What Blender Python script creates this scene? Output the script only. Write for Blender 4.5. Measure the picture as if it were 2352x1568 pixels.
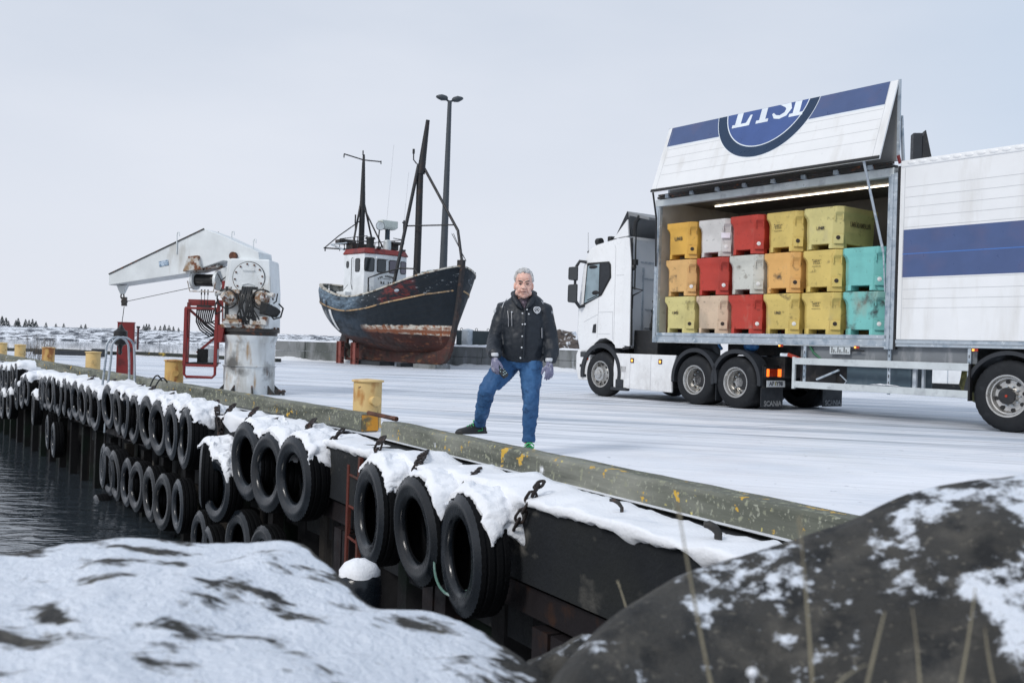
import bpy, math, random
from mathutils import Vector, Matrix, noise
for o in list(bpy.data.objects): bpy.data.objects.remove(o)
rnd = random.Random(7)
R = math.radians; PI = math.pi
V = Vector
scene = bpy.context.scene
COL = scene.collection
# ------------------------------------------------------------------ camera, sky, sun, exposure
EYE = 1.03; ROLL = R(1.8); PITCH = R(0.27); FPX = 2287.0      # focal length in pixels of a 2352 px wide picture
CAMROT = Matrix.Rotation(PI/2 + PITCH, 4, 'X') @ Matrix.Rotation(ROLL, 4, 'Z')
cd = bpy.data.cameras.new('camera'); cam = bpy.data.objects.new('camera', cd); COL.objects.link(cam)
cam.matrix_world = Matrix.Translation((0, 0, EYE)) @ CAMROT
cd.sensor_width = 36; cd.lens = 36*FPX/2352; cd.clip_end = 6000; cd.clip_start = 0.05
cd.dof.use_dof = True; cd.dof.focus_distance = 12.5; cd.dof.aperture_fstop = 4.2
scene.camera = cam
SUN_EL = R(38); SUN_AZ = R(-138)      # direction the light comes from, measured from +Y towards +X
W = bpy.data.worlds.new('World'); scene.world = W; W.use_nodes = True
wt = W.node_tree; wt.nodes.clear()
def wn(t, **k):
    n = wt.nodes.new(t)
    for a, b in k.items(): setattr(n, a, b)
    return n
sky = wn('ShaderNodeTexSky', sky_type='NISHITA', sun_disc=False, sun_elevation=SUN_EL, sun_rotation=SUN_AZ, air_density=1.0, dust_density=3.0)
tc = wn('ShaderNodeTexCoord'); mp = wn('ShaderNodeMapping'); mp.inputs['Scale'].default_value = (1.2, 1.2, 3.6)
nz = wn('ShaderNodeTexNoise'); nz.inputs['Scale'].default_value = 1.6; nz.inputs['Detail'].default_value = 5; nz.inputs['Roughness'].default_value = .52
cr = wn('ShaderNodeValToRGB')                       # overcast layer: thicker and thinner cloud
cr.color_ramp.elements[0].position = .34; cr.color_ramp.elements[0].color = (5.6, 6.3, 7.4, 1)
cr.color_ramp.elements[1].position = .72; cr.color_ramp.elements[1].color = (7.2, 7.65, 8.5, 1)
sx = wn('ShaderNodeSeparateXYZ'); mr = wn('ShaderNodeMapRange')
mr.inputs['From Min'].default_value = 0.0; mr.inputs['From Max'].default_value = .42; mr.inputs['To Min'].default_value = 0.0; mr.inputs['To Max'].default_value = 1.0
hz = wn('ShaderNodeMix', data_type='RGBA'); hz.inputs[6].default_value = (7.7, 8.0, 8.8, 1)
mx = wn('ShaderNodeMix', data_type='RGBA'); mx.inputs[0].default_value = .93
bg = wn('ShaderNodeBackground'); bg.inputs['Strength'].default_value = .095
wo = wn('ShaderNodeOutputWorld')
L = wt.links.new
L(tc.outputs['Generated'], mp.inputs[0]); L(mp.outputs[0], nz.inputs['Vector']); L(nz.outputs[0], cr.inputs[0])
L(tc.outputs['Generated'], sx.inputs[0]); L(sx.outputs[2], mr.inputs['Value']); L(mr.outputs[0], hz.inputs[0]); L(cr.outputs[0], hz.inputs[7])
rx = wn('ShaderNodeMapRange', interpolation_type='SMOOTHSTEP'); rx.inputs['From Min'].default_value = .18; rx.inputs['From Max'].default_value = .62; rx.inputs['To Max'].default_value = .7
thin = wn('ShaderNodeMix', data_type='RGBA'); thin.inputs[7].default_value = (4.9, 6.2, 7.9, 1)      # thinner, bluer cloud to the right
L(sx.outputs[0], rx.inputs['Value']); L(rx.outputs[0], thin.inputs[0]); L(hz.outputs[2], thin.inputs[6])
L(sky.outputs[0], mx.inputs[6]); L(thin.outputs[2], mx.inputs[7]); L(mx.outputs[2], bg.inputs[0]); L(bg.outputs[0], wo.inputs[0])
sl = bpy.data.lights.new('sun', 'SUN'); sl.energy = 1.5; sl.angle = R(14); sl.color = (1, .97, .93)
so = bpy.data.objects.new('sun', sl); COL.objects.link(so); so.location = (-20, -20, 40)
sd = V((math.sin(SUN_AZ)*math.cos(SUN_EL), math.cos(SUN_AZ)*math.cos(SUN_EL), math.sin(SUN_EL)))
so.rotation_euler = sd.to_track_quat('Z', 'Y').to_euler()
vs = scene.view_settings; vs.view_transform = 'Standard'; vs.look = 'None'; vs.exposure = 0.16; vs.gamma = 1
scene.cycles.max_bounces = 6
# ------------------------------------------------------------------ measuring helpers: points on real planes
def ray(x, y): return CAMROT.to_3x3() @ V((x-1176.0, 784.0-y, -FPX))
def at(x, y, Y): d = ray(x, y); return V((0, 0, EYE)) + d*(Y/d.y)
def gz(x, y, z=0.0): d = ray(x, y); return V((0, 0, EYE)) + d*((z-EYE)/d.z)
# ------------------------------------------------------------------ mesh helper
class G:
    def __init__(s, M=None): s.v = []; s.f = []; s.M = M or Matrix(); s.uv = None; s.mi = []; s.cur = 0
    def add(s, vs, fs, M=None):
        m = s.M @ M if M is not None else s.M
        b = len(s.v); s.v += [m @ V(p) for p in vs]; s.f += [tuple(b+i for i in f) for f in fs]; s.mi += [s.cur]*len(fs)
        return s
    def box(s, c, d, M=None, taper=1.0):
        x, y, z = d[0]/2, d[1]/2, d[2]/2
        vs = [(sx_*x*(taper if k else 1), sy*y*(taper if k else 1), (z if k else -z)) for k in (0, 1) for sx_, sy in ((-1, -1), (1, -1), (1, 1), (-1, 1))]
        m = Matrix.Translation(c) @ (M if M is not None else Matrix())
        return s.add(vs, [(3, 2, 1, 0), (4, 5, 6, 7), (0, 1, 5, 4), (1, 2, 6, 5), (2, 3, 7, 6), (3, 0, 4, 7)], m)
    def bb(s, a, b):
        return s.box([(a[i]+b[i])/2 for i in range(3)], [abs(b[i]-a[i]) for i in range(3)])
    def bar(s, p, q, w, h, up=(0, 0, 1)):
        p, q = V(p), V(q); d = q-p; l = d.length; x = d.normalized(); u = V(up)
        if abs(x.dot(u)) > .98: u = V((0, 1, 0))
        y = u.cross(x).normalized(); z = x.cross(y)
        m = Matrix((x, y, z)).transposed().to_4x4(); m.translation = (p+q)/2
        return s.box((0, 0, 0), (l, w, h), None) if False else s._bm(m, l, w, h)
    def _bm(s, m, l, w, h):
        x, y, z = l/2, w/2, h/2
        vs = [(a*x, b*y, c*z) for c in (-1, 1) for a, b in ((-1, -1), (1, -1), (1, 1), (-1, 1))]
        return s.add(vs, [(3, 2, 1, 0), (4, 5, 6, 7), (0, 1, 5, 4), (1, 2, 6, 5), (2, 3, 7, 6), (3, 0, 4, 7)], m)
    def cyl(s, p, q, r, r2=None, n=16, caps=True):
        p, q = V(p), V(q); r2 = r if r2 is None else r2
        z = (q-p).normalized(); u = V((0, 0, 1)) if abs(z.z) < .9 else V((1, 0, 0))
        x = u.cross(z).normalized(); y = z.cross(x)
        vs = []
        for c, rr in ((p, r), (q, r2)):
            vs += [c + x*(rr*math.cos(2*PI*i/n)) + y*(rr*math.sin(2*PI*i/n)) for i in range(n)]
        fs = [(i, (i+1) % n, n+(i+1) % n, n+i) for i in range(n)]
        if caps: fs += [tuple(range(n-1, -1, -1)), tuple(range(n, 2*n))]
        return s.add(vs, fs)
    def tube(s, pts, r, n=8, closed=False, caps=True):
        pts = [V(p) for p in pts]; k = len(pts); rs = r if isinstance(r, (list, tuple)) else [r]*k
        vs = []; u = None
        for i in range(k):
            if closed: d = pts[(i+1) % k]-pts[i-1]
            else: d = pts[min(i+1, k-1)]-pts[max(i-1, 0)]
            d.normalize()
            if u is None: u = V((0, 0, 1)) if abs(d.z) < .9 else V((1, 0, 0))
            x = (u - d*u.dot(d)).normalized(); y = d.cross(x); u = x
            vs += [pts[i] + x*(rs[i]*math.cos(2*PI*j/n)) + y*(rs[i]*math.sin(2*PI*j/n)) for j in range(n)]
        fs = []
        for i in range(k if closed else k-1):
            a, b = i*n, ((i+1) % k)*n
            fs += [(a+j, a+(j+1) % n, b+(j+1) % n, b+j) for j in range(n)]
        if caps and not closed: fs += [tuple(range(n-1, -1, -1)), tuple((k-1)*n+j for j in range(n))]
        return s.add(vs, fs)
    def lathe(s, prof, n=24, M=None, closed=False, caps=False, mod=None):      # profile (r, z) round local Z
        vs = []; m = len(prof)
        for i in range(n):
            c, q = math.cos(2*PI*i/n), math.sin(2*PI*i/n)
            for j, (r, z) in enumerate(prof):
                rr = r + (mod(i, j) if mod else 0); vs.append((rr*c, rr*q, z))
        fs = []
        for i in range(n):
            a, b = i*m, ((i+1) % n)*m
            for j in range(m if closed else m-1):
                k = (j+1) % m; fs.append((a+j, b+j, b+k, a+k))
        if caps: fs += [tuple(i*m for i in range(n-1, -1, -1)), tuple(i*m+m-1 for i in range(n))]
        return s.add(vs, fs, M)
    def loft(s, rings, cap=True, closed=True, M=None):
        n = len(rings[0]); vs = [p for r in rings for p in r]; fs = []
        for i in range(len(rings)-1):
            for j in range(n if closed else n-1):
                k = (j+1) % n; fs.append((i*n+j, i*n+k, (i+1)*n+k, (i+1)*n+j))
        if cap: fs += [tuple(range(n-1, -1, -1)), tuple((len(rings)-1)*n+j for j in range(n))]
        return s.add(vs, fs, M)
    def prism(s, poly, h0, h1, M=None):             # polygon in local XY, extruded along local Z
        n = len(poly); a = sum(poly[i][0]*poly[(i+1) % n][1]-poly[(i+1) % n][0]*poly[i][1] for i in range(n))
        if a < 0: poly = poly[::-1]
        return s.loft([[(x, y, h0) for x, y in poly], [(x, y, h1) for x, y in poly]], M=M)
    def ball(s, c, r, n=14, m=9, M=None, e=None):
        r = r if isinstance(r, (tuple, list)) else (r, r, r); vs = []; fs = []
        vs.append((0, 0, -1))
        for i in range(1, m):
            a = -PI/2+PI*i/m
            vs += [(math.cos(a)*math.cos(2*PI*j/n), math.cos(a)*math.sin(2*PI*j/n), math.sin(a)) for j in range(n)]
        vs.append((0, 0, 1))
        fs += [(0, 1+(j+1) % n, 1+j) for j in range(n)]
        for i in range(m-2):
            for j in range(n):
                a = 1+i*n; k = (j+1) % n; fs.append((a+j, a+k, a+n+k, a+n+j))
        t = len(vs)-1; a = 1+(m-2)*n
        fs += [(a+j, a+(j+1) % n, t) for j in range(n)]
        mm = Matrix.Translation(c) @ (M if M is not None else Matrix()) @ Matrix.Diagonal((r[0], r[1], r[2], 1))
        return s.add(vs, fs, mm)
    def grid(s, nu, nv, fn):
        vs = [fn(i/(nu-1), j/(nv-1)) for i in range(nu) for j in range(nv)]
        return s.add(vs, [(i*nv+j, (i+1)*nv+j, (i+1)*nv+j+1, i*nv+j+1) for i in range(nu-1) for j in range(nv-1)])
    def build(s, name, mat, parent=None, smooth=None, bevel=0, loc=None, **props):
        me = bpy.data.meshes.new(name); me.from_pydata([tuple(p) for p in s.v], [], s.f); me.validate()
        for m in (mat if isinstance(mat, (list, tuple)) else [mat]): me.materials.append(m)
        if len(s.mi) == len(me.polygons) and any(s.mi): me.polygons.foreach_set('material_index', s.mi)
        if smooth is not None:
            me.shade_smooth()
            if smooth < 180: me.set_sharp_from_angle(angle=R(smooth))
        o = bpy.data.objects.new(name, me); COL.objects.link(o)
        if parent is not None:
            o.parent = parent
            if 'fo' in parent: o.location = -V(parent['fo'])
        if loc is not None: o.location = V(loc)
        if bevel:
            b = o.modifiers.new('bevel', 'BEVEL'); b.width = bevel; b.segments = 2; b.limit_method = 'ANGLE'; b.angle_limit = R(40); b.harden_normals = False
        for k, x in props.items(): o[k] = x
        return o
def tag(o, label=None, cat=None, group=None, kind=None):
    if label: o['label'] = label
    if cat: o['category'] = cat
    if group: o['group'] = group
    if kind: o['kind'] = kind
    return o
def empty(name, loc=(0, 0, 0), rz=0.0, fo=None, label=None, cat=None, group=None):
    o = bpy.data.objects.new(name, None); COL.objects.link(o); o.empty_display_size = .2
    o.rotation_euler = (0, 0, rz); o.location = V(loc)
    if fo is not None: o['fo'] = list(fo); o.location = V(loc) + Matrix.Rotation(rz, 3, 'Z') @ V(fo)
    return tag(o, label, cat, group)
def copy_tree(o, parent=None):
    c = o.copy(); COL.objects.link(c)
    if parent is not None: c.parent = parent
    for ch in list(o.children): copy_tree(ch, c)
    return c
def text_mesh(txt, size, depth=.002, align='CENTER', shear=0.0, bold=0.0, sx=1.0):
    c = bpy.data.curves.new('txt', 'FONT'); c.body = txt; c.size = size; c.extrude = depth; c.align_x = align; c.align_y = 'CENTER'; c.shear = shear; c.offset = bold; c.resolution_u = 3
    o = bpy.data.objects.new('txt', c); COL.objects.link(o)
    dg = bpy.context.evaluated_depsgraph_get(); me = bpy.data.meshes.new_from_object(o.evaluated_get(dg))
    vs = [V((p.co.x*sx, p.co.y, p.co.z)) for p in me.vertices]; fs = [tuple(p.vertices) for p in me.polygons]
    bpy.data.objects.remove(o); bpy.data.curves.remove(c); bpy.data.meshes.remove(me)
    return vs, fs
def frame(o, x, y):                     # matrix with local X=x, Y=y at o
    x = V(x).normalized(); z = x.cross(V(y)).normalized(); y = z.cross(x)
    m = Matrix((x, y, z)).transposed().to_4x4(); m.translation = V(o); return m
def sstep(a, b, x):
    t = max(0, min(1, (x-a)/(b-a))); return t*t*(3-2*t)
def lerp_tab(tab, x):
    if x <= tab[0][0]: return tab[0][1]
    for (a, p), (b, q) in zip(tab, tab[1:]):
        if x <= b: return p+(q-p)*(x-a)/(b-a)
    return tab[-1][1]
def smooth_tab(tab, x):                 # Catmull-Rom style interpolation
    n = len(tab)
    if x <= tab[0][0]: return tab[0][1]
    if x >= tab[-1][0]: return tab[-1][1]
    for i in range(n-1):
        a, p = tab[i]; b, q = tab[i+1]
        if x <= b:
            h = b-a; t = (x-a)/h
            m0 = (q-tab[i-1][1])/(b-tab[i-1][0]) if i > 0 else (q-p)/h
            m1 = (tab[i+2][1]-p)/(tab[i+2][0]-a) if i < n-2 else (q-p)/h
            return (2*t**3-3*t*t+1)*p+(t**3-2*t*t+t)*h*m0+(-2*t**3+3*t*t)*q+(t**3-t*t)*h*m1
def nz3(p, s=1.0, o=0.0): return noise.noise(V((p[0]*s+o, p[1]*s+o*1.7, p[2]*s-o)))
def fbm(p, s=1.0, o=0.0, k=4): return noise.fractal(V((p[0]*s+o, p[1]*s+o*1.3, p[2]*s-o)), 1.0, 2.0, k)
# ------------------------------------------------------------------ materials
MATS = {}
def pm(name, col, layers=(), rough=.55, metal=0.0, bump=0.0, bscale=20.0, spec=.5, coat=0.0, var=.12, vscale=3.0, rvar=.15, emit=None, bstretch=(1, 1, 1), trans=0.0, sss=0.0, grime=None, rnd_v=0.0):
    """base colour + noise-masked layers (colour, scale, lo, hi, stretch, roughness)"""
    m = bpy.data.materials.new(name); m.use_nodes = True; nt = m.node_tree; N = nt.nodes.new; K = nt.links.new
    bs = nt.nodes['Principled BSDF']; t = N('ShaderNodeTexCoord')
    oi = N('ShaderNodeObjectInfo'); vm = N('ShaderNodeVectorMath'); vm.operation = 'MULTIPLY_ADD'
    vm.inputs[1].default_value = (1, 1, 1); ml = N('ShaderNodeMath'); ml.operation = 'MULTIPLY'; ml.inputs[1].default_value = 17.0
    K(oi.outputs['Random'], ml.inputs[0]); K(t.outputs['Object'], vm.inputs[0]); K(ml.outputs[0], vm.inputs[2]); vec = vm.outputs[0]
    def nse(scale, stretch, detail=6, rgh=.55):
        mpn = N('ShaderNodeMapping'); mpn.inputs['Scale'].default_value = tuple(scale*q for q in stretch)
        n_ = N('ShaderNodeTexNoise'); n_.inputs['Scale'].default_value = 1; n_.inputs['Detail'].default_value = detail; n_.inputs['Roughness'].default_value = rgh
        K(vec, mpn.inputs[0]); K(mpn.outputs[0], n_.inputs['Vector']); return n_.outputs[0]
    v0 = nse(vscale, (1, 1, 1)); hs = N('ShaderNodeHueSaturation'); hs.inputs['Color'].default_value = (*col, 1)
    m1 = N('ShaderNodeMapRange'); m1.inputs['From Min'].default_value = .25; m1.inputs['From Max'].default_value = .75
    m1.inputs['To Min'].default_value = 1-var; m1.inputs['To Max'].default_value = 1+var; K(v0, m1.inputs[0]); K(m1.outputs[0], hs.inputs['Value'])
    c = hs.outputs[0]
    m2 = N('ShaderNodeMapRange'); m2.inputs['From Min'].default_value = .3; m2.inputs['From Max'].default_value = .7
    m2.inputs['To Min'].default_value = max(0, rough-rvar); m2.inputs['To Max'].default_value = min(1, rough+rvar); K(nse(vscale*2.3, (1, 1, 1)), m2.inputs[0]); r = m2.outputs[0]
    for ly in layers:
        lc, ls, lo, hi = ly[:4]; st = ly[4] if len(ly) > 4 else (1, 1, 1); lr = ly[5] if len(ly) > 5 else None
        mk = N('ShaderNodeMapRange'); mk.inputs['From Min'].default_value = lo; mk.inputs['From Max'].default_value = hi; K(nse(ls, st), mk.inputs[0])
        mi = N('ShaderNodeMix'); mi.data_type = 'RGBA'; K(mk.outputs[0], mi.inputs[0]); K(c, mi.inputs[6]); mi.inputs[7].default_value = (*lc, 1); c = mi.outputs[2]
        if lr is not None:
            mf = N('ShaderNodeMix'); K(mk.outputs[0], mf.inputs[0]); K(r, mf.inputs[2]); mf.inputs[3].default_value = lr; r = mf.outputs[0]
    if grime:                       # road salt and spray that thins out upwards: (z at full strength, z where it ends, colour, amount)
        gs = N('ShaderNodeSeparateXYZ'); K(t.outputs['Object'], gs.inputs[0]); gk = N('ShaderNodeMapRange'); gk.inputs['From Min'].default_value = grime[1]; gk.inputs['From Max'].default_value = grime[0]; gk.inputs['To Max'].default_value = grime[3]; K(gs.outputs[2], gk.inputs[0])
        gn = N('ShaderNodeMapRange'); gn.inputs['From Min'].default_value = .35; gn.inputs['From Max'].default_value = .65; K(nse(5, (1, 1, .6), 8, .65), gn.inputs[0])
        gm = N('ShaderNodeMath'); gm.operation = 'MULTIPLY'; K(gk.outputs[0], gm.inputs[0]); K(gn.outputs[0], gm.inputs[1]); gx = N('ShaderNodeMix'); gx.data_type = 'RGBA'; K(gm.outputs[0], gx.inputs[0]); K(c, gx.inputs[6]); gx.inputs[7].default_value = (*grime[2], 1); c = gx.outputs[2]
    if rnd_v:
        rv = N('ShaderNodeMapRange'); rv.inputs['To Min'].default_value = 1-rnd_v; rv.inputs['To Max'].default_value = 1+rnd_v; K(oi.outputs['Random'], rv.inputs[0]); rh = N('ShaderNodeHueSaturation'); K(c, rh.inputs['Color']); K(rv.outputs[0], rh.inputs['Value']); c = rh.outputs[0]
    K(c, bs.inputs['Base Color']); K(r, bs.inputs['Roughness']); bs.inputs['Metallic'].default_value = metal
    bs.inputs['Specular IOR Level'].default_value = spec; bs.inputs['Coat Weight'].default_value = coat; bs.inputs['Coat Roughness'].default_value = .08
    if trans: bs.inputs['Transmission Weight'].default_value = trans
    if sss: bs.inputs['Subsurface Weight'].default_value = sss; bs.inputs['Subsurface Radius'].default_value = (.01, .004, .003)
    if emit: bs.inputs['Emission Color'].default_value = (*emit[0], 1); bs.inputs['Emission Strength'].default_value = emit[1]
    if bump:
        bn = N('ShaderNodeBump'); bn.inputs['Strength'].default_value = bump; bn.inputs['Distance'].default_value = .02
        K(nse(bscale, bstretch, 8, .6), bn.inputs['Height']); K(bn.outputs[0], bs.inputs['Normal'])
    m['c'] = 1; MATS[name] = m; return m
def nodes(m): return m.node_tree, m.node_tree.nodes.new, m.node_tree.links.new, m.node_tree.nodes['Principled BSDF']
RUST = (.16, .055, .022); RUSTD = (.06, .025, .015)
m_snow = pm('snow', (.83, .85, .89), [((.66, .70, .77), 3.5, .56, .74)], rough=.6, bump=.45, bscale=50, var=.03, sss=.0, spec=.3)
m_tread = pm('dull tread rubber', (.0045, .005, .006), rough=.85, bump=.3, bscale=50, spec=.12)
m_rubber = pm('wet rubber', (.007, .010, .0145), [((.016, .021, .028), 3, .52, .72)], rough=.24, rvar=.12, bump=.08, bscale=40, vscale=5, spec=.42, rnd_v=.55)
m_tyre = pm('road tyre rubber', (.011, .0125, .015), [((.028, .03, .034), 7, .58, .8)], rough=.65, spec=.3, bump=.2, bscale=60)
m_conc = pm('dark wet concrete', (.015, .017, .02), [((.11, .105, .095), 2.2, .6, .68, (1, 1, 1.6)), ((.02, .022, .022), 1.1, .5, .7)], spec=.22, rough=.8, bump=.5, bscale=30)
m_concg = pm('grey concrete', (.2, .21, .215), [((.09, .1, .095), 1.6, .48, .62, (1, 1, .25)), ((.3, .32, .34), 2.5, .6, .72, (1, 1, .3))], rough=.8, bump=.4, bscale=25)
m_pile = pm('sheet pile steel', (.010, .010, .011), [((.04, .035, .03), 1.6, .56, .7, (1, 1, .12)), ((.008, .016, .011), 1.0, .5, .65)], spec=.18, rough=.7, bump=.4, bscale=18)
m_steeld = pm('dark painted steel', (.015, .0125, .014), [((.04, .02, .013), 4, .55, .7)], spec=.2, rough=.6, bump=.2)
m_wood = pm('weathered green timber', (.115, .122, .098), [((.23, .235, .2), 3, .48, .66, (.25, 1, 1)), ((.035, .04, .03), 5, .52, .68, (.10, 1, 1)), ((.27, .28, .2), 16, .58, .66), ((.58, .36, .05), 6.5, .645, .665), ((.50, .44, .15), 19, .675, .70), ((.30, .31, .25), 30, .60, .66), ((.75, .77, .8), 2.1, .67, .70)], rough=.85, bump=.7, bscale=14, bstretch=(.12, 1, 1))
m_chain = pm('rusty chain', (.016, .011, .01), [((.07, .028, .016), 9, .58, .72)], rough=.7, bump=.5, bscale=60)
m_rust = pm('rusty steel', (.12, .05, .03), [(RUSTD, 8, .45, .62), ((.3, .13, .06), 14, .6, .7)], rough=.8, bump=.5, bscale=40)
m_ladder = pm('rusty red ladder', (.10, .018, .010), [(RUSTD, 5, .5, .65)], rough=.75, bump=.3)
m_bol = pm('ochre bollard paint', (.66, .47, .20), [((.42, .2, .05), 4.0, .60, .70, (1, 1, .5)), (RUSTD, 9, .67, .70)], rough=.55, bump=.15)
m_bol2 = pm('rust streaked ochre paint', (.58, .37, .12), [((.3, .11, .03), 5.0, .48, .62, (1, 1, .25)), (RUSTD, 9, .64, .68)], rough=.6, bump=.2)
m_redp = pm('red oxide paint', (.2, .017, .016), [((.1, .012, .012), 3, .55, .7)], rough=.45)
m_crw = pm('crane white paint', (.70, .735, .75), [((.40, .38, .34), 3, .63, .8, (1, 1, .25)), (RUST, 6, .72, .76, (1, 1, .35))], rough=.45, bump=.08)
m_crr = pm('rusting white paint', (.55, .55, .53), [((.3, .2, .12), 7, .46, .6), (RUST, 9, .53, .6), (RUSTD, 13, .6, .66)], rough=.65, bump=.3)
m_pedestal = pm('grimy pedestal paint', (.66, .69, .70), [((.36, .35, .32), 3.2, .50, .72, (1, 1, .22)), ((.36, .24, .13), 7, .56, .70, (1, 1, .18)), (RUST, 8, .66, .72, (1, 1, .25)), ((.13, .13, .125), 1.9, .56, .70)], rough=.5, bump=.08)
m_blk = pm('black rubber hose', (.012, .013, .014), rough=.45)
m_grease = pm('greasy dark steel', (.03, .028, .026), [(RUST, 9, .58, .68)], rough=.45, bump=.4)
m_galv = pm('galvanised steel', (.40, .45, .50), [((.2, .26, .32), 6, .5, .68), ((.62, .67, .7), 11, .58, .7)], rough=.42, metal=.25, bump=.08)
m_alu = pm('aluminium', (.58, .62, .63), [((.4, .43, .45), 5, .52, .7)], rough=.4, metal=.3)
m_chrome = pm('polished alloy rim', (.55, .54, .52), [((.22, .2, .17), 8, .58, .75)], rough=.28, metal=.85)
m_glass = pm('dark window glass', (.02, .026, .03), rough=.06, spec=.8, rvar=.03)
m_gasket = pm('black gasket', (.01, .01, .011), rough=.5)
# ================================================================== SETTING
eR = V((-.4965, .868, 0)).normalized(); R0 = V((-1.396, 10.79, 0)); nR = V((-eR.y, eR.x, 0))     # nR, nL point to the water
eL = V((-.572, .820, 0)).normalized(); L0 = V((-1.684, 11.29, 0)); nL = V((-eL.y, eL.x, 0))
def meet(offR, offL):       # point where the two offset quay lines cross
    p, q = R0+nR*offR, L0+nL*offL; d = q-p; den = eR.x*eL.y-eR.y*eL.x
    return p + eR*((d.x*eL.y-d.y*eL.x)/den)
def quay_path(off, z=0.0):
    m = meet(off, off); a = R0+nR*off-eR*15.5; b = L0+nL*off+eL*62
    return [V((p.x, p.y, z)) for p in (a, m, b)]
def onq(x, off, left):      # the point on an offset quay line seen in picture column x
    d = ray(x, 790); P, e, n = (L0, eL, nL) if left else (R0, eR, nR); p = P+n*off
    t = (p.x*e.y-p.y*e.x)/(d.x*e.y-d.y*e.x); return V((d.x*t, d.y*t, 0))
# --- water
WZ = -2.0
def water_mat():
    m = pm('harbour water', (.035, .045, .055), rough=.05, rvar=.02, spec=.5)
    nt, N, K, b = nodes(m); t = N('ShaderNodeTexCoord'); mpn = N('ShaderNodeMapping'); mpn.inputs['Rotation'].default_value = (0, 0, R(-14)); mpn.inputs['Scale'].default_value = (1.3, 3.8, 1)
    a = N('ShaderNodeTexNoise'); a.inputs['Scale'].default_value = .95; a.inputs['Detail'].default_value = 4; a.inputs['Roughness'].default_value = .45; a.inputs['Distortion'].default_value = .5
    m2 = N('ShaderNodeMapping'); m2.inputs['Scale'].default_value = (.5, .9, 1); a2 = N('ShaderNodeTexNoise'); a2.inputs['Scale'].default_value = .5; a2.inputs['Detail'].default_value = 2
    ad = N('ShaderNodeMath'); ad.operation = 'ADD'; bp = N('ShaderNodeBump'); b.inputs['IOR'].default_value = 2.3; bp.inputs['Strength'].default_value = 1.0; bp.inputs['Distance'].default_value = .04
    K(t.outputs['Object'], mpn.inputs[0]); K(mpn.outputs[0], a.inputs['Vector']); K(t.outputs['Object'], m2.inputs[0]); K(m2.outputs[0], a2.inputs['Vector'])
    K(a.outputs[0], ad.inputs[0]); K(a2.outputs[0], ad.inputs[1]); sw = N('ShaderNodeSeparateXYZ'); mw = N('ShaderNodeMapRange'); mw.inputs['From Min'].default_value = 36; mw.inputs['From Max'].default_value = 60; mw.inputs['To Min'].default_value = 1; mw.inputs['To Max'].default_value = .008
    K(t.outputs['Object'], sw.inputs[0]); K(sw.outputs[1], mw.inputs[0]); K(mw.outputs[0], bp.inputs['Strength']); K(ad.outputs[0], bp.inputs['Height']); K(bp.outputs[0], b.inputs['Normal']); return m
g = G(); g.add([(-900, -60, WZ), (60, -60, WZ), (60, 1500, WZ), (-900, 1500, WZ)], [(0, 1, 2, 3)])
tag(g.build('water', water_mat()), kind='structure')
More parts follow.
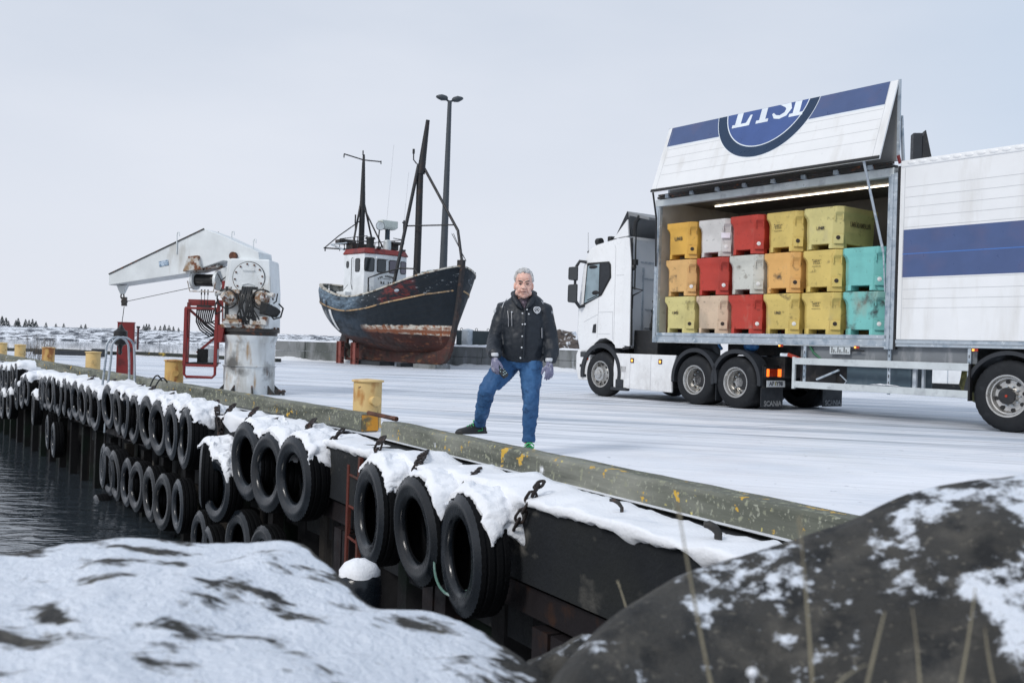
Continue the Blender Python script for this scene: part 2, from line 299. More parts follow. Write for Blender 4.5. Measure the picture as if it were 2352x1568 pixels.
# --- snow covered pier deck
def deck_mat():
    m = pm('snowy asphalt', (.81, .83, .88), rough=.55, var=.04, vscale=.7, spec=.35)
    nt, N, K, b = nodes(m); t = N('ShaderNodeTexCoord')
    old = b.inputs['Base Color'].links[0].from_socket
    def mask(scale, rot, st, lo, hi, det=6, dist=0.0, rg=.55):
        mp0 = N('ShaderNodeMapping'); mp0.inputs['Rotation'].default_value = (0, 0, rot); mq = N('ShaderNodeMapping'); mq.inputs['Scale'].default_value = tuple(scale*q for q in st)
        n_ = N('ShaderNodeTexNoise'); n_.inputs['Scale'].default_value = 1; n_.inputs['Detail'].default_value = det; n_.inputs['Distortion'].default_value = dist; n_.inputs['Roughness'].default_value = rg
        k = N('ShaderNodeMapRange'); k.inputs['From Min'].default_value = lo; k.inputs['From Max'].default_value = hi
        K(t.outputs['Object'], mp0.inputs[0]); K(mp0.outputs[0], mq.inputs[0]); K(mq.outputs[0], n_.inputs['Vector']); K(n_.outputs[0], k.inputs[0]); return k.outputs[0]
    def mul(a, c):
        q = N('ShaderNodeMath'); q.operation = 'MULTIPLY'; q.use_clamp = True
        for i, z in enumerate((a, c)):
            if isinstance(z, float): q.inputs[i].default_value = z
            else: K(z, q.inputs[i])
        return q.outputs[0]
    def mix(f, a, colr):
        q = N('ShaderNodeMix'); q.data_type = 'RGBA'; K(f, q.inputs[0]); K(a, q.inputs[6]); q.inputs[7].default_value = (*colr, 1); return q.outputs[2]
    sp = N('ShaderNodeSeparateXYZ'); K(t.outputs['Object'], sp.inputs[0])
    def zone(sock, a, b_):
        k = N('ShaderNodeMapRange'); k.interpolation_type = 'SMOOTHSTEP'; k.inputs['From Min'].default_value = a; k.inputs['From Max'].default_value = b_; K(sock, k.inputs[0]); return k.outputs[0]
    far = zone(sp.outputs[1], 8.5, 14.0)
    rot = R(12)                                  # wheel tracks run along the yard, past the lorry
    c = mix(mul(mul(mask(1, rot, (.10, 1.1, 1), .44, .64), far), .62), old, (.44, .51, .61))         # packed, bluish
    c = mix(mul(mul(mask(1, rot, (.16, 3.0, 1), .50, .64, 9, .9, .65), far), .72), c, (.20, .25, .32))  # thin worn tracks
    c = mix(mul(mul(mask(1, R(16), (.10, 3.8, 1), .54, .65, 9, 1.1, .65), far), .85), c, (.1, .12, .15))
    c = mix(mul(mask(1, R(30), (.6, .9, 1), .46, .70), .5), c, (.60, .66, .75))
    c = mix(mul(mul(mask(1, R(-34), (.05, 2.2, 1), .60, .70, 7, .5), far), .55), c, (.36, .42, .5))   # crossing tracks
    c = mix(mul(mask(9, 0, (1, 1, 1), .68, .73, 3), .55), c, (.22, .24, .27))                  # grit
    K(c, b.inputs['Base Color'])
    bp = N('ShaderNodeBump'); bp.inputs['Strength'].default_value = .4; bp.inputs['Distance'].default_value = .04
    K(mask(1, rot, (1.2, 9, 1), .2, .8, 8), bp.inputs['Height']); K(bp.outputs[0], b.inputs['Normal']); return m
m_deck = deck_mat()
qp = quay_path(.06); fe0, fe1 = V((-40.5, 51.2, 0)), V((-11.9, 44.8, 0))
g = G(); poly = [qp[0], V((140, qp[0].y-6, 0)), V((140, 400, 0)), V((-11.3, 400, 0)), V((-11.9, 44.8, 0)), V((-40.5, 51.2, 0)), qp[2]+V((0, 0, 0)), qp[1]]
poly = [V((p.x, p.y, 0)) for p in poly]
i_far = L0 + nL*.06 + eL*47.5
poly[5] = V((i_far.x-.2, 52.6, 0)); poly[6] = V((i_far.x, i_far.y, 0))
g.add(poly, [tuple(range(len(poly)))])
deck = tag(g.build('quay_deck', m_deck), kind='structure')
# --- far shore: low snowy lava field
def shore_mat():
    m = pm('snow patched lava', (.78, .81, .86), rough=.8, var=.04)
    nt, N, K, b = nodes(m); t = N('ShaderNodeTexCoord'); old = b.inputs['Base Color'].links[0].from_socket; c = old
    for (sc, lo, hi, colr, dt) in (((.2, .07, .9), .50, .53, (.04, .05, .07), 8), ((.6, .25, 2.1), .56, .60, (.035, .042, .055), 6)):
        mq = N('ShaderNodeMapping'); mq.inputs['Scale'].default_value = sc; n_ = N('ShaderNodeTexNoise'); n_.inputs['Scale'].default_value = 1; n_.inputs['Detail'].default_value = dt; n_.inputs['Roughness'].default_value = .7
        k = N('ShaderNodeMapRange'); k.inputs['From Min'].default_value = lo; k.inputs['From Max'].default_value = hi; q = N('ShaderNodeMix'); q.data_type = 'RGBA'
        K(t.outputs['Object'], mq.inputs[0]); K(mq.outputs[0], n_.inputs['Vector']); K(n_.outputs[0], k.inputs[0]); K(k.outputs[0], q.inputs[0]); K(c, q.inputs[6]); q.inputs[7].default_value = (*colr, 1); c = q.outputs[2]
    K(c, b.inputs['Base Color']); return m
def shore_z(x, y):
    y0 = 372 + x*.03 + 5*nz3((x*.02, 0, 3)); d = max(0, y-y0)
    side = sstep(30, -150, x)
    z = -2.8 + 1.5*sstep(0, 5, d) + (1.6+2.2*side)*sstep(4, 120, d) + (1.3*side+.3)*sstep(100, 330, d)
    return z + (.5*fbm((x, y, 0), .06, 3)+.5*fbm((x, y, 0), .25, 8, 3))*sstep(2, 25, d)
g = G(); g.grid(220, 60, lambda u, w: (lambda x, y: (x, y, shore_z(x, y)))(-430+520*u, 366+360*w*w+4*w))
tag(g.build('far_shore', shore_mat(), smooth=180), kind='structure')
g = G()
for i in range(170):                                                       # dark tide rocks at its foot
    x = -330+400*i/170+rnd.uniform(-1, 1); y = 370+x*.03+rnd.uniform(-2, 2)
    g.ball((x, y, -2.4), (rnd.uniform(2, 3.6), rnd.uniform(1, 2), rnd.uniform(.3, .55)), 7, 5)
m_dark = pm('dark shore rock', (.03, .034, .04), rough=.8, bump=.4)
tag(g.build('shore_rocks', m_dark, smooth=60), kind='stuff', label='dark band of tide rocks along the foot of the far shore', cat='rocks')
# --- conifers on the skyline
m_fir = pm('far conifer green', (.03, .042, .045), var=.3, rough=.9)
m_bark = pm('dark bark', (.04, .035, .03), rough=.9)
def conifer(x, y, h, k, label):
    z = shore_z(x, y)-.2; o = empty('conifer', (x, y, z), 0, None, label, 'tree', 'trees on the far shore'); r = random.Random(k)
    t = G(); t.cyl((0, 0, 0), (0, 0, h*.8), .12*h/5, .03, 6); t.build('trunk', m_bark, o)
    c = G(); n = int(90+h*22)
    for i in range(n):
        f = r.random()**.75; zz = h*(.12+.88*f); rad = h*.27*(1-f)*(.45+.75*r.random())+.08; a = r.random()*2*PI
        p = V((rad*math.cos(a), rad*math.sin(a), zz-rad*.25)); w = h*.065*(1.25-f*.7)
        q = V((math.cos(a+r.uniform(-.7, .7)), math.sin(a+r.uniform(-.7, .7)), -.35)); s_ = V((-q.y, q.x, 0)).normalized()
        c.add([p-s_*w*.6, p+q*w*1.6, p+s_*w*.6, p+V((0, 0, w*1.1))], [(0, 1, 3), (1, 2, 3), (0, 1, 2)])
    c.build('crown', m_fir, o); return o
TR = [(4, 560, 7.0), (13, 566, 6.2), (19, 560, 4.6), (36, 575, 5.0), (41, 570, 6.5), (58, 560, 6.0), (66, 566, 5.2), (74, 560, 6.3), (82, 565, 5.6), (105, 560, 4.0), (128, 560, 3.6), (146, 560, 3.6), (186, 560, 3.4), (196, 565, 4.0),
      (330, 560, 4.2), (336, 552, 5.6), (342, 560, 4.8), (356, 566, 3.6), (368, 560, 4.4), (378, 555, 5.2), (388, 560, 4.6), (398, 566, 4.2), (410, 560, 3.4)]
TL = ['first skyline conifer at the left edge of the photo, above the leftmost bollard', 'second skyline conifer from the left edge', 'small third conifer from the left edge of the skyline', 'fourth conifer from the left, alone above the second bollard', 'tall fifth conifer from the left on the far shore',
      'left tree of the bushy clump above the third bollard', 'second tree of the bushy clump above the third bollard', 'third tree of the bushy clump above the third bollard', 'right tree of the bushy clump above the third bollard', 'small conifer right of the bushy clump on the far shore',
      'low conifer midway between the bushy clump and the fourth bollard', 'low conifer just above and left of the fourth bollard', 'low conifer left of the two by the ball hook', 'low conifer nearest the red cabinet on its left', 'first conifer right of the red cabinet on the skyline',
      'pointed tallest conifer right of the red cabinet', 'third conifer right of the red cabinet', 'low fourth conifer right of the red cabinet', 'fifth conifer right of the red cabinet', 'sixth skyline conifer right of the red cabinet', 'seventh skyline conifer right of the red cabinet', 'eighth skyline conifer right of the red cabinet', 'last small conifer left of the red control cage']
for k, ((px, Y, h), lb) in enumerate(zip(TR, TL)):
    p = at(px, 760, Y); conifer(p.x, Y, h*.8, k, lb)
# ================================================================== QUAY WALL
def sweep(g, path, prof):       # profile (offset towards water, z) swept along the quay (mitred)
    rings = []
    for i in range(len(path)): rings.append([path[i](o, z) for o, z in prof])
    g.loft(rings, True, True)
def qpoint(k): return lambda o, z: quay_path(o, z)[k]
qw = empty('quay_wall', (meet(.5, .5).x, meet(.5, .5).y, -2.4), 0, None, 'dark quay wall with concrete cap above rusty sheet piling, hung with tyres', 'quay wall')
qw['fo'] = list(qw.location)
g = G(); sweep(g, [qpoint(0), qpoint(1), qpoint(2)], [(-1.2, -.02), (.50, -.035), (.56, -.09), (.56, -.62), (.30, -.66), (.30, -1.2), (-1.2, -1.2)])
g.build('concrete_cap', m_conc, qw)
def pile_pts():
    out = []; path = quay_path(0); m = meet(.2, .2)
    for P, e, n, l0, l1 in ((m, eR, nR, -11.5, 0), (m, eL, nL, 0, 52)):
        t = l0
        while t < l1-.01:
            for dt, o in ((0, .12), (.12, .30), (.32, .30), (.44, .12)): out.append(P-n*.2+e*(t+dt)+n*(o+.02))
            t += .62
    return out
pp = pile_pts(); g = G(); g.loft([[(p.x, p.y, -.7) for p in pp], [(p.x, p.y, -5.5) for p in pp]], False, False)
g.build('sheet_piling', m_pile, qw)
g = G(); sweep(g, [qpoint(0), qpoint(1), qpoint(2)], [(.3, -.66), (.50, -.66), (.50, -.86), (.3, -.86)]); g.build('wale_beam', m_steeld, qw)
for t in [-9.2, -7.6, -6.0, -4.4]+[-2.6, -.4]:
    p = R0+eR*t; g = G()
    for d in (-.12, .12):
        g._bm(frame(p+nR*.47+eR*d+V((0, 0, -3.1)), eR, nR), .2, .16, 4.4)
    g.build('fender_pile', m_steeld, qw)
for t in [1.2+1.15*i for i in range(36)]:
    p = L0+eL*t; g = G(); g._bm(frame(p+nL*.49+V((0, 0, -3.2)), eL, nL), .15, .14, 4.6); g.build('fender_pile', m_pile, qw)
# --- timber edge beams
def beam(t0, t1, left, ztop, h, label, w=.23, endpaint=False):
    P, e, n = (L0, eL, nL) if left else (R0, eR, nR); l = t1-t0; c = P+e*t0
    o = empty('edge_beam', (c.x, c.y, ztop-h), math.atan2(e.y, e.x), None, label, 'timber beam', 'timber kerb beams along the quay edge')
    g = G(); k = max(4, int(l/.25)); rings = []; r = random.Random(int(t0*10)+left)
    for i in range(k+1):
        x = l*i/k; j = lambda: r.uniform(-.004, .004); ch = .022
        rings.append([(x, 0-ch+w*0+j(), 0), (x, ch-w+j(), 0), (x, -w+j(), ch), (x, -w+j(), h-ch), (x, ch-w+j(), h+j()), (x, -ch+j(), h+j()), (x, 0+j(), h-ch), (x, 0+j(), ch)])
    rings = [[(p[0], -p[1]-w if False else p[1]+0, p[2]) for p in q] for q in rings]
    g.loft(rings); b = g.build('timber', m_wood, o)
    g = G()
    for x in [.5+1.4*i for i in range(int(l/1.4))]: g.bb((x-.12, -w+.02, -.05), (x+.12, -.02, -.002))
    g.build('spacer_block', m_conc, o)
    return o
# local y of a beam: e rotated +90 deg = towards the water (n); timber spans y in [-w, 0]
beam(-13.5, -.02, False, .17, .20, 'long lichen spotted timber beam on the quay edge under the raised foot')
bl = [(.0, 5.6), (5.62, 9.8), (9.82, 13.6), (13.62, 17.6), (17.63, 22.4), (22.43, 26.6), (26.63, 31), (31.03, 36), (36.03, 41), (41.03, 46.8)]
bn = ['green grey timber beam ending at the nearest yellow bollard', 'timber kerb beam in front of the white crane pedestal', 'timber kerb beam in front of the second bollard and red cage', 'timber kerb beam in front of the red cabinet and silver ladder hoops', 'timber kerb beam in front of the third nearest bollard', 'timber kerb beam between the third and fourth nearest bollards', 'timber kerb beam in front of the fourth nearest bollard', 'timber kerb beam left of the fourth nearest bollard', 'short looking timber kerb beam near the left edge of the photo', 'farthest timber kerb beam at the left edge of the photo']
for (a, b), lb in zip(bl, bn): beam(a, b, True, .205, .20, lb)
# orange stained sawn end of the nearest left beam is lichen on its end face
g = G(); c = L0+V((0, 0, .105)); g._bm(frame(c-eL*.004-nL*.115, nL, (0, 0, 1)), .21, .18, .004)
m_lich = pm('orange lichen on end grain', (.14, .12, .07), [((.62, .28, .035), 7, .42, .56), ((.55, .4, .1), 10, .6, .68)], rough=.9, bump=.4)
eb = g.build('lichen_end', m_lich); 
for ob in bpy.data.objects:
    if ob.name.startswith('edge_beam') and ob['label'].startswith('green grey'): eb.parent = ob; eb.matrix_parent_inverse = (Matrix.Translation(ob.location) @ ob.rotation_euler.to_matrix().to_4x4()).inverted()
# far edge of the pier: dark beams with yellow marks and two bollard stubs
m_fbeam = pm('dark far timber', (.035, .04, .035), [((.5, .36, .06), .9, .60, .63)], rough=.8)
def farbeam(x0, y0, x1, y1, label):
    p, q = gz(x0, y0, .18), gz(x1, y1, .18); g = G(); g.bar((p.x, p.y, .07), (q.x, q.y, .07), .3, .17)
    tag(g.build('edge_beam', m_fbeam), label, 'timber beam', 'kerb beams on the far side of the pier')
farbeam(-30, 796, 116, 800.5, 'dark timber beam on the far side of the pier, left of the gap')
farbeam(126, 799.5, 262, 806, 'dark timber beam on the far side of the pier, between gap and red cabinet')
farbeam(314, 806, 640, 822, 'dark timber beam on the far side of the pier, behind the red cage')
# --- snow on the ledge
def tyre_mask(s, arr): return max([math.exp(-((s-a)/w)**2) for a, w in arr] or [0])
# ================================================================== TYRES HUNG ON THE QUAY
TY = [  # column, top row, bottom row, left section?, row, yaw jitter, label hint
 (1069, 1134, 1417, 0, 'upper'), (961, 1091, 1345, 0, 'upper'), (857, 1060, 1300, 0, 'upper'),
 (680, 1000, 1197, 1, 'upper'), (621, 989, 1180, 1, 'upper'), (571, 969, 1148, 1, 'upper'), (503, 1049, 1200, 1, 'low'), (474, 1014, 1168, 1, 'low'),
 (428, 930, 1080, 1, 'upper'), (395, 924, 1058, 1, 'upper'), (365, 915, 1048, 1, 'upper'), (339, 907, 1032, 1, 'upper'), (309, 903, 1020, 1, 'upper'), (289, 897, 1011, 1, 'upper'), (270, 892, 1000, 1, 'upper'),
 (248, 881, 985, 1, 'upper'), (219, 893, 991, 1, 'upper'), (205, 886, 978, 1, 'upper'), (189, 881, 974, 1, 'upper'), (174, 877, 962, 1, 'upper'), (160, 875, 963, 1, 'upper'), (148, 868, 954, 1, 'upper'), (135, 870, 955, 1, 'upper'), (124, 866, 947, 1, 'upper'), (115, 862, 944, 1, 'upper'), (104, 866, 938, 1, 'upper'), (96, 868, 939, 1, 'upper'),
 (78, 901, 974, 1, 'low'), (60, 860, 930, 1, 'upper'), (52, 862, 938, 1, 'upper'), (38, 873, 938, 1, 'upper'),
 (36, 841, 894, 1, 'upper'), (27, 837, 902, 1, 'upper'), (15, 841, 901, 1, 'upper'), (4, 839, 898, 1, 'upper'),
 (22, 901, 955, 1, 'low'), (6, 901, 955, 1, 'low'),
 (112, 955, 1028, 1, 'lower'), (126, 970, 1050, 1, 'lower'),
 (242, 1017, 1123, 1, 'lower'), (255, 1023, 1139, 1, 'lower'), (271, 1030, 1152, 1, 'lower'), (297, 1050, 1165, 1, 'lower'), (319, 1059, 1177, 1, 'lower'), (351, 1070, 1199, 1, 'lower'), (380, 1085, 1221, 1, 'lower'), (415, 1097, 1228, 1, 'lower'),
 (232, 1134, 1240, 1, 'lower'),
 (466, 1171, 1310, 1, 'lower'), (490, 1206, 1350, 1, 'lower'), (554, 1171, 1328, 1, 'lower'), (611, 1207, 1372, 1, 'lower')]
ORD = ['first', 'second', 'third', 'fourth', 'fifth', 'sixth', 'seventh', 'eighth', 'ninth', 'tenth', 'eleventh', 'twelfth', 'thirteenth', 'fourteenth', 'fifteenth', 'sixteenth', 'seventeenth', 'eighteenth', 'nineteenth']
TL_ = ['largest tyre, nearest the camera, with a green rope looped through it', 'snow topped tyre between the rope looped nearest tyre and the one beside the red ladder', 'snow topped tyre hanging just right of the red quay ladder',
 'rightmost of the three snow capped tyres left of the red ladder', 'middle of the three snow capped tyres left of the red ladder', 'leftmost of the three snow capped tyres left of the red ladder', 'lower slung round tyre with a lump of snow under the hanging chains', 'edge on tyre with a snow lump under the hanging chains']
TL_ += ['upper row tyre, %s counted leftwards from the hanging chains' % ORD[i] for i in range(19)]
TL_ += ['low hung tyre with a snow lump left of the long upper row', 'right tyre of three hung below the far bare concrete gap', 'middle tyre of three hung below the far bare concrete gap', 'left tyre of three hung below the far bare concrete gap',
 'fourth tyre from the left edge in the farthest upper cluster', 'third tyre from the left edge in the farthest upper cluster', 'second tyre from the left edge in the farthest upper cluster', 'leftmost tyre of the farthest upper cluster', 'right of two low tyres at the left edge above the water', 'left of two low tyres at the left edge above the water',
 'left of two isolated tyres hung in front of the far piles', 'right of two isolated tyres hung in front of the far piles']
TL_ += ['lower row tyre, %s counted from the left end under the ladder hoops' % ORD[i] for i in range(8)]
TL_ += ['half sunk tyre touching the water at the left end of the lower row', 'narrow edge on tyre just above the left rock, leftmost there', 'second tyre peeping over the left rock', 'third tyre peeping over the left rock, green inside', 'rightmost tyre peeping over the left rock']
def tyre_mesh(n, seed=0):
    # lathe round local Z (axis); unit outer radius .465
    Ro, w = .465, .128
    prof = [(.262, -w*.62), (.276, -w*.86), (.31, -w*1.0), (.36, -w*1.03), (.405, -w*.98), (.435, -w*.90), (Ro-.006, -w*.80), (Ro, -w*.55), (Ro-.012, -w*.5), (Ro-.012, -w*.42), (Ro, -w*.38), (Ro, -w*.1), (Ro-.012, -w*.06), (Ro-.012, w*.06), (Ro, w*.1),
            (Ro, w*.38), (Ro-.012, w*.42), (Ro-.012, w*.5), (Ro, w*.55), (Ro-.006, w*.80), (.435, w*.90), (.405, w*.98), (.398, w*1.02), (.36, w*1.03), (.352, w*1.0), (.31, w*1.0), (.276, w*.86), (.262, w*.62), (.266, w*.5), (.33, w*.72), (.42, w*.66), (.435, 0), (.42, -w*.66), (.33, -w*.72), (.266, -w*.5)]
    def mod(i, j):
        if j in (5, 6, 7, 18, 19, 20) and i % 2: return -.011
        return 0
    g = G(); g.lathe(prof, n, closed=True, mod=mod); m_ = len(prof); g.mi = [1 if (6 <= q % m_ <= 18 or q % m_ > 26) else 0 for q in range(len(g.f))]; return g
ty_hi = tyre_mesh(96); ty_lo = tyre_mesh(48)
o1 = ty_hi.build('tyre', [m_rubber, m_tread], smooth=50); o2 = ty_lo.build('tyre', [m_rubber, m_tread], smooth=50)
me_hi, me_lo = o1.data, o2.data; bpy.data.objects.remove(o1); bpy.data.objects.remove(o2)
snow_at = []
for k, ((px, y0, y1, left, row), lb) in enumerate(zip(TY, TL_)):
    r = random.Random(100+k); e, n, P = (eL, nL, L0) if left else (eR, nR, R0)
    off = .735 if row == 'upper' else .70
    if row == 'low': off = .80
    pf = onq(px, off+.125, left); p = pf-n*.125; s_ = FPX/pf.y
    cz = at(px, (y0+y1)/2, pf.y).z; d = (y1-y0)/s_; d = max(.80, min(1.04, d)); sc = d/.93
    yaw = r.uniform(-.12, .05)+(-.03 if k == 0 else -.02 if k == 3 else .06 if k == 6 else (-.3 if k == 7 else 0))
    tilt = r.uniform(-.09, .05)
    ax = (n*math.cos(yaw)+e*math.sin(yaw)*-1).normalized(); ax = (ax+V((0, 0, tilt))).normalized()
    x = V((0, 0, 1)).cross(ax).normalized(); y = ax.cross(x)
    m = Matrix((x, y, ax)).transposed().to_4x4() @ Matrix.Rotation(r.random()*6, 4, 'Z')
    o = bpy.data.objects.new('quay_fender', me_hi if k < 12 else me_lo); COL.objects.link(o)
    m.translation = (p.x, p.y, cz); o.matrix_world = m @ Matrix.Diagonal((sc*r.uniform(.965, 1.035), sc, sc*(1.08 if k < 8 else 1), 1))
    tag(o, lb, 'tyre', 'black tyres hung along the quay wall')
    t = (p-P).dot(e)
    capped = (row in ('upper', 'low')) and k not in (7+99,)
    if capped:
        snow_at.append((left, t, cz+d/2, k))
        # snow bridging from the ledge over the top of the tyre, sagging on both sides
        Rr = d/2; hi = k < 12; na, nw = (64, 26) if hi else (18, 8); g = G()
        sd = r.random()*50; a0, a1 = (-.72, 1.12) if hi else (-.7, .95)
        back = .20+off-.735 if row == 'upper' else .10
        top = []; bot = []
        for i in range(na):
            a = a0+(a1-a0)*i/(na-1); ed = min(1, 5.0*min(i, na-1-i)/(na-1))
            for j in range(nw):
                f = j/(nw-1)                                # 0 front sidewall .. 1 back at the wall
                wob = fbm((a*3, f*2, sd), 1.4); w2 = fbm((a*1.6, f*1.2, sd+7), 2.4, 0, 3); w3 = fbm((a*2, f*1.6, sd+3), 7, 0, 2)
                edge = min(1, ed*1.0)*min(1, (f*7+.15))
                ww = -.108+.020*wob+.022*w2*(1-f) + f*(.24+back)
                lift = max(-.012, (.048+.032*wob+.018*w2+.005*w3)*edge**.6 - .014*(1-edge))
                aa = a*(1+(.16*wob+.16*w2)*(1-ed))
                rr = Rr+lift+.004
                pos = V((p.x, p.y, cz)) + e*(-math.sin(aa)*rr) + V((0, 0, 1))*(math.cos(aa)*rr) - n*ww
                top.append(pos)
                rb = Rr-.03; bot.append(V((p.x, p.y, cz)) + e*(-math.sin(aa)*rb) + V((0, 0, 1))*(math.cos(aa)*rb) - n*ww)
        fs = [(i*nw+j, (i+1)*nw+j, (i+1)*nw+j+1, i*nw+j+1) for i in range(na-1) for j in range(nw-1)]
        b0 = len(top); inv = o.matrix_world.inverted()
        rim = [i*nw for i in range(na)]+[(na-1)*nw+j for j in range(1, nw)]+[i*nw+nw-1 for i in range(na-2, -1, -1)]+[j for j in range(nw-2, 0, -1)]
        fs2 = [(rim[i], rim[(i+1) % len(rim)], b0+rim[(i+1) % len(rim)], b0+rim[i]) for i in range(len(rim))]
        g.add([inv @ q for q in top+bot], fs+fs2)
        g.build('snow_cap', m_snow, o, smooth=70)
# ------------------------------------------------------------------ snow lying along the ledge
def ledge_snow(left, t0, t1, step):
    P, e, n = (L0, eL, nL) if left else (R0, eR, nR); nu = int((t1-t0)/step)+1
    A = [(t, z) for l, t, z, k in snow_at if l == left]; g = G(); C = 15
    def near(t): return max([math.exp(-((t-a)/.30)**2)*(1 if z > -.45 else .25) for a, z in A] or [0])
    def cov(t):
        c = sstep(-.5, .1, fbm((t*.45, 3, 0), 1, 5, 3)+.32)
        if left and 2.6 < t < 4.1: c *= .75
        if left and 17.4 < t < 19: c *= .4
        if left and 24 < t: c *= .8
        if left and t < .5 and t > -.1: c *= .35
        return c
    def fn(u, v):
        t = t0+(t1-t0)*u; c = max(cov(t), near(t)); q = near(t)
        j = v*(C-1)
        b1 = fbm((t, v*.5, 7), 2.2, 3, 4); b2 = fbm((t, v*.6, 2), 7, 1, 2)
        h = (.035+.05*b1+.012*b2+.05*q)*c-.012*(1-c)
        if j <= 9:
            f = j/9; o_ = .03+.545*f; z = -.035 + h*(sstep(-.02, .22, f))*(1-.15*f)
            if f < .12: z -= .01
            return P+e*t+n*(o_) + V((0, 0, z))
        f = (j-9)/(C-1-9); dr = (.05+.06*max(0, b1+.3)+.04*b2)*c + q*.16
        o_ = .575+.035*c*math.sin(min(1, f*2)*PI/2)+.0; z = -.035+h*.85*(1-f*f) - dr*f*f - .0
        if f > .95: o_ = .545; 
        return P+e*t+n*o_ + V((0, 0, z))
    g.grid(nu, C, fn); return g
mtR = (meet(.3, .3)-(R0+nR*.3)).dot(eR); mtL = (meet(.3, .3)-(L0+nL*.3)).dot(eL)
g = ledge_snow(0, -13, mtR+.02, .03); g2 = ledge_snow(1, mtL-.02, 51, .05)
g.add(g2.v, g2.f)
tag(g.build('ledge_snow', m_snow, smooth=180), kind='stuff', label='clumpy snow lying along the concrete ledge in front of the timber beams', cat='snow')
# ------------------------------------------------------------------ chains
def chain(pts, label, link=.105, r=.0115, wall=.6):
    out = []
    for (x, y, left, off) in pts:
        q = onq(x, off, left); out.append(at(x, y, q.y))
    L_ = [0]
    for a, b in zip(out, out[1:]): L_.append(L_[-1]+(b-a).length)
    def pos(d):
        for i in range(len(out)-1):
            if d <= L_[i+1] or i == len(out)-2: return out[i]+(out[i+1]-out[i])*((d-L_[i])/max(1e-6, L_[i+1]-L_[i]))
    g = G(); d = 0; k = 0; c0 = out[0]; pitch = link*.74
    while d+pitch < L_[-1]+.02:
        a, b = pos(d), pos(min(d+pitch, L_[-1])); z = (b-a); z = z.normalized() if z.length > 1e-5 else V((0, 0, -1)); u = V((.3, 1, .2)) if k % 2 else V((1, -.3, .3)); x = (u-z*u.dot(z)).normalized(); c = (a+b)/2
        ring = []
        for i in range(12):
            th = 2*PI*i/12; ring.append(c + z*(math.copysign(link*.22, math.sin(th))+math.sin(th)*link*.27)+x*(math.cos(th)*link*.30) - c0)
        g.tube(ring, r, 6, closed=True); d += pitch; k += 1
    o = g.build('chain', m_chain, smooth=80); o.location = c0
    return tag(o, label, 'chain', 'rusty chains holding the tyres')
chain([(1243, 1106, 0, .5), (1228, 1128, 0, .6), (1206, 1168, 0, .63), (1190, 1196, 0, .66), (1178, 1222, 0, .66)], 'rusty chain right of the nearest tyre, over the bare concrete face')
chain([(1098, 1076, 0, .35), (1084, 1092, 0, .58), (1066, 1122, 0, .64), (1052, 1148, 0, .66)], 'rusty chain between the nearest tyre and its left neighbour')
chain([(978, 1036, 0, .3), (970, 1046, 0, .5), (958, 1072, 0, .64), (944, 1096, 0, .66)], 'rusty chain right of the tyre beside the red ladder')
chain([(880, 1003, 0, .45), (872, 1018, 0, .6), (860, 1048, 0, .64)], 'short rusty chain on the ledge right of the red ladder top')
chain([(787, 986, 1, .5), (772, 1002, 1, .6), (752, 1030, 1, .64), (736, 1052, 1, .66)], 'rusty chain left of the red ladder beside three snow capped tyres')
chain([(722, 962, 1, .3), (712, 974, 1, .55), (704, 990, 1, .66)], 'short rusty chain above the rightmost of three snow capped tyres')
chain([(640, 952, 1, .3), (632, 962, 1, .55), (622, 978, 1, .66)], 'short rusty chain above the middle of three snow capped tyres')
chain([(590, 936, 1, .4), (576, 952, 1, .6), (560, 985, 1, .62), (549, 1020, 1, .64), (543, 1062, 1, .66)], 'long rusty chain left of the three snow capped tyres')
chain([(538, 928, 1, .4), (524, 944, 1, .58), (510, 975, 1, .62), (506, 1005, 1, .62), (516, 1022, 1, .62), (540, 1030, 1, .62)], 'rusty chain curving under the bare concrete patch')
chain([(498, 920, 1, .4), (499, 945, 1, .6), (505, 985, 1, .62), (504, 1018, 1, .66)], 'rusty chain hanging straight to the low slung round tyre')
chain([(489, 921, 1, .4), (478, 936, 1, .58), (466, 960, 1, .64)], 'short rusty chain left of the bare concrete patch')
for q, (a, b) in enumerate([((398, 897), (386, 915)), ((352, 888), (341, 902)), ((326, 884), (318, 893)), ((262, 872), (254, 880)), ((214, 864), (206, 872))]):
    chain([(*a, 1, .35), ((a[0]+b[0])/2, (a[1]+b[1])/2, 1, .56), (*b, 1, .66)], 'short dark chain crossing the ledge snow, %s from the hanging chains leftwards' % ORD[q], r=.016, link=.13)
# hooks poking out of the ledge snow
for (px, py), lb in (((1440, 1150), 'thin steel hook poking out of the ledge snow'), ((1663, 1206), 'thick bent steel hook poking out of the ledge snow near the right rock')):
    p = onq(px, .36, 0); p.z = -.03; th = .018 if px < 1500 else .034; g = G()
    g.tube([(0, 0, -.05), (0, 0, .055), (-.02, -.01, .085), (-.05, -.02, .10), (-.075, -.03, .10)], [th*.7, th*.7, th*.75, th*.7, th*.5], 8)
    o = g.build('steel_hook', m_grease, smooth=60); o.location = p; o.rotation_euler = (0, 0, R(-30)); tag(o, lb, 'hook')
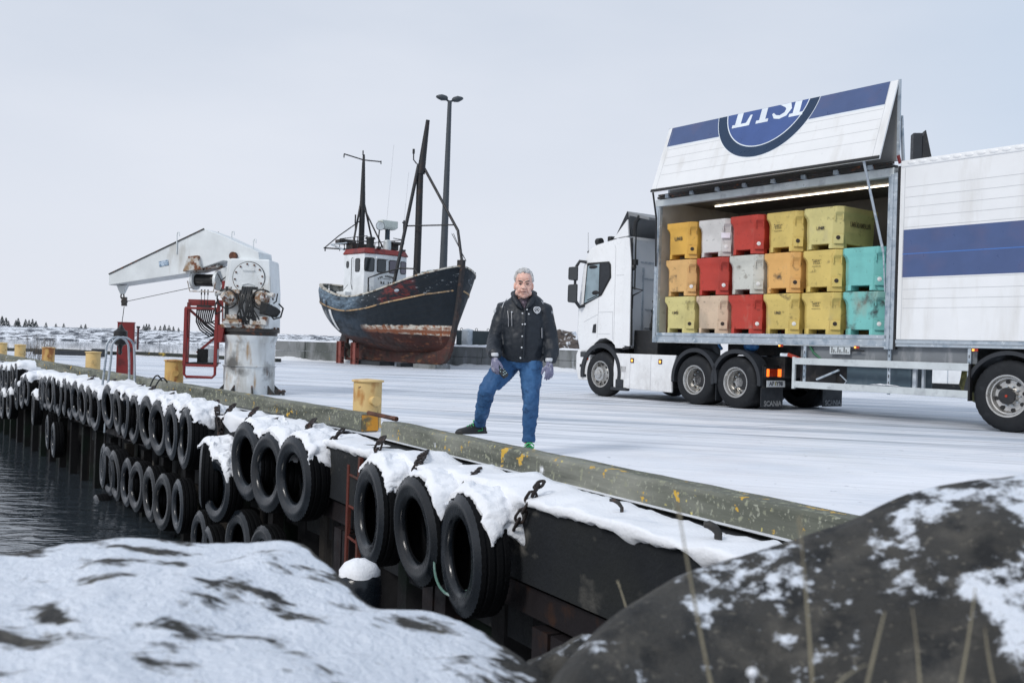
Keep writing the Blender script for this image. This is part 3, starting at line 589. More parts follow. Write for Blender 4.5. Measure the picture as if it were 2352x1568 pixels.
# ------------------------------------------------------------------ red ladder on the quay face
p0 = onq(803, .615, 1); p1 = onq(848, .615, 0)
e_ = (p1-p0).normalized(); pm_ = (p0+p1)/2
o = empty('quay_ladder', (pm_.x, pm_.y, -2.7), math.atan2(e_.y, e_.x), None, 'rusty red ladder fixed to the quay wall between two groups of tyres', 'ladder')
hw = .21
for sx_ in (-1, 1):
    g = G(); g.bb((sx_*hw-.035, -.02, -.6), (sx_*hw+.035, .02, 2.55+.06*sx_)); g.build('rail', m_ladder, o, bevel=.004)
for i in range(10):
    g = G(); z = -.4+.31*i; g.cyl((-hw+.035, 0, z), (hw-.035, 0, z), .014, n=10); g.build('rung', m_ladder, o, smooth=60)
# round dark fender with snow floating below
p = onq(826, 1.35, 0); q = at(826, 1320, p.y); o = empty('fender_buoy', (q.x, q.y, q.z-.55), 0, None, 'dark rubber fender drum topped with snow behind the left rock', 'fender')
g = G(); g.lathe([(0.02, 0), (.15, .02), (.17, .1), (.175, .45), (.165, .53), (.13, .57), (.02, .58)], 20, caps=True); g.build('drum', m_rubber, o, smooth=50)
g = G(); g.lathe([(.152, .545), (.15, .585), (.115, .64), (.05, .672), (.005, .68)], 20, caps=False, mod=lambda i, j: .012*math.sin(i*1.3+j)); g.build('snow_cap', m_snow, o, smooth=180)
# green rope through the nearest tyre
tyre0 = bpy.data.objects['quay_fender']; c = tyre0.matrix_world.translation; ax = (tyre0.matrix_world.to_3x3() @ V((0, 0, 1))).normalized(); ex = V((0, 0, 1)).cross(ax).normalized(); up = ax.cross(ex)
g = G(); pts = []
for i in range(15):
    f = i/14; a = R(172)+R(76)*f; rr = .485-.14*f**3 - .04*math.sin(f*PI)*0; pts.append(ex*(math.cos(a)*rr*(1-.25*f)) + up*(math.sin(a)*rr*.98) + ax*(.10+.075*math.sin(f*PI)))
pts.append(ex*(-.02)+up*(-.25)+ax*-.02)
m_rope = pm('green rope', (.1, .2, .17), [((.35, .42, .42), 30, .5, .7)], rough=.9, bump=.6, bscale=120)
g.tube(pts, .011, 7); o = g.build('rope', m_rope, smooth=70); o.location = c; tag(o, 'thin green rope looped around the nearest tyre', 'rope')
# ================================================================== BOLLARDS
def bollard_thing():
    o = empty('bollard', (0, 0, 0)); r_ = .172
    g = G(); g.lathe([(r_+.06, 0), (r_+.06, .02), (r_+.004, .022), (r_, .03), (r_, .545), (r_, .552)], 32, caps=False); g.build('post', m_bol, o, smooth=40)
    g = G(); g.lathe([(r_-.01, .552), (r_+.02, .553), (r_+.024, .563), (r_+.02, .574), (r_-.01, .58), (.01, .592)], 32, caps=True); g.build('cap_plate', m_bol, o, smooth=40)
    for a in (0, PI):
        g = G(); d = V((math.cos(a), math.sin(a), 0)); g.cyl(d*(r_-.02)+V((0, 0, .335)), d*(r_+.085)+V((0, 0, .335)), .052, n=20); g.cyl(d*(r_+.0845)+V((0, 0, .335)), d*(r_+.10)+V((0, 0, .335)), .058, n=20); g.build('horn', m_bol, o, smooth=40)
    return o
b0 = bollard_thing()
BO = [(848, .42, -1.02, 1.0, 'nearest and largest yellow bollard, behind the end of the left beam', 0), (402, .5, -1.15, 1, 'rust streaked yellow bollard left of the red control cage', 1), (215, .5, -1.1, 1, 'yellow bollard with a rusty round mark, left of the silver ladder hoops', 0), (112, .5, -1.05, 1, 'rust brown yellow bollard with dry weeds beside it', 1), (47, .5, -1.0, 1, 'second bollard from the left edge of the photo', 0), (5, .5, -1.0, 1, 'bollard cut off by the left edge of the photo', 0)]
for i, (px, off, a, sc, lb, ru) in enumerate(BO):
    o = b0 if i == 0 else copy_tree(b0); p = onq(px, -off, 1); o.location = (p.x, p.y, -.01); o.rotation_euler = (0, 0, a); o.scale = (sc,)*3
    tag(o, lb, 'bollard', 'yellow bollards along the quay')
    if ru:
        for ch in o.children:
            ch.data = ch.data.copy(); ch.data.materials[0] = m_bol2
# rusty bar lying on the beam end by the bollard
a, b = at(846, 948, 11.15), at(911, 966, 10.75)
a.z = .225; b.z = .195; g = G(); c = (a+b)/2
g.cyl(a-c, b-c, .024, n=10); g.cyl(b-c-(b-a).normalized()*.07, b-c, .027, n=10); o = g.build('rusty_bar', m_rust, smooth=50); o.location = c+V((0, 0, .01)); tag(o, 'short rusty round bar bridging the gap between two timber beams', 'bar')
# rope loops on the beam
p = onq(372, .02, 1); g = G()
for dx, h, l in ((0, .14, .5), (.34, .11, .42)):
    pts = [(dx-l*.42+l*.9*f, .14-.42*f, .05+h*math.sin(f*PI)+(.14 if 0 < f < 1 else 0)*math.sin(f*PI)) for f in [i/14 for i in range(15)]]
    g.tube(pts, .014, 7)
o = g.build('mooring_rope', m_blk, smooth=70); o.location = (p.x, p.y, -.02); o.rotation_euler = (0, 0, math.atan2(eL.y, eL.x)+PI); tag(o, 'dark rope loops hitched over the timber beam near the second bollard', 'rope')
# silver ladder hoops
hb = [((246, 888, .6), (281, 860, -.3), 770), ((265, 868, .5), (296, 868, .05), 772)]
p = onq(302, .25, 1); o = empty('ladder_handrail', (p.x, p.y, -.03), math.atan2(eL.y, eL.x), None, 'pair of silver tube hoops of a quay ladder in front of the red cabinet', 'handrail')
for sx_ in (-.20, .20):
    g = G(); pts = [(sx_, .47, -.75), (sx_, .46, -.05), (sx_, .40, .62)]
    for i in range(9): a = PI*i/8; pts.append((sx_, .20+.20*math.cos(a), .80+.20*math.sin(a)))
    pts += [(sx_, -.02, .5), (sx_, -.03, .17)]
    g.tube(pts, .021, 10); g.build('hoop', m_galv, o, smooth=70)
# red cabinet
m_redside = m_redp
p = onq(289, -.8, 1); o = empty('red_cabinet', (p.x, p.y, 0), R(18), None, 'tall dark red steel cabinet standing on the pier behind the ladder hoops', 'cabinet')
H_ = at(289, 741, p.y).z; wv = 46*p.y/FPX
g = G(); g.box((0, 0, H_/2), (wv*.78, wv*.8, H_-.006)); g.build('housing', m_redp, o, bevel=.008)
g = G(); g.box((0, 0, H_+.004), (wv*.82, wv*.84, .02)); g.build('lid', m_redp, o, bevel=.004)
g = G(); g.box((.01, -wv*.4-.006, H_*.52), (wv*.66, .012, H_*.86)); d_ = g.build('door', m_redp, o, bevel=.003)
g = G(); g.box((wv*.26, -wv*.4-.02, H_*.52), (.02, .02, .09)); g.build('handle', m_blk, d_)
# dark post with cap behind the cabinet
q = gz(316, 800); o = empty('mooring_pile', (q.x, q.y, 0), 0, None, 'thin dark red post standing at the far side of the pier, right of the cabinet', 'post')
h = at(316, 752, q.y).z; g = G(); g.cyl((0, 0, -.1), (0, 0, h), .075, n=12); g.build('pole', pm('dark red post', (.09, .025, .03), rough=.7), o, smooth=40)
g = G(); g.cyl((0, 0, h-.05), (0, 0, h+.1), .13, n=12); g.build('cap', m_dark, o, smooth=40)
# dry weeds beside the fourth bollard
p = onq(100, -.5, 1); g = G(); r = random.Random(3)
for i in range(46):
    x, y = r.uniform(-.55, .3), r.uniform(-.15, .15); h = r.uniform(.3, .95); b = r.uniform(-.15, .15)
    g.tube([(x, y, 0), (x+b*.4, y, h*.6), (x+b, y, h)], [.007, .005, .003], 4)
    for _ in range(3): f = r.uniform(.5, 1); z = h*f; g.tube([(x+b*f, y, z), (x+b*f+r.uniform(-.12, .12), y, z+.13)], [.004, .002], 4)
o = g.build('dry_weeds', pm('dry weed', (.12, .1, .08), rough=.9)); o.location = (p.x, p.y, 0); tag(o, 'clump of dry weed stalks beside the fourth bollard', 'weeds')
# low dark equipment on the pier at left
q = gz(160, 822); g = G(); g.box((-.9, 0, .16), (2.6, .22, .2)); g.box((.55, 0, .2), (.5, .45, .34)); o = g.build('steel_bar', m_dark, bevel=.02); o.location = (q.x-.2, q.y+2, 0); tag(o, 'low dark steel beam lying on the pier behind the second bollard', 'beam')
q = gz(520, 842); g = G(); g.box((0, 0, .3), (.9, .7, .6)); g.box((-.55, 0, .16), (.5, .6, .32)); o = g.build('machine_box', m_dark, bevel=.02); o.location = (q.x-.3, 40.5, 0); tag(o, 'dark box standing on the pier seen through the red cage', 'box')
# ================================================================== DECK CRANE
CR = empty('deck_crane', (-4.86, 18.5, 0), 0, None, 'rust stained white pedestal crane with tapered box boom standing behind the quay beam', 'crane')
g = G(); g.lathe([(.47, .0), (.462, .3), (.468, .50), (.49, .507), (.49, .521), (.455, .525), (.452, .93), (.462, .95), (.505, 1.06), (.505, 1.075)], 48); g.build('pedestal', m_pedestal, CR, smooth=35)
g = G(); g.lathe([(.2, 1.075), (.49, 1.077), (.49, 1.13), (.53, 1.135), (.53, 1.20), (.2, 1.205)], 40, caps=True); g.build('slew_ring', m_grease, CR, smooth=35)
g = G()
for i in range(20): a = 2*PI*i/20; g.cyl((.505*math.cos(a), .505*math.sin(a), 1.2), (.505*math.cos(a), .505*math.sin(a), 1.235), .018, n=6)
g.build('ring_bolts', m_rust, CR)
for i in range(9):
    a = 2*PI*i/9-.5; d = V((math.cos(a), math.sin(a), 0)); g = G(); t = V((-d.y, d.x, 0))*.012
    g.loft([[d*.46+t, d*.64+t, d*.46+V((0, 0, .17))+t], [d*.46-t, d*.64-t, d*.46+V((0, 0, .17))-t]]); g.build('base_gusset', m_grease, CR)
g = G()
for dx in (.62, .70, .58): g.cyl((dx, -.25, 0), (dx, -.25, .10), .03, n=8); g.cyl((dx, -.25, .055), (dx, -.25, .085), .05, n=6)
g.build('anchor_bolts', m_grease, CR, smooth=40)
hd = lambda z, w, dy: [(-w+.09, -dy, z), (w, -dy, z), (w, dy, z), (-w, dy, z), (-w, -dy+.14, z)]
g = G(); g.loft([hd(1.205, .45, .42), hd(1.9, .44, .40), hd(2.44, .40, .37), hd(2.47, .38, .35)]); g.build('crane_head', m_crw, CR, bevel=.012)
FY = lambda z: -(.42-.05*(z-1.2)/1.25)
g = G(); zc = 2.12; y = FY(zc)
g.cyl((.04, y+.03, zc), (.04, y-.022, zc), .285, n=40); cov = g.build('inspection_cover', m_crw, CR, smooth=40)
g = G(); g.tube([(.04+.29*math.cos(2*PI*i/40), y-.012, zc+.29*math.sin(2*PI*i/40)) for i in range(40)], .008, 6, closed=True); g.build('cover_seal', m_grease, CR, smooth=70)
g = G()
for i in range(12): a = 2*PI*i/12+.13; g.cyl((.04+.25*math.cos(a), y-.02, zc+.25*math.sin(a)), (.04+.25*math.cos(a), y-.045, zc+.25*math.sin(a)), .017, n=6)
g.build('cover_bolts', m_rust, cov)
g = G(); g.tube([(-.07, y-.02, zc+.14), (-.07, y-.05, zc+.14), (.14, y-.05, zc+.14), (.14, y-.02, zc+.14)], .008, 6); g.tube([(-.07, y-.03, zc-.19), (-.07, y-.035, zc-.13), (.035, y-.035, zc-.10), (.14, y-.035, zc-.13), (.14, y-.03, zc-.19)], .007, 6); g.build('cover_handle', m_crw, cov)
# boom
BM = Matrix.Rotation(R(-12), 4, 'Z')
def bp(x, z): return (x, z)
poly = [(-2.80, 1.945), (-2.80, 2.15), (-.86, 3.02), (-.50, 2.90), (.24, 2.60), (.26, 2.47), (-.16, 2.40), (-.46, 2.44), (-1.2, 2.19)]
XZ = BM @ Matrix(((1, 0, 0, 0), (0, 0, -1, 0), (0, 1, 0, 0), (0, 0, 0, 1)))
g = G(); g.prism([(a, b) for a, b in poly], -.27, .27, M=XZ); boom = g.build('boom', m_crw, CR, bevel=.008)
g = G()
for yy in (-.275, .275):        # dark rim plates along the upper edge
    for a, b in zip(poly[:3], poly[1:3]): pass
    g.add([], [])
    p, q = V((poly[1][0], yy, poly[1][1])), V((poly[2][0], yy, poly[2][1])); g.bar(p, q, .02, .022)
g.v = [BM @ V(p) for p in g.v]; g.build('edge_trim', m_grease, boom)
g = G(); g.cyl(BM @ V((-.24, -.33, 2.52)), BM @ V((-.24, .33, 2.52)), .075, n=20); g.build('boom_pivot', m_rust, boom, smooth=40)
for (x, z, l) in ((-1.4, 2.55, .38), (-.34, 2.80, .16), (.10, 2.66, .16)):
    g = G(); yy = -.285 if x < -1 else -.2; pts = [(x, yy, z), (x, yy, z+l-.03)] + [(x+.025-.025*math.cos(a), yy, z+l+.025*math.sin(a)) for a in (.8, 1.57, 2.4)] + [(x+.05, yy, z+l-.05)]
    g.tube([BM @ V(p) for p in pts], .011, 6); g.build('lifting_lug', m_crw, boom, smooth=70)
g = G(); g.prism([(-1.22, 2.22), (-.86, 2.26), (-.93, 2.52), (-1.12, 2.50)], .272, .36, M=XZ); g.build('winch_bracket', m_crr, boom, bevel=.006)
g = G(); c = (-1.66, -.279, 2.37); g.box(c, (.19, .006, .10), Matrix.Rotation(R(-11), 4, 'Y')); g.v = [BM @ V(p) for p in g.v]
m_plate = pm('blue grey plate', (.45, .55, .66), [((.12, .2, .3), 30, .5, .54, (.3, 1, 1))], rough=.5); g.build('name_plate', m_plate, boom)
g = G()

dr = G(); dr.cyl(BM @ V((-1.12, -.05, 2.08)), BM @ V((-.67, -.05, 2.08)), .115, n=24)
for x, w in ((-1.13, .185), (-.66, .185)): g = G(); g.cyl(BM @ V((x-.025, -.05, 2.08)), BM @ V((x+.025, -.05, 2.08)), w, n=24); g.build('winch_flange', m_crw, CR, smooth=40)
dr.build('winch_drum', m_blk, CR, smooth=40)
g = G(); g.bar(BM @ V((-1.2, -.05, 2.22)), BM @ V((-.6, -.05, 2.34)), .3, .05); g.tube([BM @ V(p) for p in [(-1.17, -.26, 2.05), (-1.12, -.26, 1.86), (-.64, -.26, 1.86), (-.6, -.26, 2.05)]], .012, 6); g.build('winch_frame', m_crr, CR)
g = G(); g.cyl((-.52, -.05, 2.30), (-.36, -.05, 1.88), .075, n=16); g.cyl((-.36, -.05, 1.9), (-.27, -.05, 1.55), .035, n=12); g.box((-.50, -.06, 1.93), (.1, .1, .12)); g.build('lift_cylinder', m_crw, CR, smooth=40)
g = G(); g.tube([(-.62, -.1, 2.2), (-.5, -.14, 2.0), (-.56, -.14, 1.82), (-.42, -.14, 1.78)], .012, 6); g.tube([(-.35, -.12, 2.3), (-.42, -.16, 2.16), (-.55, -.14, 2.06)], .011, 6); g.build('hydraulic_hose', m_blk, CR, smooth=70)
# hook tackle at the tip
tip = BM @ V((-2.68, 0, 1.95))
g = G(); g.loft([[tip+V((-.09, -.07, 0)), tip+V((.09, -.07, 0)), tip+V((.09, .07, 0)), tip+V((-.09, .07, 0))], [tip+V((-.035, -.03, -.16)), tip+V((.035, -.03, -.16)), tip+V((.035, .03, -.16)), tip+V((-.035, .03, -.16))]]); g.build('tip_bracket', m_crw, boom)
hk = tip+V((.04, 0, -.30))
g = G(); g.tube([tip+V((.03*math.cos(a), 0, -.2+.05*math.sin(a))) for a in [i*2*PI/10 for i in range(10)]], .014, 6, closed=True); g.tube([tip+V((.01, .03*math.cos(a), -.28+.05*math.sin(a))) for a in [i*2*PI/10 for i in range(10)]], .014, 6, closed=True)
g.box(hk, (.09, .06, .17)); g.cyl(hk+V((0, -.04, 0)), hk+V((0, .04, 0)), .05, n=14); g.build('pulley_block', m_grease, CR, smooth=40)
g = G(); g.tube([hk+V((0, 0, -.1)), hk+V((-.04, 0, -.5))], .007, 6); g.tube([hk+V((.03, 0, .0)), BM @ V((-1.15, -.05, 1.95))], .006, 6); g.build('hoist_cable', m_blk, CR)
bl_ = hk+V((-.05, 0, -.60))
g = G(); g.loft([[bl_+V((r_*math.cos(2*PI*i/14), r_*math.sin(2*PI*i/14), z)) for i in range(14)] for r_, z in ((.02, .16), (.05, .10), (.08, .06), (.125, .03), (.13, -.16), (.12, -.21), (.05, -.25), (.03, -.33), (.04, -.38), (.02, -.42))]); g.build('ball_weight', m_blk, CR, smooth=35)
# red control cage
ca = G(); x0, x1, z0, z1, ya, yb = -1.22, -.52, .50, 1.66, -.40, .18; t = .055
for (x, y_, a, b) in ((x0+.14, ya, z0, 1.54), (x1, ya, z0, 1.54), (x0, yb, z0, z1), (x1-.14, yb, z0, z1)): ca.box((x, y_, (a+b)/2), (t, t, b-a))
for (p, q) in (((x0+.14, ya, 1.54), (x1, ya, 1.54)), ((x0, yb, z1), (x1-.0, yb, z1)), ((x0+.14, ya, z0), (x1, ya, z0)), ((x0, yb, z0), (x1-.14, yb, z0)), ((x0+.14, ya, z0), (x0, yb, z0)), ((x1, ya, z0), (x1-.14, yb, z0)), ((x0+.14, ya, 1.54), (x0, yb, 1.56)),
               ((x0, yb, 1.54), (x1-.14, yb, 1.06)), ((x0+.18, yb, .72), (x1-.14, yb, 1.06)), ((x0+.14, ya, 1.5), (x0, yb, 1.0)), ((x0, yb, 1.0), (x0+.14, ya, .52))): ca.bar(p, q, t*.8, t*.8)
ca.box((-.98, yb, 1.66), (.5, .04, .12)); ca.box((-.58, yb, 1.66), (.2, .04, .12))
cage = ca.build('control_cage', m_redp, CR, bevel=.004)
g = G(); g.tube([(x0+.14, ya, .52), (x0+.14, ya, .34), (x0+.18, ya, .29), (x1-.05, ya, .29), (x1, ya, .34), (x1, ya, .52)], .026, 8); g.build('step', m_redp, cage, smooth=70)
g = G(); g.bb((x0+.20, yb-.05, z0+.02), (x1-.3, yb-.03, z0+.30)); g.bb((x0+.16, ya+.02, z0+.03), (x1-.05, yb-.05, z0+.05)); g.build('floor_tray', m_conc, cage)
g = G(); g.bb((x1-.29, yb-.06, z0+.02), (x1-.1, yb-.035, z0+.30)); g.build('kick_plate', m_galv, cage)
g = G(); g.loft([[(-.55, -.42, 1.25), (-.36, -.42, 1.25), (-.36, -.2, 1.25), (-.55, -.2, 1.25)], [(-.52, -.42, .93), (-.42, -.42, .93), (-.42, -.2, .93), (-.52, -.2, .93)]]); g.build('cage_bracket', m_redp, cage)
g = G(); g.box((-.86, -.05, 1.56), (.24, .14, .1)); lv = [g.cyl((-.92+.06*i, -.05, 1.6), (-.92+.06*i, -.05, 1.84), .006, n=6) for i in range(3)]
for i in range(3): g.cyl((-.92+.06*i, -.05, 1.80), (-.92+.06*i, -.05, 1.9), .013, n=8)
g.build('valve_levers', m_blk, cage)
g = G(); r = random.Random(5)
for i in range(9):
    x = -.98+.03*i; zl = 1.0+.05*r.random()+.02*i; pts = [(x, -.08+.02*i, 1.56), (x-.01, -.08, 1.3), (x+.06, -.06, zl+.12), (x+.22, -.02, zl), (-.55, .0, zl+.05), (-.40, -.1, 1.45+.03*i)]
    g.tube([V(p)+V((0, .012*i, 0)) for p in sum([[pts[j], [(a+b)/2 for a, b in zip(pts[j], pts[j+1])]] for j in range(5)], [])+[pts[-1]]], .014, 6)
g.build('hose_bundle', m_blk, CR, smooth=70)
g = G(); g.bar((-.45, -.2, 1.3), (-.47, -.2, 2.06), .05, .06); g.bar((-.5, -.2, 1.52), (-.36, -.2, 1.52), .04, .04); g.build('cage_post', m_redp, CR)
# motors and pipework on the head
for sx_, lean in ((-1, 0), (1, 1)):
    x = .04+sx_*.27; g = G()
    g.cyl((x, -.36, 1.74), (x+sx_*.03, -.66, 1.74), .13, .11, n=18); g.cyl((x+sx_*.03, -.66, 1.74), (x+sx_*.10, -.74, 1.78), .07, .06, n=14); g.cyl((x, -.42, 1.62), (x, -.42, 1.87), .10, n=14)
    g.box((x-sx_*.05, -.48, 1.86), (.2, .16, .07)); g.cyl((x+sx_*.08, -.6, 1.84), (x+sx_*.26, -.66, 1.80), .045, n=12); g.cyl((x+sx_*.02, -.55, 1.82), (x+sx_*.02, -.55, 1.94), .03, n=10)
    g.lathe([(.14, 0), (.15, .02), (.14, .04)], 18, Matrix.Translation((x, -.5, 1.74)) @ Matrix.Rotation(PI/2, 4, 'X'))
    g.build('slew_motor', m_crr, CR, smooth=40)
g = G(); g.bb((-.36, -.58, 1.27), (-.02, -.40, 1.36)); g.bb((-.3, -.6, 1.36), (-.1, -.42, 1.44)); g.bb((-.42, -.5, 1.205), (.36, -.42, 1.27)); g.bb((.12, -.55, 1.27), (.42, -.42, 1.42)); g.build('valve_block', m_crr, CR, bevel=.01)
g = G(); r = random.Random(11)
for i in range(16):
    x = .0+.018*i-.04; pts = [(x-.02, -.43, 1.95), (x+r.uniform(-.03, .03), -.56, 1.82), (x+r.uniform(-.07, .07), -.6, 1.6), (x+r.uniform(-.12, .1), -.58, 1.42), (x+r.uniform(-.2, .25), -.5, 1.28)]
    pts = sum([[V(pts[j]), (V(pts[j])+V(pts[j+1]))/2] for j in range(4)], [])+[V(pts[-1])]; g.tube(pts, r.uniform(.010, .019), 6)
for cx, rr, zc in ((-.28, .17, 1.72), (.36, .18, 1.72)):
    g.tube([(cx+rr*math.cos(a)*1.05, -.62-.05*math.sin(a), zc+rr*math.sin(a)) for a in [i*2*PI/24 for i in range(23)]], .014, 6)
g.tube([(.45, -.55, 1.5), (.56, -.56, 1.38), (.68, -.56, 1.42), (.72, -.56, 1.58), (.64, -.58, 1.66)], .016, 6); g.tube([(-.40, -.5, 1.5), (-.53, -.46, 1.44), (-.55, -.42, 1.6), (-.5, -.4, 1.72)], .015, 6); g.tube([(.62, -.6, 1.84), (.6, -.6, 1.7), (.55, -.6, 1.66)], .012, 6)
g.build('hydraulic_hoses', m_blk, CR, smooth=70)
g = G(); g.loft([[(.34, -.70, 1.70), (.50, -.72, 1.66), (.44, -.70, 1.50), (.30, -.66, 1.46)], [(.62, -.58, 1.60), (.70, -.56, 1.52), (.60, -.5, 1.40), (.48, -.46, 1.42)]]); g.build('black_shroud', m_blk, CR, bevel=.02)
g = G(); g.bb((-.37, -.43, 1.25), (-.31, -.405, 1.95)); g.build('black_strip', m_blk, CR)
# ================================================================== CONCRETE BLOCK WALL, things behind it
q0, q1 = gz(632, 826), gz(1420, 858)
d_ = (q1-q0).normalized(); ln = (q1-q0).length
o = empty('block_wall', (q0.x, q0.y, 0), math.atan2(d_.y, d_.x), None, 'two course grey concrete block wall with snow on top, behind the boat', 'wall')
g = G(); x = 0; r = random.Random(4)
while x < ln:
    w_ = r.uniform(1.5, 2.3)
    for k in (0, 1):
        j = r.uniform(-.03, .03); g.bb((x+.008, j, .01+.47*k), (min(x+w_, ln)-.008, .7+j, .47*(k+1)+r.uniform(-.012, .0)))
    x += w_
g.build('blocks', m_concg, o, bevel=.015)
g = G(); nu = int(ln/.15)
g.grid(nu, 6, lambda u, v: (ln*u, -.02+.74*v, .935+.09*sstep(0, .25, v)*sstep(1, .75, v)*(.7+.9*fbm((u*ln, v, 0), 1.3, 4))))
g.build('snow_top', m_snow, o, smooth=180)
g = G(); nu = int(ln/.12)
g.grid(nu, 5, lambda u, v: (ln*u, -.75+.77*v, .001+(.05+.17*max(0, .25+fbm((u*ln, 1, 9), .8, 2)))*v**1.4)); g.build('snow_drift', m_snow, o, smooth=180)
# dark tank and silver drum behind the wall
q = gz(1112, 846); o = empty('container', (at(1098, 800, 47).x, 47.0, 0), R(-4), None, 'dark green tank box with lifting lugs behind the wall, left of the man', 'container')
zt = at(1098, 760, 47).z; g = G(); g.box((0, 0, zt/2), (1.95, 1.2, zt)); g.build('tank_body', pm('dark tank paint', (.02, .035, .045), rough=.5), o, bevel=.03)
for dx in (-.75, -.05, .5): g = G(); g.tube([(dx-.05, -.5, zt), (dx-.05, -.5, zt+.08), (dx, -.5, zt+.12), (dx+.05, -.5, zt+.08), (dx+.05, -.5, zt)], .014, 6); g.build('lifting_lug', m_blk, o)
x_ = at(1073, 800, 46.6).x; o = empty('steel_drum', (x_, 46.6, 0), 0, None, 'pale silver cylinder tank between boat hull and dark tank box', 'tank'); z2 = at(1073, 757, 46.6).z
g = G(); g.lathe([(.31, 0), (.31, z2*.7), (.318, z2*.7), (.318, z2*.72), (.31, z2*.72), (.31, z2-.05), (.26, z2), (.02, z2+.05)], 24, caps=True); g.build('shell', m_galv, o, smooth=40)
m_rock = pm('snowy basalt rubble', (.11, .09, .08), [((.04, .035, .035), 3, .5, .6), ((.8, .82, .86), 2.6, .56, .6)], rough=.9, bump=.6, bscale=8)
def rock_mesh(seed, r, sub=2, rough=.3):
    import bmesh
    bm = bmesh.new(); bmesh.ops.create_icosphere(bm, subdivisions=sub, radius=1)
    for v in bm.verts: v.co *= 1+rough*fbm(v.co, 1.1, seed*3.1, 4)
    g = G(); g.v = [V((v.co.x*r[0], v.co.y*r[1], v.co.z*r[2])) for v in bm.verts]; g.f = [tuple(v.index for v in f.verts) for f in bm.faces]; g.mi = [0]*len(g.f); bm.free(); return g
r = random.Random(9)
RK = [(1262, 46.5, 1.0, 'left boulder of the pile behind the wall, right of the man'), (1284, 47.5, 1.35, 'big middle boulder of the pile behind the wall, right of the man'), (1308, 46.4, .9, 'right boulder of the pile by the lorry cab, behind the wall'), (1272, 48.5, 1.2, 'back boulder of the pile behind the wall, right of the man'), (1298, 48, 1.15, 'upper right boulder of the pile behind the wall'), (1058, 46.4, .7, 'snowy boulder behind the wall beside the boat stem'), (1046, 46.8, .55, 'small boulder behind the wall under the boat bow')]
for i, (px, Y, s_, lb) in enumerate(RK):
    o = rock_mesh(i, (s_*.72, s_*.7, s_*.62), 3, .75).build('boulder', m_rock, smooth=60); o.location = (at(px, 790, Y).x, Y, s_*.5+.35); tag(o, lb, 'rock', 'boulders behind the wall')
# ================================================================== LAMP POST
Y = 48.0; b = at(1017, 640, Y); t_ = at(1033, 232, Y); H_ = t_.z; lean = (t_.x-b.x)/(t_.z-b.z)
o = empty('lamp_post', (b.x-lean*b.z, Y, 0), 0, None, 'tall dark tapered lamp post with two lamp heads behind the boat', 'lamp post')
m_post = pm('dark grey post', (.045, .055, .065), rough=.5)
g = G(); g.tube([(lean*H_*f, 0, H_*f) for f in (0, .25, .5, .75, 1)], [.235, .205, .17, .135, .10], 14); g.build('pole', m_post, o, smooth=60)
for sx_, yw in ((-1, -.3), (1, .5)):
    tx = lean*H_
    g = G(); g.tube([(tx, 0, H_-.05), (tx+sx_*.12, yw*.1, H_+.02), (tx+sx_*.24, yw*.25, H_+.12)], .05, 8); g.build('bracket', m_post, o, smooth=60)
    g = G(); c = V((tx+sx_*.36, yw*.3, H_+.12)); mm = Matrix.Translation(c) @ Matrix.Rotation(math.atan2(yw, sx_), 4, 'Z') @ Matrix.Rotation(R(-14 if sx_ > 0 else -4), 4, 'Y')
    g.loft([[(x, w*math.cos(a), h*math.sin(a)+(.02 if math.sin(a) > 0 else .0)) for a in [i*2*PI/14 for i in range(14)]] for x, w, h in ((-.27, .06, .05), (-.19, .13, .11), (.03, .19, .14), (.21, .15, .08), (.30, .05, .03))], M=mm)
    g.build('lamp_head', m_post, o, smooth=60)
# ================================================================== FISHING BOAT ON BLOCKS
BP = gz(1022, 848); TB = R(42)
# local axes: x = towards the stern, y = port side (away from the viewer), z up
bx = V((-math.sin(TB), math.cos(TB), 0)); by = V((math.cos(TB), math.sin(TB), 0))
BT = empty('fishing_boat', (BP.x, BP.y, 0), math.atan2(bx.y, bx.x), None, 'old wooden fishing boat with dark worn hull and white red roofed wheelhouse, propped on land', 'boat')
# rotating +90 deg from x gives -by, so local y must be flipped: y_local = -(port offset)
PY = -1
b_tab = [(-.93, .02), (-.86, .30), (-.72, .66), (-.5, 1.02), (-.2, 1.30), (.3, 1.55), (1, 1.75), (2, 1.88), (3.5, 1.94), (5, 1.92), (6.3, 1.80), (7.3, 1.56), (8.1, 1.18), (8.6, .82), (8.9, .50), (9.05, .22), (9.1, .04)]
s_tab = [(-.93, 4.16), (-.5, 3.92), (.0, 3.76), (1, 3.50), (2, 3.27), (3, 3.07), (4.2, 2.94), (5.2, 2.97), (6.2, 3.14), (7.2, 3.36), (8.2, 3.56), (9.1, 3.68)]
k_tab = [(-.93, 4.1), (-.86, 3.85), (-.72, 2.6), (-.5, 1.45), (-.35, 1.0), (0, .72), (.8, .62), (2, .60), (4, .62), (5.5, .78), (6.5, 1.02), (7.3, 1.34), (8.0, 1.78), (8.6, 2.28), (8.9, 2.62), (9.05, 2.9), (9.1, 3.1)]
def sect(t, v):
    b = smooth_tab(b_tab, t); s_ = smooth_tab(s_tab, t); k = smooth_tab(k_tab, t)
    wb = sstep(2.2, -.8, t); ws = sstep(6.2, 9.0, t)
    full = (1-(1-v)**2.3)**.62
    vee = (.42*v+.58*v**2.0); vee = .55*vee + .45*(1-(1-v)**1.5)
    st = (1-(1-v)**2.0)**.60
    y = full*(1-wb)+vee*wb if t < 4 else full*(1-ws)+st*ws
    y = y*(1-.07*sstep(.86, 1, v)*(1-wb))
    return b*y, k+(s_-k)*v
def strake_z(t): return smooth_tab(s_tab, t)-lerp_tab([(-.9, .88), (0, .76), (2, .66), (4, .60), (6, .62), (9.1, .72)], t)
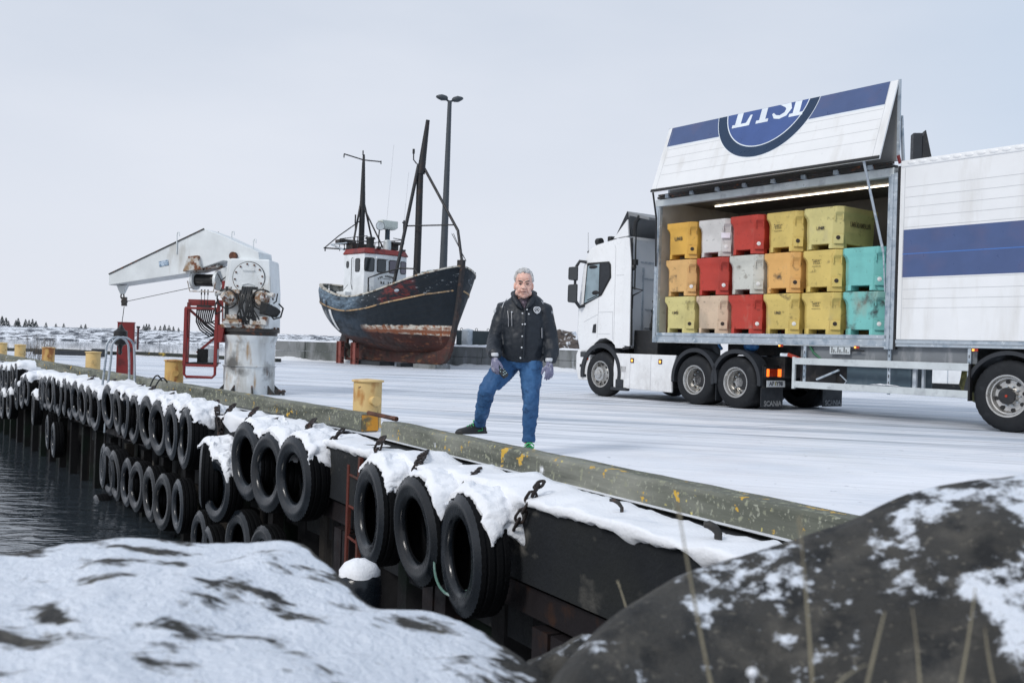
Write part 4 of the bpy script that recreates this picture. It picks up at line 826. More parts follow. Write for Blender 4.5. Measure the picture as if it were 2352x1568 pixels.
ts = [-.93, -.90, -.86, -.80, -.72, -.62, -.5, -.36, -.2, 0, .25]+[.5+.35*i for i in range(23)]+[8.45, 8.6, 8.72, 8.82, 8.9, 8.97, 9.03, 9.07, 9.1]
NV = 27
def hull_mat():
    m = pm('worn hull paint', (.0075, .0125, .018), spec=.3, rough=.55, bump=.25, bscale=10, bstretch=(.3, 1, 3), var=.3, vscale=2)
    nt, N, K, b = nodes(m); t = N('ShaderNodeTexCoord'); sp = N('ShaderNodeSeparateXYZ'); K(t.outputs['Object'], sp.inputs[0]); uv = N('ShaderNodeUVMap'); su = N('ShaderNodeSeparateXYZ'); K(uv.outputs[0], su.inputs[0])
    def nse(sc, det=6, rg=.6):
        q = N('ShaderNodeMapping'); q.inputs['Scale'].default_value = sc; n_ = N('ShaderNodeTexNoise'); n_.inputs['Scale'].default_value = 1; n_.inputs['Detail'].default_value = det; n_.inputs['Roughness'].default_value = rg; K(t.outputs['Object'], q.inputs[0]); K(q.outputs[0], n_.inputs['Vector']); return n_.outputs[0]
    def ma(op, a, c, cl=False):
        q = N('ShaderNodeMath'); q.operation = op; q.use_clamp = cl
        for i, z in enumerate((a, c)):
            if z is None: continue
            if isinstance(z, (int, float)): q.inputs[i].default_value = z
            else: K(z, q.inputs[i])
        return q.outputs[0]
    def mp_(s_, a, c): q = N('ShaderNodeMapRange'); q.inputs['From Min'].default_value = a; q.inputs['From Max'].default_value = c; K(s_, q.inputs[0]); return q.outputs[0]
    def mix(f, a, colr):
        q = N('ShaderNodeMix'); q.data_type = 'RGBA'; K(f, q.inputs[0]); K(a, q.inputs[6])
        if isinstance(colr, tuple): q.inputs[7].default_value = (*colr, 1)
        else: K(colr, q.inputs[7])
        return q.outputs[2]
    X, Z = sp.outputs[0], sp.outputs[2]; UU, VV = su.outputs[0], su.outputs[1]     # VV: height above the rubbing strake
    n1 = nse((.9, .9, 2.2)); n2 = nse((2.5, 2.5, 7), 8, .7); n3 = nse((.5, .5, .7), 3); nv = nse((5, 5, .7), 6)
    c = b.inputs['Base Color'].links[0].from_socket
    aft = mp_(X, 2.6, 5.2)
    # faded blue grey topsides aft
    c = mix(ma('MULTIPLY', aft, mp_(n1, .40, .6), True), c, (.04, .06, .085))
    up = mp_(VV, -.02, .03)
    c = mix(ma('MULTIPLY', ma('MULTIPLY', up, mp_(X, 3.2, 4.4), True), mp_(n2, .34, .62), True), c, (.15, .215, .28))
    c = mix(ma('MULTIPLY', ma('MULTIPLY', up, mp_(n2, .60, .66), True), .9), c, (.5, .54, .57))           # flaking
    c = mix(ma('MULTIPLY', ma('MULTIPLY', up, ma('MULTIPLY', mp_(X, .2, .5), mp_(X, 2.3, 1.9), True), True), mp_(n2, .46, .58), True), c, (.13, .022, .02))   # red patch forward
    # pale scraped patch low at the stern quarter
    pz = ma('MULTIPLY', ma('MULTIPLY', mp_(X, 6.3, 7.0), mp_(ma('ADD', VV, ma('MULTIPLY', n3, .3)), -.02, -.12), True), mp_(VV, -.75, -.5), True)
    c = mix(ma('MULTIPLY', pz, mp_(nv, .42, .62), True), c, (.36, .37, .37))
    # boot top: white fading to rust, then red brown bottom
    fw = mp_(X, 3.9, 3.3)
    zz = ma('ADD', Z, ma('MULTIPLY', ma('SUBTRACT', n2, .5), ma('ADD', ma('MULTIPLY', mp_(X, -.4, 2.0), .34), .03)))
    top = ma('SUBTRACT', 1.76, ma('MULTIPLY', X, .015)); bt = mp_(ma('SUBTRACT', zz, top), .012, -.012)
    mk = ma('MULTIPLY', bt, fw, True)
    red = mix(mp_(n1, .35, .65), N_rgb(nt, (.06, .016, .011)), (.022, .012, .011)); red = mix(mp_(n2, .56, .68), red, (.19, .06, .025)); red = mix(mp_(nv, .6, .7), red, (.16, .09, .07))
    wht = mix(mp_(nv, .46, .6), N_rgb(nt, (.62, .58, .5)), (.32, .12, .05)); wht = mix(mp_(n2, .5, .62), wht, (.2, .08, .04))
    low = ma('ADD', 1.36, ma('MULTIPLY', X, .03)); wm = mp_(ma('SUBTRACT', zz, low), -.015, .02)
    oran = ma('MULTIPLY', mp_(ma('ABSOLUTE', ma('SUBTRACT', zz, 1.5), None), .09, .05), .95)
    bw = mix(oran, wht, (.21, .068, .03)); bot = mix(wm, red, bw); c = mix(mk, c, bot)
    aftb = ma('MULTIPLY', mp_(X, 3.3, 3.9), mp_(ma('ADD', zz, ma('MULTIPLY', X, -.06)), 1.0, .9), True); c = mix(aftb, c, red)
    # plank seams
    fr = ma('FRACT', ma('MULTIPLY', UU, 13.0), None); seam = mp_(fr, .07, .02)
    c = mix(ma('MULTIPLY', seam, .65), c, (.008, .009, .01))
    K(c, b.inputs['Base Color'])
    bn = N('ShaderNodeBump'); bn.inputs['Strength'].default_value = .5; bn.inputs['Distance'].default_value = .012; bn.invert = True; K(seam, bn.inputs['Height']); K(b.inputs['Normal'].links[0].from_socket, bn.inputs['Normal']); K(bn.outputs[0], b.inputs['Normal']); return m
def N_rgb(nt, c): q = nt.nodes.new('ShaderNodeRGB'); q.outputs[0].default_value = (*c, 1); return q.outputs[0]
m_hull = hull_mat()
g = G(); uvs = []; rings = []
for t in ts:
    P_ = [sect(t, (j/(NV-1))) for j in range(NV)]
    ring = [(t, y, z) for y, z in reversed(P_)] + [(t, -y, z) for y, z in P_[1:]]
    rings.append(ring); uvs.append([(abs(1-j/(NV-1)) if j < NV else (j-NV+1)/(NV-1), ring[j][2]-strake_z(t)) for j in range(len(ring))])
g.loft(rings, cap=False, closed=False)
ho = g.build('hull', m_hull, BT, smooth=60)
fl = [q for r_ in uvs for q in r_]; ul = ho.data.uv_layers.new(name='UVMap')
for lp in ho.data.loops: ul.data[lp.index].uv = fl[lp.vertex_index]
# inner bulwark skin, deck, cap rail, rubbing strake
m_inner = pm('weathered bulwark inside', (.2, .215, .21), [((.06, .06, .055), 3, .5, .65, (1, 1, .3)), ((.4, .42, .42), 5, .58, .68)], rough=.8)
g = G(); g.loft([[(t, sy*max(.01, sect(t, v)[0]-.07), sect(t, v)[1]) for v in (.99, .93, .86, .78, .70)] for sy in (1,) for t in ts], cap=False, closed=False); g.loft([[(t, -max(.01, sect(t, v)[0]-.07), sect(t, v)[1]) for v in (.99, .93, .86, .78, .70)] for t in ts], cap=False, closed=False); g.build('bulwark_lining', m_inner, BT, smooth=60)
dz = lambda t: smooth_tab(s_tab, t)-lerp_tab([(-.9, .35), (2.0, .35), (2.6, .75), (9.1, .75)], t)
g = G(); g.loft([[(t, -max(.0, sect(t, .78)[0]-.04), dz(t)), (t, max(.0, sect(t, .78)[0]-.04), dz(t))] for t in ts if -.8 < t < 9.0], cap=False, closed=False); g.build('deck', pm('grey deck', (.16, .16, .15), rough=.8), BT)
m_rail = pm('worn cream rail', (.52, .5, .44), [((.12, .1, .08), 5, .5, .62), ((.3, .17, .08), 8, .58, .66)], rough=.7, bump=.3)
m_strk = pm('worn ochre strake', (.38, .25, .13), [((.05, .05, .05), 2.5, .5, .62), ((.6, .53, .42), 7, .62, .7)], rough=.75, bump=.3)
def ribbon(zf, w, h, inn, mat, name, tt):
    for sy in (1, -1):
        g = G(); rg = []
        for t in tt:
            z = zf(t); k = smooth_tab(k_tab, t); s_ = smooth_tab(s_tab, t); v = max(0, min(1, (z-k)/max(.05, s_-k))); y = sect(t, v)[0]
            rg.append([(t, sy*(y+w), z-h/2), (t, sy*(y+w), z+h/2), (t, sy*max(0, y-inn), z+h/2), (t, sy*max(0, y-inn), z-h/2)])
        g.loft(rg); g.build(name, mat, BT)
ribbon(lambda t: smooth_tab(s_tab, t)+.015, .035, .06, .14, m_rail, 'cap_rail', [t for t in ts])
ribbon(strake_z, .03, .055, .05, m_strk, 'rubbing_strake', [t for t in ts if t > -.8])
# stem and keel
m_stem = pm('dark stem timber', (.022, .019, .02), [((.06, .032, .024), 5, .56, .7)], rough=.7, bump=.4)
m_keel = pm('red brown keel', (.06, .018, .013), [((.035, .02, .016), 2.5, .45, .6), ((.2, .085, .04), 6, .58, .68, (.3, 1, 1))], rough=.7, bump=.4)
st_ = [(-1.02, 4.42), (-.99, 4.0), (-.85, 2.9), (-.70, 1.95), (-.60, 1.5)]
def plate(pts_out, pts_in, w, name, mat):
    g = G(); g.loft([[(a[0], -w, a[1]), (a[0], w, a[1]), (b[0], w*1.5, b[1]), (b[0], -w*1.5, b[1])] for a, b in zip(pts_out, pts_in)]); return g.build(name, mat, BT, bevel=.012)
plate(st_, [(-.72, 4.42), (-.72, 3.9), (-.60, 2.8), (-.46, 1.9), (-.36, 1.45)], .085, 'stem', m_stem)
plate([(-.602, 1.5), (-.50, 1.1), (-.36, .7), (-.16, .38), (.08, .22), (.3, .18)], [(-.36, 1.45), (-.2, 1.1), (.05, .95), (.3, .85), (.55, .8), (.8, .8)], .08, 'forefoot', m_keel)
g = G(); g.loft([[(t, -.085, zb), (t, .085, zb), (t, .13, zt), (t, -.13, zt)] for t, zb, zt in ((.3, .18, .84), (2, .18, .80), (4, .19, .86), (5.5, .20, .98), (6.4, .21, 1.14), (6.55, .21, 1.2))]); g.build('keel', m_keel, BT, bevel=.02)
g = G(); g.loft([[(t, -.07, zb), (t, .07, zb), (t, .07, zt), (t, -.07, zt)] for t, zb, zt in ((6.5, .16, .28), (7.4, .16, .28))]); g.loft([[(7.28, -.06, .28), (7.42, -.06, .28), (7.42, .06, .28), (7.28, .06, .28)], [(7.28, -.06, 1.4), (7.42, -.06, 1.4), (7.42, .06, 1.4), (7.28, .06, 1.4)]]); g.build('sternpost', m_keel, BT, bevel=.01)
g = G(); g.loft([[(7.46, -.03, z), (7.46+w, -.02, z), (7.46+w, .02, z), (7.46, .03, z)] for z, w in ((.3, .55), (.6, .65), (1.0, .55), (1.5, .3))]); g.build('rudder', pm('dark rudder', (.03, .027, .03), rough=.7), BT)
g = G()
for a in (.4, 1.97, 3.54, 5.11):
    c_ = V((6.95, 0, .72)); d = V((0, math.cos(a), math.sin(a))); t_ = V((0, -math.sin(a), math.cos(a)))
    g.loft([[c_+d*r_+t_*w+V((w*.5, 0, 0)), c_+d*r_-t_*w-V((w*.5, 0, 0)), c_+d*r_-t_*w*.9-V((w*.5+.02, 0, 0))] for r_, w in ((.05, .05), (.2, .13), (.34, .12), (.42, .04))])
g.cyl((6.5, 0, .72), (7.1, 0, .72), .08, n=12); g.build('propeller', pm('dull bronze', (.07, .06, .05), rough=.5, metal=.5), BT)
# freeing ports, hawse plate, white draught board
g = G()
def onhull(t, z, d=.0):
    k = smooth_tab(k_tab, t); s_ = smooth_tab(s_tab, t); return V((t, PY*-1*(sect(t, (z-k)/(s_-k))[0]+d), z))
for t in (7.35, 7.0, 6.4):
    z = strake_z(t)+.15; a = onhull(t, z, .004); b_ = onhull(t+.14, z, .004); u = V((0, 0, .11)); 
    g.add([a-u, b_-u, b_+u, a+u], [(0, 1, 2, 3)]); g.add([a-u-V((0, -.02, 0)), b_-u-V((0, -.02, 0)), b_+u-V((0, -.02, 0)), a+u-V((0, -.02, 0))], [(0, 1, 2, 3)])
g.build('freeing_port', m_gasket, BT)
g = G(); t = 6.0; rg = []
for i in range(8): z = strake_z(t)-.08-.9*i/7; a = onhull(t, z, .012); b_ = onhull(t+.24, z, .012); rg.append([a, b_, b_+V((0, .02, 0)), a+V((0, .02, 0))])
g.loft(rg); g.build('draught_board', pm('white board', (.75, .76, .76), rough=.6), BT)
a = onhull(1.15, smooth_tab(s_tab, 1.15)-.33, .0); g = G(); g.ball(a, (.17, .05, .065), 14, 8); g.build('hawse_plate', m_galv, BT, smooth=60)
# wheelhouse
m_hw = pm('wheelhouse white', (.72, .75, .77), [((.5, .47, .42), 3, .62, .75, (1, 1, .3))], rough=.4)
m_hr = pm('wheelhouse red', (.22, .03, .025), [((.12, .02, .02), 2, .5, .65)], rough=.4)
hx0, hx1, hw_, zb_, zr_, zt_ = 4.45, 6.25, 1.13, 2.2, 4.86, 5.10
def octo(x0, x1, w, c, z): return [(x0+c*.0, -w, z), (x1-c, -w, z), (x1, -w+c, z), (x1, w-c, z), (x1-c, w, z), (x0, w, z), (x0-.12, w-.45, z), (x0-.12, -w+.45, z)]
wh = G(); wh.loft([octo(hx0, hx1, hw_, .2, zb_), octo(hx0, hx1, hw_, .2, zr_)]); house = wh.build('wheelhouse', m_hw, BT, bevel=.02)
g = G(); g.loft([octo(hx0-.03, hx1+.03, hw_+.03, .2, zr_), octo(hx0-.05, hx1+.05, hw_+.05, .2, zr_+.03), octo(hx0+.05, hx1-.03, hw_-.05, .2, zt_), octo(hx0+.3, hx1-.3, hw_-.3, .1, zt_+.04)]); g.build('roof', m_hr, house, bevel=.01)
def rrect(w, h, r_, n=5): return [(sx*(w/2-r_)+r_*math.cos(a), sy*(h/2-r_)+r_*math.sin(a)) for sx, sy, a0 in ((1, 1, 0), (-1, 1, PI/2), (-1, -1, PI), (1, -1, 1.5*PI)) for a in [a0+PI/2*i/(n-1) for i in range(n)]]
def window(c, ux, w, h, r_=.06, d=.02, mat=None, par=None, name='window'):
    m = frame(c, ux, (0, 0, 1)); g = G(); g.prism(rrect(w+.07, h+.07, r_+.03), -.01, d, M=m); f = g.build(name, m_gasket, par)
    g = G(); g.prism(rrect(w, h, r_), -.01, d+.004, M=m); g.build('pane', mat or m_glass, f); return f
m_glassp = pm('mauve window glass', (.12, .1, .13), rough=.08, spec=.8)
zc = 4.36; fs = -1                                               # front faces -x; starboard is +y here
fx = hx0-.12
for y_, mt in ((.42, None), (-.42, m_glassp)): 
    window((fx-.0, y_*.75, zc), (0, -1, 0), .40, .52, par=house, mat=mt)
# slanted front corner panes
def front_pt(y): 
    if abs(y) <= hw_-.45: return fx
    return fx + (abs(y)-(hw_-.45))/.45*.12
window((front_pt(.92)-.0, .90, zc+.02), (-.12, -.45, 0), .40, .54, par=house)
window((front_pt(.92), -.90, zc), (.12, -.45, 0), .34, .5, par=house, mat=m_glassp)
window((4.95, hw_, zc), (-1, 0, 0), .30, .52, par=house); window((5.75, hw_, zc+.05), (-1, 0, 0), .13, .24, .06, par=house)
g = G(); g.box((fx-.06, .3, zc+.34), (.1, .66, .09)); g.build('window_visor', m_hw, house, bevel=.01)
g = G(); g.box((5.75, hw_+.16, 2.7), (.7, .32, 1.0)); g.build('side_locker', m_hw, house, bevel=.02)
g = G(); g.tube([(5.3, hw_+.03, 3.3), (5.3, hw_+.09, 3.55), (5.3, hw_+.09, 4.65), (5.3, hw_+.03, 4.7)], .014, 6); g.tube([(6.15, hw_+.34, 2.9), (6.15, hw_+.34, 3.24), (5.5, hw_+.34, 3.26), (5.38, hw_+.2, 3.5)], .012, 6); g.build('grab_rail', m_blk, house)
g = G(); g.box((fx-.05, .98, 3.2), (.1, .1, .62)); g.box((fx-.07, .86, 3.34), (.1, .12, .2)); g.build('vent_box', m_hw, house, bevel=.01)
g = G(); g.ball((fx-.0, -.02, 3.35), (.03, .15, .08), 14, 6); tm = frame((fx-.012, -.02, 3.62), (0, -1, 0), (0, 0, 1))
for tx, sz, dy, arc in (('RE 200', .15, 0, 0), ('SER FORNESI', .115, .30, 1), ('------', .07, .19, 0)):
    if tx == '------': g.box((fx-.012, -.02, 3.62+dy), (.006, .42, .018)); continue
    n_ = len(tx)
    for i, chh in enumerate(tx):
        if chh == ' ': continue
        xx = (i-(n_-1)/2)*sz*.82; yy = dy-(xx*xx*.55 if arc else 0); vv, ff = text_mesh(chh, sz, .004, bold=.004); mr_ = Matrix.Rotation(-xx*1.1 if arc else 0, 4, 'Z'); g.add([V((xx, yy, 0)) + (mr_ @ v_) for v_ in vv], ff, tm)
g.build('name_lettering', m_gasket, house)
g = G(); g.tube([(fx-.03, .10, 2.85), (fx-.05, .10, 3.10), (fx-.05, .04, 3.16), (fx-.05, -.12, 3.16), (fx-.05, -.18, 3.10), (fx-.03, -.18, 2.85)], .03, 6); g.build('pipe_loop', m_blk, house)
# gear on the roof
rz = zt_+.03
m_mast = pm('black mast paint', (.010, .011, .013), [((.03, .018, .014), 4, .55, .7)], rough=.5)
g = G()
for zz_ in (.28, .5):
    for (a, b_) in (((hx0+.1, .95), (hx1+.5, .95)), ((hx1+.5, .95), (hx1+.5, -.95)), ((hx1+.5, -.95), (hx0+.1, -.95)), ((hx0+.1, -.95), (hx0-.1, -.3))): g.tube([(*a, rz+zz_), (*b_, rz+zz_)], .018, 6)
for p_ in ((hx0+.1, .95), (5.3, .95), (hx1+.1, .95), (hx1+.5, .95), (hx1+.5, 0), (hx1+.5, -.95), (hx1, -.95), (5.2, -.95), (hx0+.1, -.95)): g.tube([(*p_, rz-.05), (*p_, rz+.5)], .018, 6)
g.build('roof_rail', m_blk, house)
for c_, d_2 in (((hx1+.32, .75, rz+.36), (.35, .9, .16)), ((hx1+.2, .2, rz+.18), (.5, .9, .3)), ((5.1, -.7, rz+.2), (.5, .5, .32)), ((4.7, -.75, rz+.34), (.16, .6, .1))): g = G(); g.box(c_, d_2); g.build('roof_locker', m_grease, house, bevel=.015)
g = G(); g.bar((hx1+.0, 1.05, rz-.02), (hx1+.5, 1.4, rz+.2), .07, .07); g.bar((hx1+.5, 1.4, rz+.2), (hx1-.2, 1.0, rz+.28), .05, .05); g.build('grey_bracket', m_galv, house)
g = G(); g.bar((hx1-.1, .8, rz-.0), (hx1+.55, 1.75, rz+.02), .05, .06); g.tube([(hx1+.5, 1.7, rz+.02), (hx1+.5, 1.7, rz-.12)], .03, 6); g.tube([(hx1+.2, 1.3, rz), (hx1+.3, 1.35, rz+.2), (hx1+.0, 1.05, rz+.2), (hx1-.05, 1.0, rz)], .012, 6); g.build('outrigger', m_mast, house)
g = G(); g.cyl((4.75, -.25, rz-.05), (4.75, -.25, rz+.9), .11, n=14); g.build('radar_post', pm('dark blue grey', (.03, .05, .07), rough=.5), house, smooth=40)
g = G(); g.loft([[(4.75+sx*.2*(1 if k else .8), -.25+sy*.42*(1 if k else .7), rz+z) for sx, sy in ((-1, -1), (1, -1), (1, 1), (-1, 1))] for k, z in ((0, .9), (1, 1.0), (1, 1.26), (1, 1.29))]); g.build('radar_box', pm('pale green grey', (.55, .6, .56), rough=.5), house, bevel=.02)
g = G(); a = V((4.6, .28, rz+.98)); dr_ = V((-.85, .35, .12)).normalized(); g.cyl(a-dr_*.16, a+dr_*.12, .12, .2, n=20, caps=True); g.tube([a, a+V((.05, 0, -.45)), (4.65, .25, rz)], .03, 6); lamp = g.build('searchlight', m_blk, house, smooth=40)
g = G(); g.cyl(a+dr_*.115, a+dr_*.128, .18, n=20); g.build('lens', m_alu, lamp)
g = G(); g.cyl((4.55, -.12, rz-.04), (4.55, -.12, rz+.34), .17, n=18); g.ball((4.55, -.12, rz+.34), (.17, .17, .1), 18, 8); g.build('vent_cowl', m_alu, house, smooth=50)
g = G(); g.cyl((4.9, .55, rz-.05), (4.9, .55, rz+.45), .17, n=14); g.cyl((4.9, .55, rz+.42), (4.9, .55, rz+.5), .24, .2, n=14); g.build('funnel', m_blk, house, smooth=40)
for (y_, z_) in ((.45, .02), (-.85, .0)): g = G(); g.box((hx0-.1, y_, rz+z_), (.12, .2, .09)); g.build('deck_light', m_blk, house, bevel=.01)
# aft mast on the house with yard and stays
mx_ = 6.45; g = G(); g.tube([(mx_, .0, 4.9), (mx_, 0, 7.35), (mx_+.02, 0, 9.1), (mx_+.02, 0, 9.55)], [.14, .13, .075, .05], 10); g.tube([(mx_+.02, 1.05, 9.42), (mx_+.02, 0, 9.3), (mx_+.02, -.95, 9.36)], .03, 6)
for y_ in (1.05, -.95): g.tube([(mx_+.02, y_, 9.4), (mx_+.02, y_, 9.25)], .025, 6)
for sy in (1, -1): g.tube([(mx_, sy*.1, 7.3), (mx_-.2, sy*.62, 5.1)], .045, 6)
g.tube([(mx_, 0, 7.25), (5.25, -.45, 5.15)], .04, 6); g.tube([(mx_, .12, 6.5), (mx_+.35, 1.0, 5.75), (mx_+.45, 1.65, 5.16)], .025, 6)
g.tube([(mx_, .06, 9.5), (mx_, .06, 9.72)], .03, 6); g.cyl((mx_-.1, .42, 5.6), (mx_-.1, .42, 6.75), .02, n=6); g.cyl((mx_-.1, .42, 6.35), (mx_-.1, .42, 6.75), .035, n=8); g.build('aft_mast', m_mast, BT, smooth=60)
g = G(); g.tube([(5.0, -.35, 6.35), (4.98, -.6, 9.9)], .008, 4); g.tube([(4.5, -.95, 6.45), (4.47, -1.1, 8.7)], .008, 4); g.build('whip_aerial', pm('grey aerial', (.5, .5, .52), rough=.5), BT)
g = G(); g.tube([(4.5, -.95, rz+.3), (4.5, -.95, 6.5)], .04, 6); g.box((4.5, -.95, 6.4), (.1, .14, .06)); g.build('aerial_post', m_mast, BT)
# fore mast with stays and crossbar
g = G(); g.tube([(2.15, 0, 2.7), (2.12, 0, 5.5), (2.12, 0, 8.55)], [.16, .15, .14], 12); g.tube([(2.1, -.02, 8.2), (1.98, -.05, 9.2), (1.8, -.08, 10.45)], [.18, .14, .085], 10)
for sy, l in ((1, 1.25), (-1, 1.25)): pass
g.tube([(2.1, .1, 8.6), (2.35, 1.05, 3.3)], .075, 8); g.tube([(2.05, -.12, 8.5), (.0, -.45, 5.7), (-.80, -.12, 4.1)], .06, 8)
g.tube([(2.24, .50, 5.95), (.25, -.40, 5.95)], .03, 6); g.tube([(2.12, .2, 8.6), (2.14, .35, 8.75), (2.14, .36, 9.05)], .03, 6); g.cyl((2.14, .36, 9.0), (2.14, .36, 9.2), .05, n=8)
g.build('fore_mast', m_mast, BT, smooth=60)
g = G(); g.tube([(.4, -.45, 5.6), (-.9, -.2, 4.4)], .014, 5); g.tube([(.35, -.5, 5.6), (-.95, -.05, 4.5)], .014, 5); g.build('forestay', m_blk, BT)
g = G(); g.tube([(3.75, 1.35, 2.6), (3.75, 1.35, 3.75), (3.0, 1.3, 3.9), (1.9, 1.0, 4.12), (1.4, .7, 4.1), (1.1, .5, 3.7)], .035, 8); g.build('bow_rail', m_blk, BT, smooth=70)
g = G(); g.box((.7, -.1, 3.72), (1.1, .9, .42)); g.box((.7, -.1, 3.97), (1.2, 1.0, .06)); g.cyl((.4, .2, 3.95), (1.1, .2, 3.95), .12, n=10); g.build('fore_hatch', pm('hatch grey green', (.2, .26, .27), rough=.6), BT, bevel=.02)
g = G(); g.tube([(-.35, -1.1, 3.75), (-.35, -1.1, 4.02)], .07, 8); g.tube([(-.35, .95, 3.8), (-.35, .95, 3.98)], .06, 8); g.build('mooring_bitt', m_blk, BT)
# supports
for t, lb, in ((5.75, 'pale red steel prop under the boat, right one of two'), (7.45, 'pale red steel prop at the boat rudder, left one of two')):
    off = .62 if t < 7 else .3
    p = BP + bx*t - by*off; o = empty('boat_prop', (p.x, p.y, 0), math.atan2(bx.y, bx.x), None, lb, 'prop', 'steel props under the boat'); g = G()
    hh = .98 if t < 7 else 1.02
    g.box((0, 0, hh/2), (.34, .02, hh)); g.box((-.17, .0, hh/2), (.02, .2, hh)); g.box((.17, 0, hh/2), (.02, .2, hh)); g.build('post', pm('pale red primer', (.26, .085, .07), [((.15, .05, .04), 5, .5, .65)], rough=.7) if 'pale red primer' not in MATS else MATS['pale red primer'], o)
    g = G()
    for z in (.12, .25, hh-.2, hh-.08): g.cyl((-.182, 0, z), (-.19, 0, z), .04, n=10)
    g.build('hole', m_gasket, o)
for i, (t, l, lb) in enumerate(((.9, 1.5, 'flat concrete slab under the boat forefoot'), (2.7, .3, 'small timber block under the boat keel'), (5.2, 2.2, 'dark timber baulk under the aft keel of the boat'))):
    p = BP+bx*t; g = G(); g.box((0, 0, .085), (l, .8, .17)); o = g.build('keel_block', m_concg if i == 0 else m_dark, bevel=.01); o.location = (p.x, p.y, .002); o.rotation_euler = (0, 0, math.atan2(bx.y, bx.x)); tag(o, lb, 'block')
# ================================================================== LORRY: tractor and box trailer
TP_ = gz(1695, 938); TE = V((.5983, -.8013, 0)); TN = V((.8013, .5983, 0)); TRZ = math.atan2(TE.y, TE.x)   # local x = rearwards, y = away, origin under the 2nd drive axle
m_cab = pm('white lorry paint', (.78, .79, .8), [((.68, .68, .68), 1.2, .55, .8)], grime=(.15, 1.15, (.36, .35, .34), .55), rough=.34, coat=.25, var=.03)
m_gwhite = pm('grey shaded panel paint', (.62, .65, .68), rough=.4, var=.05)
m_plast = pm('dark grey plastic', (.018, .021, .026), rough=.55, bump=.05)
m_frame = pm('black chassis', (.014, .015, .017), [((.05, .045, .04), 4, .55, .7)], rough=.6)
m_amber = pm('amber lamp', (.8, .25, .02), rough=.3, emit=((1, .42, .08), 1.6))
m_redl = pm('tail lamp red', (.35, .03, .01), rough=.2); m_oral = pm('lit orange lamp', (.8, .15, .02), rough=.2, emit=((1, .18, .02), 1.5))
TK = empty('lorry_tractor', TP_, TRZ, (-2.0, 1.25, 0), 'white lorry tractor cab facing left with side skirts and three axles', 'lorry')
TR_ = empty('box_trailer', TP_, TRZ, (3.0, 1.25, 0), 'white box trailer with raised lettered side flap and open side full of tubs', 'trailer')
def wheel(par, x, y, r_, w, kind, name='wheel', side=-1):
    # axis along local y, outer face towards -y (side=-1)
    M_ = Matrix.Translation((x, y, r_)) @ Matrix.Rotation(PI/2 if side < 0 else -PI/2, 4, 'X')    # local z -> -y for side -1
    prof = [(r_*.57, -.01), (r_*.60, .012), (r_*.72, .016), (r_*.86, .008), (r_*.94, -.012), (r_*.985, -.045), (r_, -.07), (r_, -w+.07), (r_*.97, -w+.02), (r_*.8, -w), (r_*.57, -w+.01)]
    g = G(); g.lathe(prof, 64, M_, mod=lambda i, j: -.008 if j in (5, 6, 7) and i % 2 else 0)
    rim = G(); rr = r_*.57
    if kind == 'front': pr = [(rr+.012, -.012), (rr+.01, .006), (rr-.012, .004), (rr-.03, -.05), (rr-.05, -.075), (.17, -.03), (.155, .02), (.15, .035), (.10, .045), (.09, .075), (.05, .085), (.005, .085)]
    elif kind == 'drive': pr = [(rr+.012, -.012), (rr+.01, .008), (rr-.012, .006), (rr-.03, -.03), (rr-.034, -.05), (rr-.048, -.055), (rr-.055, -.09), (rr-.065, -.19), (.19, -.235), (.155, -.235), (.15, -.20), (.12, -.19), (.11, -.12), (.09, -.10), (.005, -.10)]
    else: pr = [(rr+.012, -.012), (rr+.01, .008), (rr-.012, .006), (rr-.03, -.03), (rr-.034, -.045), (rr-.05, -.05), (rr-.06, -.09), (rr-.075, -.11), (.17, -.12), (.13, -.11), (.125, -.03), (.11, .01), (.02, .015)]
    rim.lathe(pr, 48, M_, caps=False)
    w_o = rim.build(name, m_chrome, par, smooth=35)
    g.build('tyre', m_tyre, w_o, smooth=40).location = (0, 0, 0)
    dk = G(); zc_ = {'front': -.045, 'drive': -.2, 'trailer': -.105}[kind]; hr = {'front': .215, 'drive': .205, 'trailer': .21}[kind]
    for i in range(10 if kind != 'trailer' else 8):
        a = 2*PI*i/(10 if kind != 'trailer' else 8)+.2; p = M_ @ V((hr*math.cos(a), hr*math.sin(a), zc_)); q = M_ @ V((hr*math.cos(a), hr*math.sin(a), zc_+.012)); dk.cyl(p, q, .026 if kind != 'trailer' else .03, n=12)
    dk.build('vent_hole', m_gasket, w_o, smooth=40).location = (0, 0, 0)
    nt_ = G()
    for i in range(10):
        a = 2*PI*i/10; rr2 = .13 if kind == 'front' else .165 if kind == 'drive' else .145; p = M_ @ V((rr2*math.cos(a), rr2*math.sin(a), zc_+(.04 if kind == 'front' else .0))); q = M_ @ V((rr2*math.cos(a), rr2*math.sin(a), zc_+(.085 if kind == 'front' else .04))); nt_.cyl(p, q, .014, n=6)
    nt_.build('wheel_nuts', m_galv, w_o, smooth=40).location = (0, 0, 0)
    if kind == 'trailer':
        h = G(); h.cyl(M_ @ V((0, 0, -.11)), M_ @ V((0, 0, .02)), .122, n=24); h.build('hub_cap', m_frame, w_o, smooth=40).location = (0, 0, 0)
        h = G(); h.cyl(M_ @ V((0, 0, .02)), M_ @ V((0, 0, .028)), .02, n=10); h.build('hub_dot', m_redl, w_o).location = (0, 0, 0)
    return w_o
for x, kd in ((-3.86, 'front'), (-1.12, 'drive'), (-.08, 'drive')):
    wheel(TK, x, .0, .485, .31 if kd == 'front' else .58, kd)
    wheel(TK, x, 2.45, .485, .31 if kd == 'front' else .58, kd, side=1)
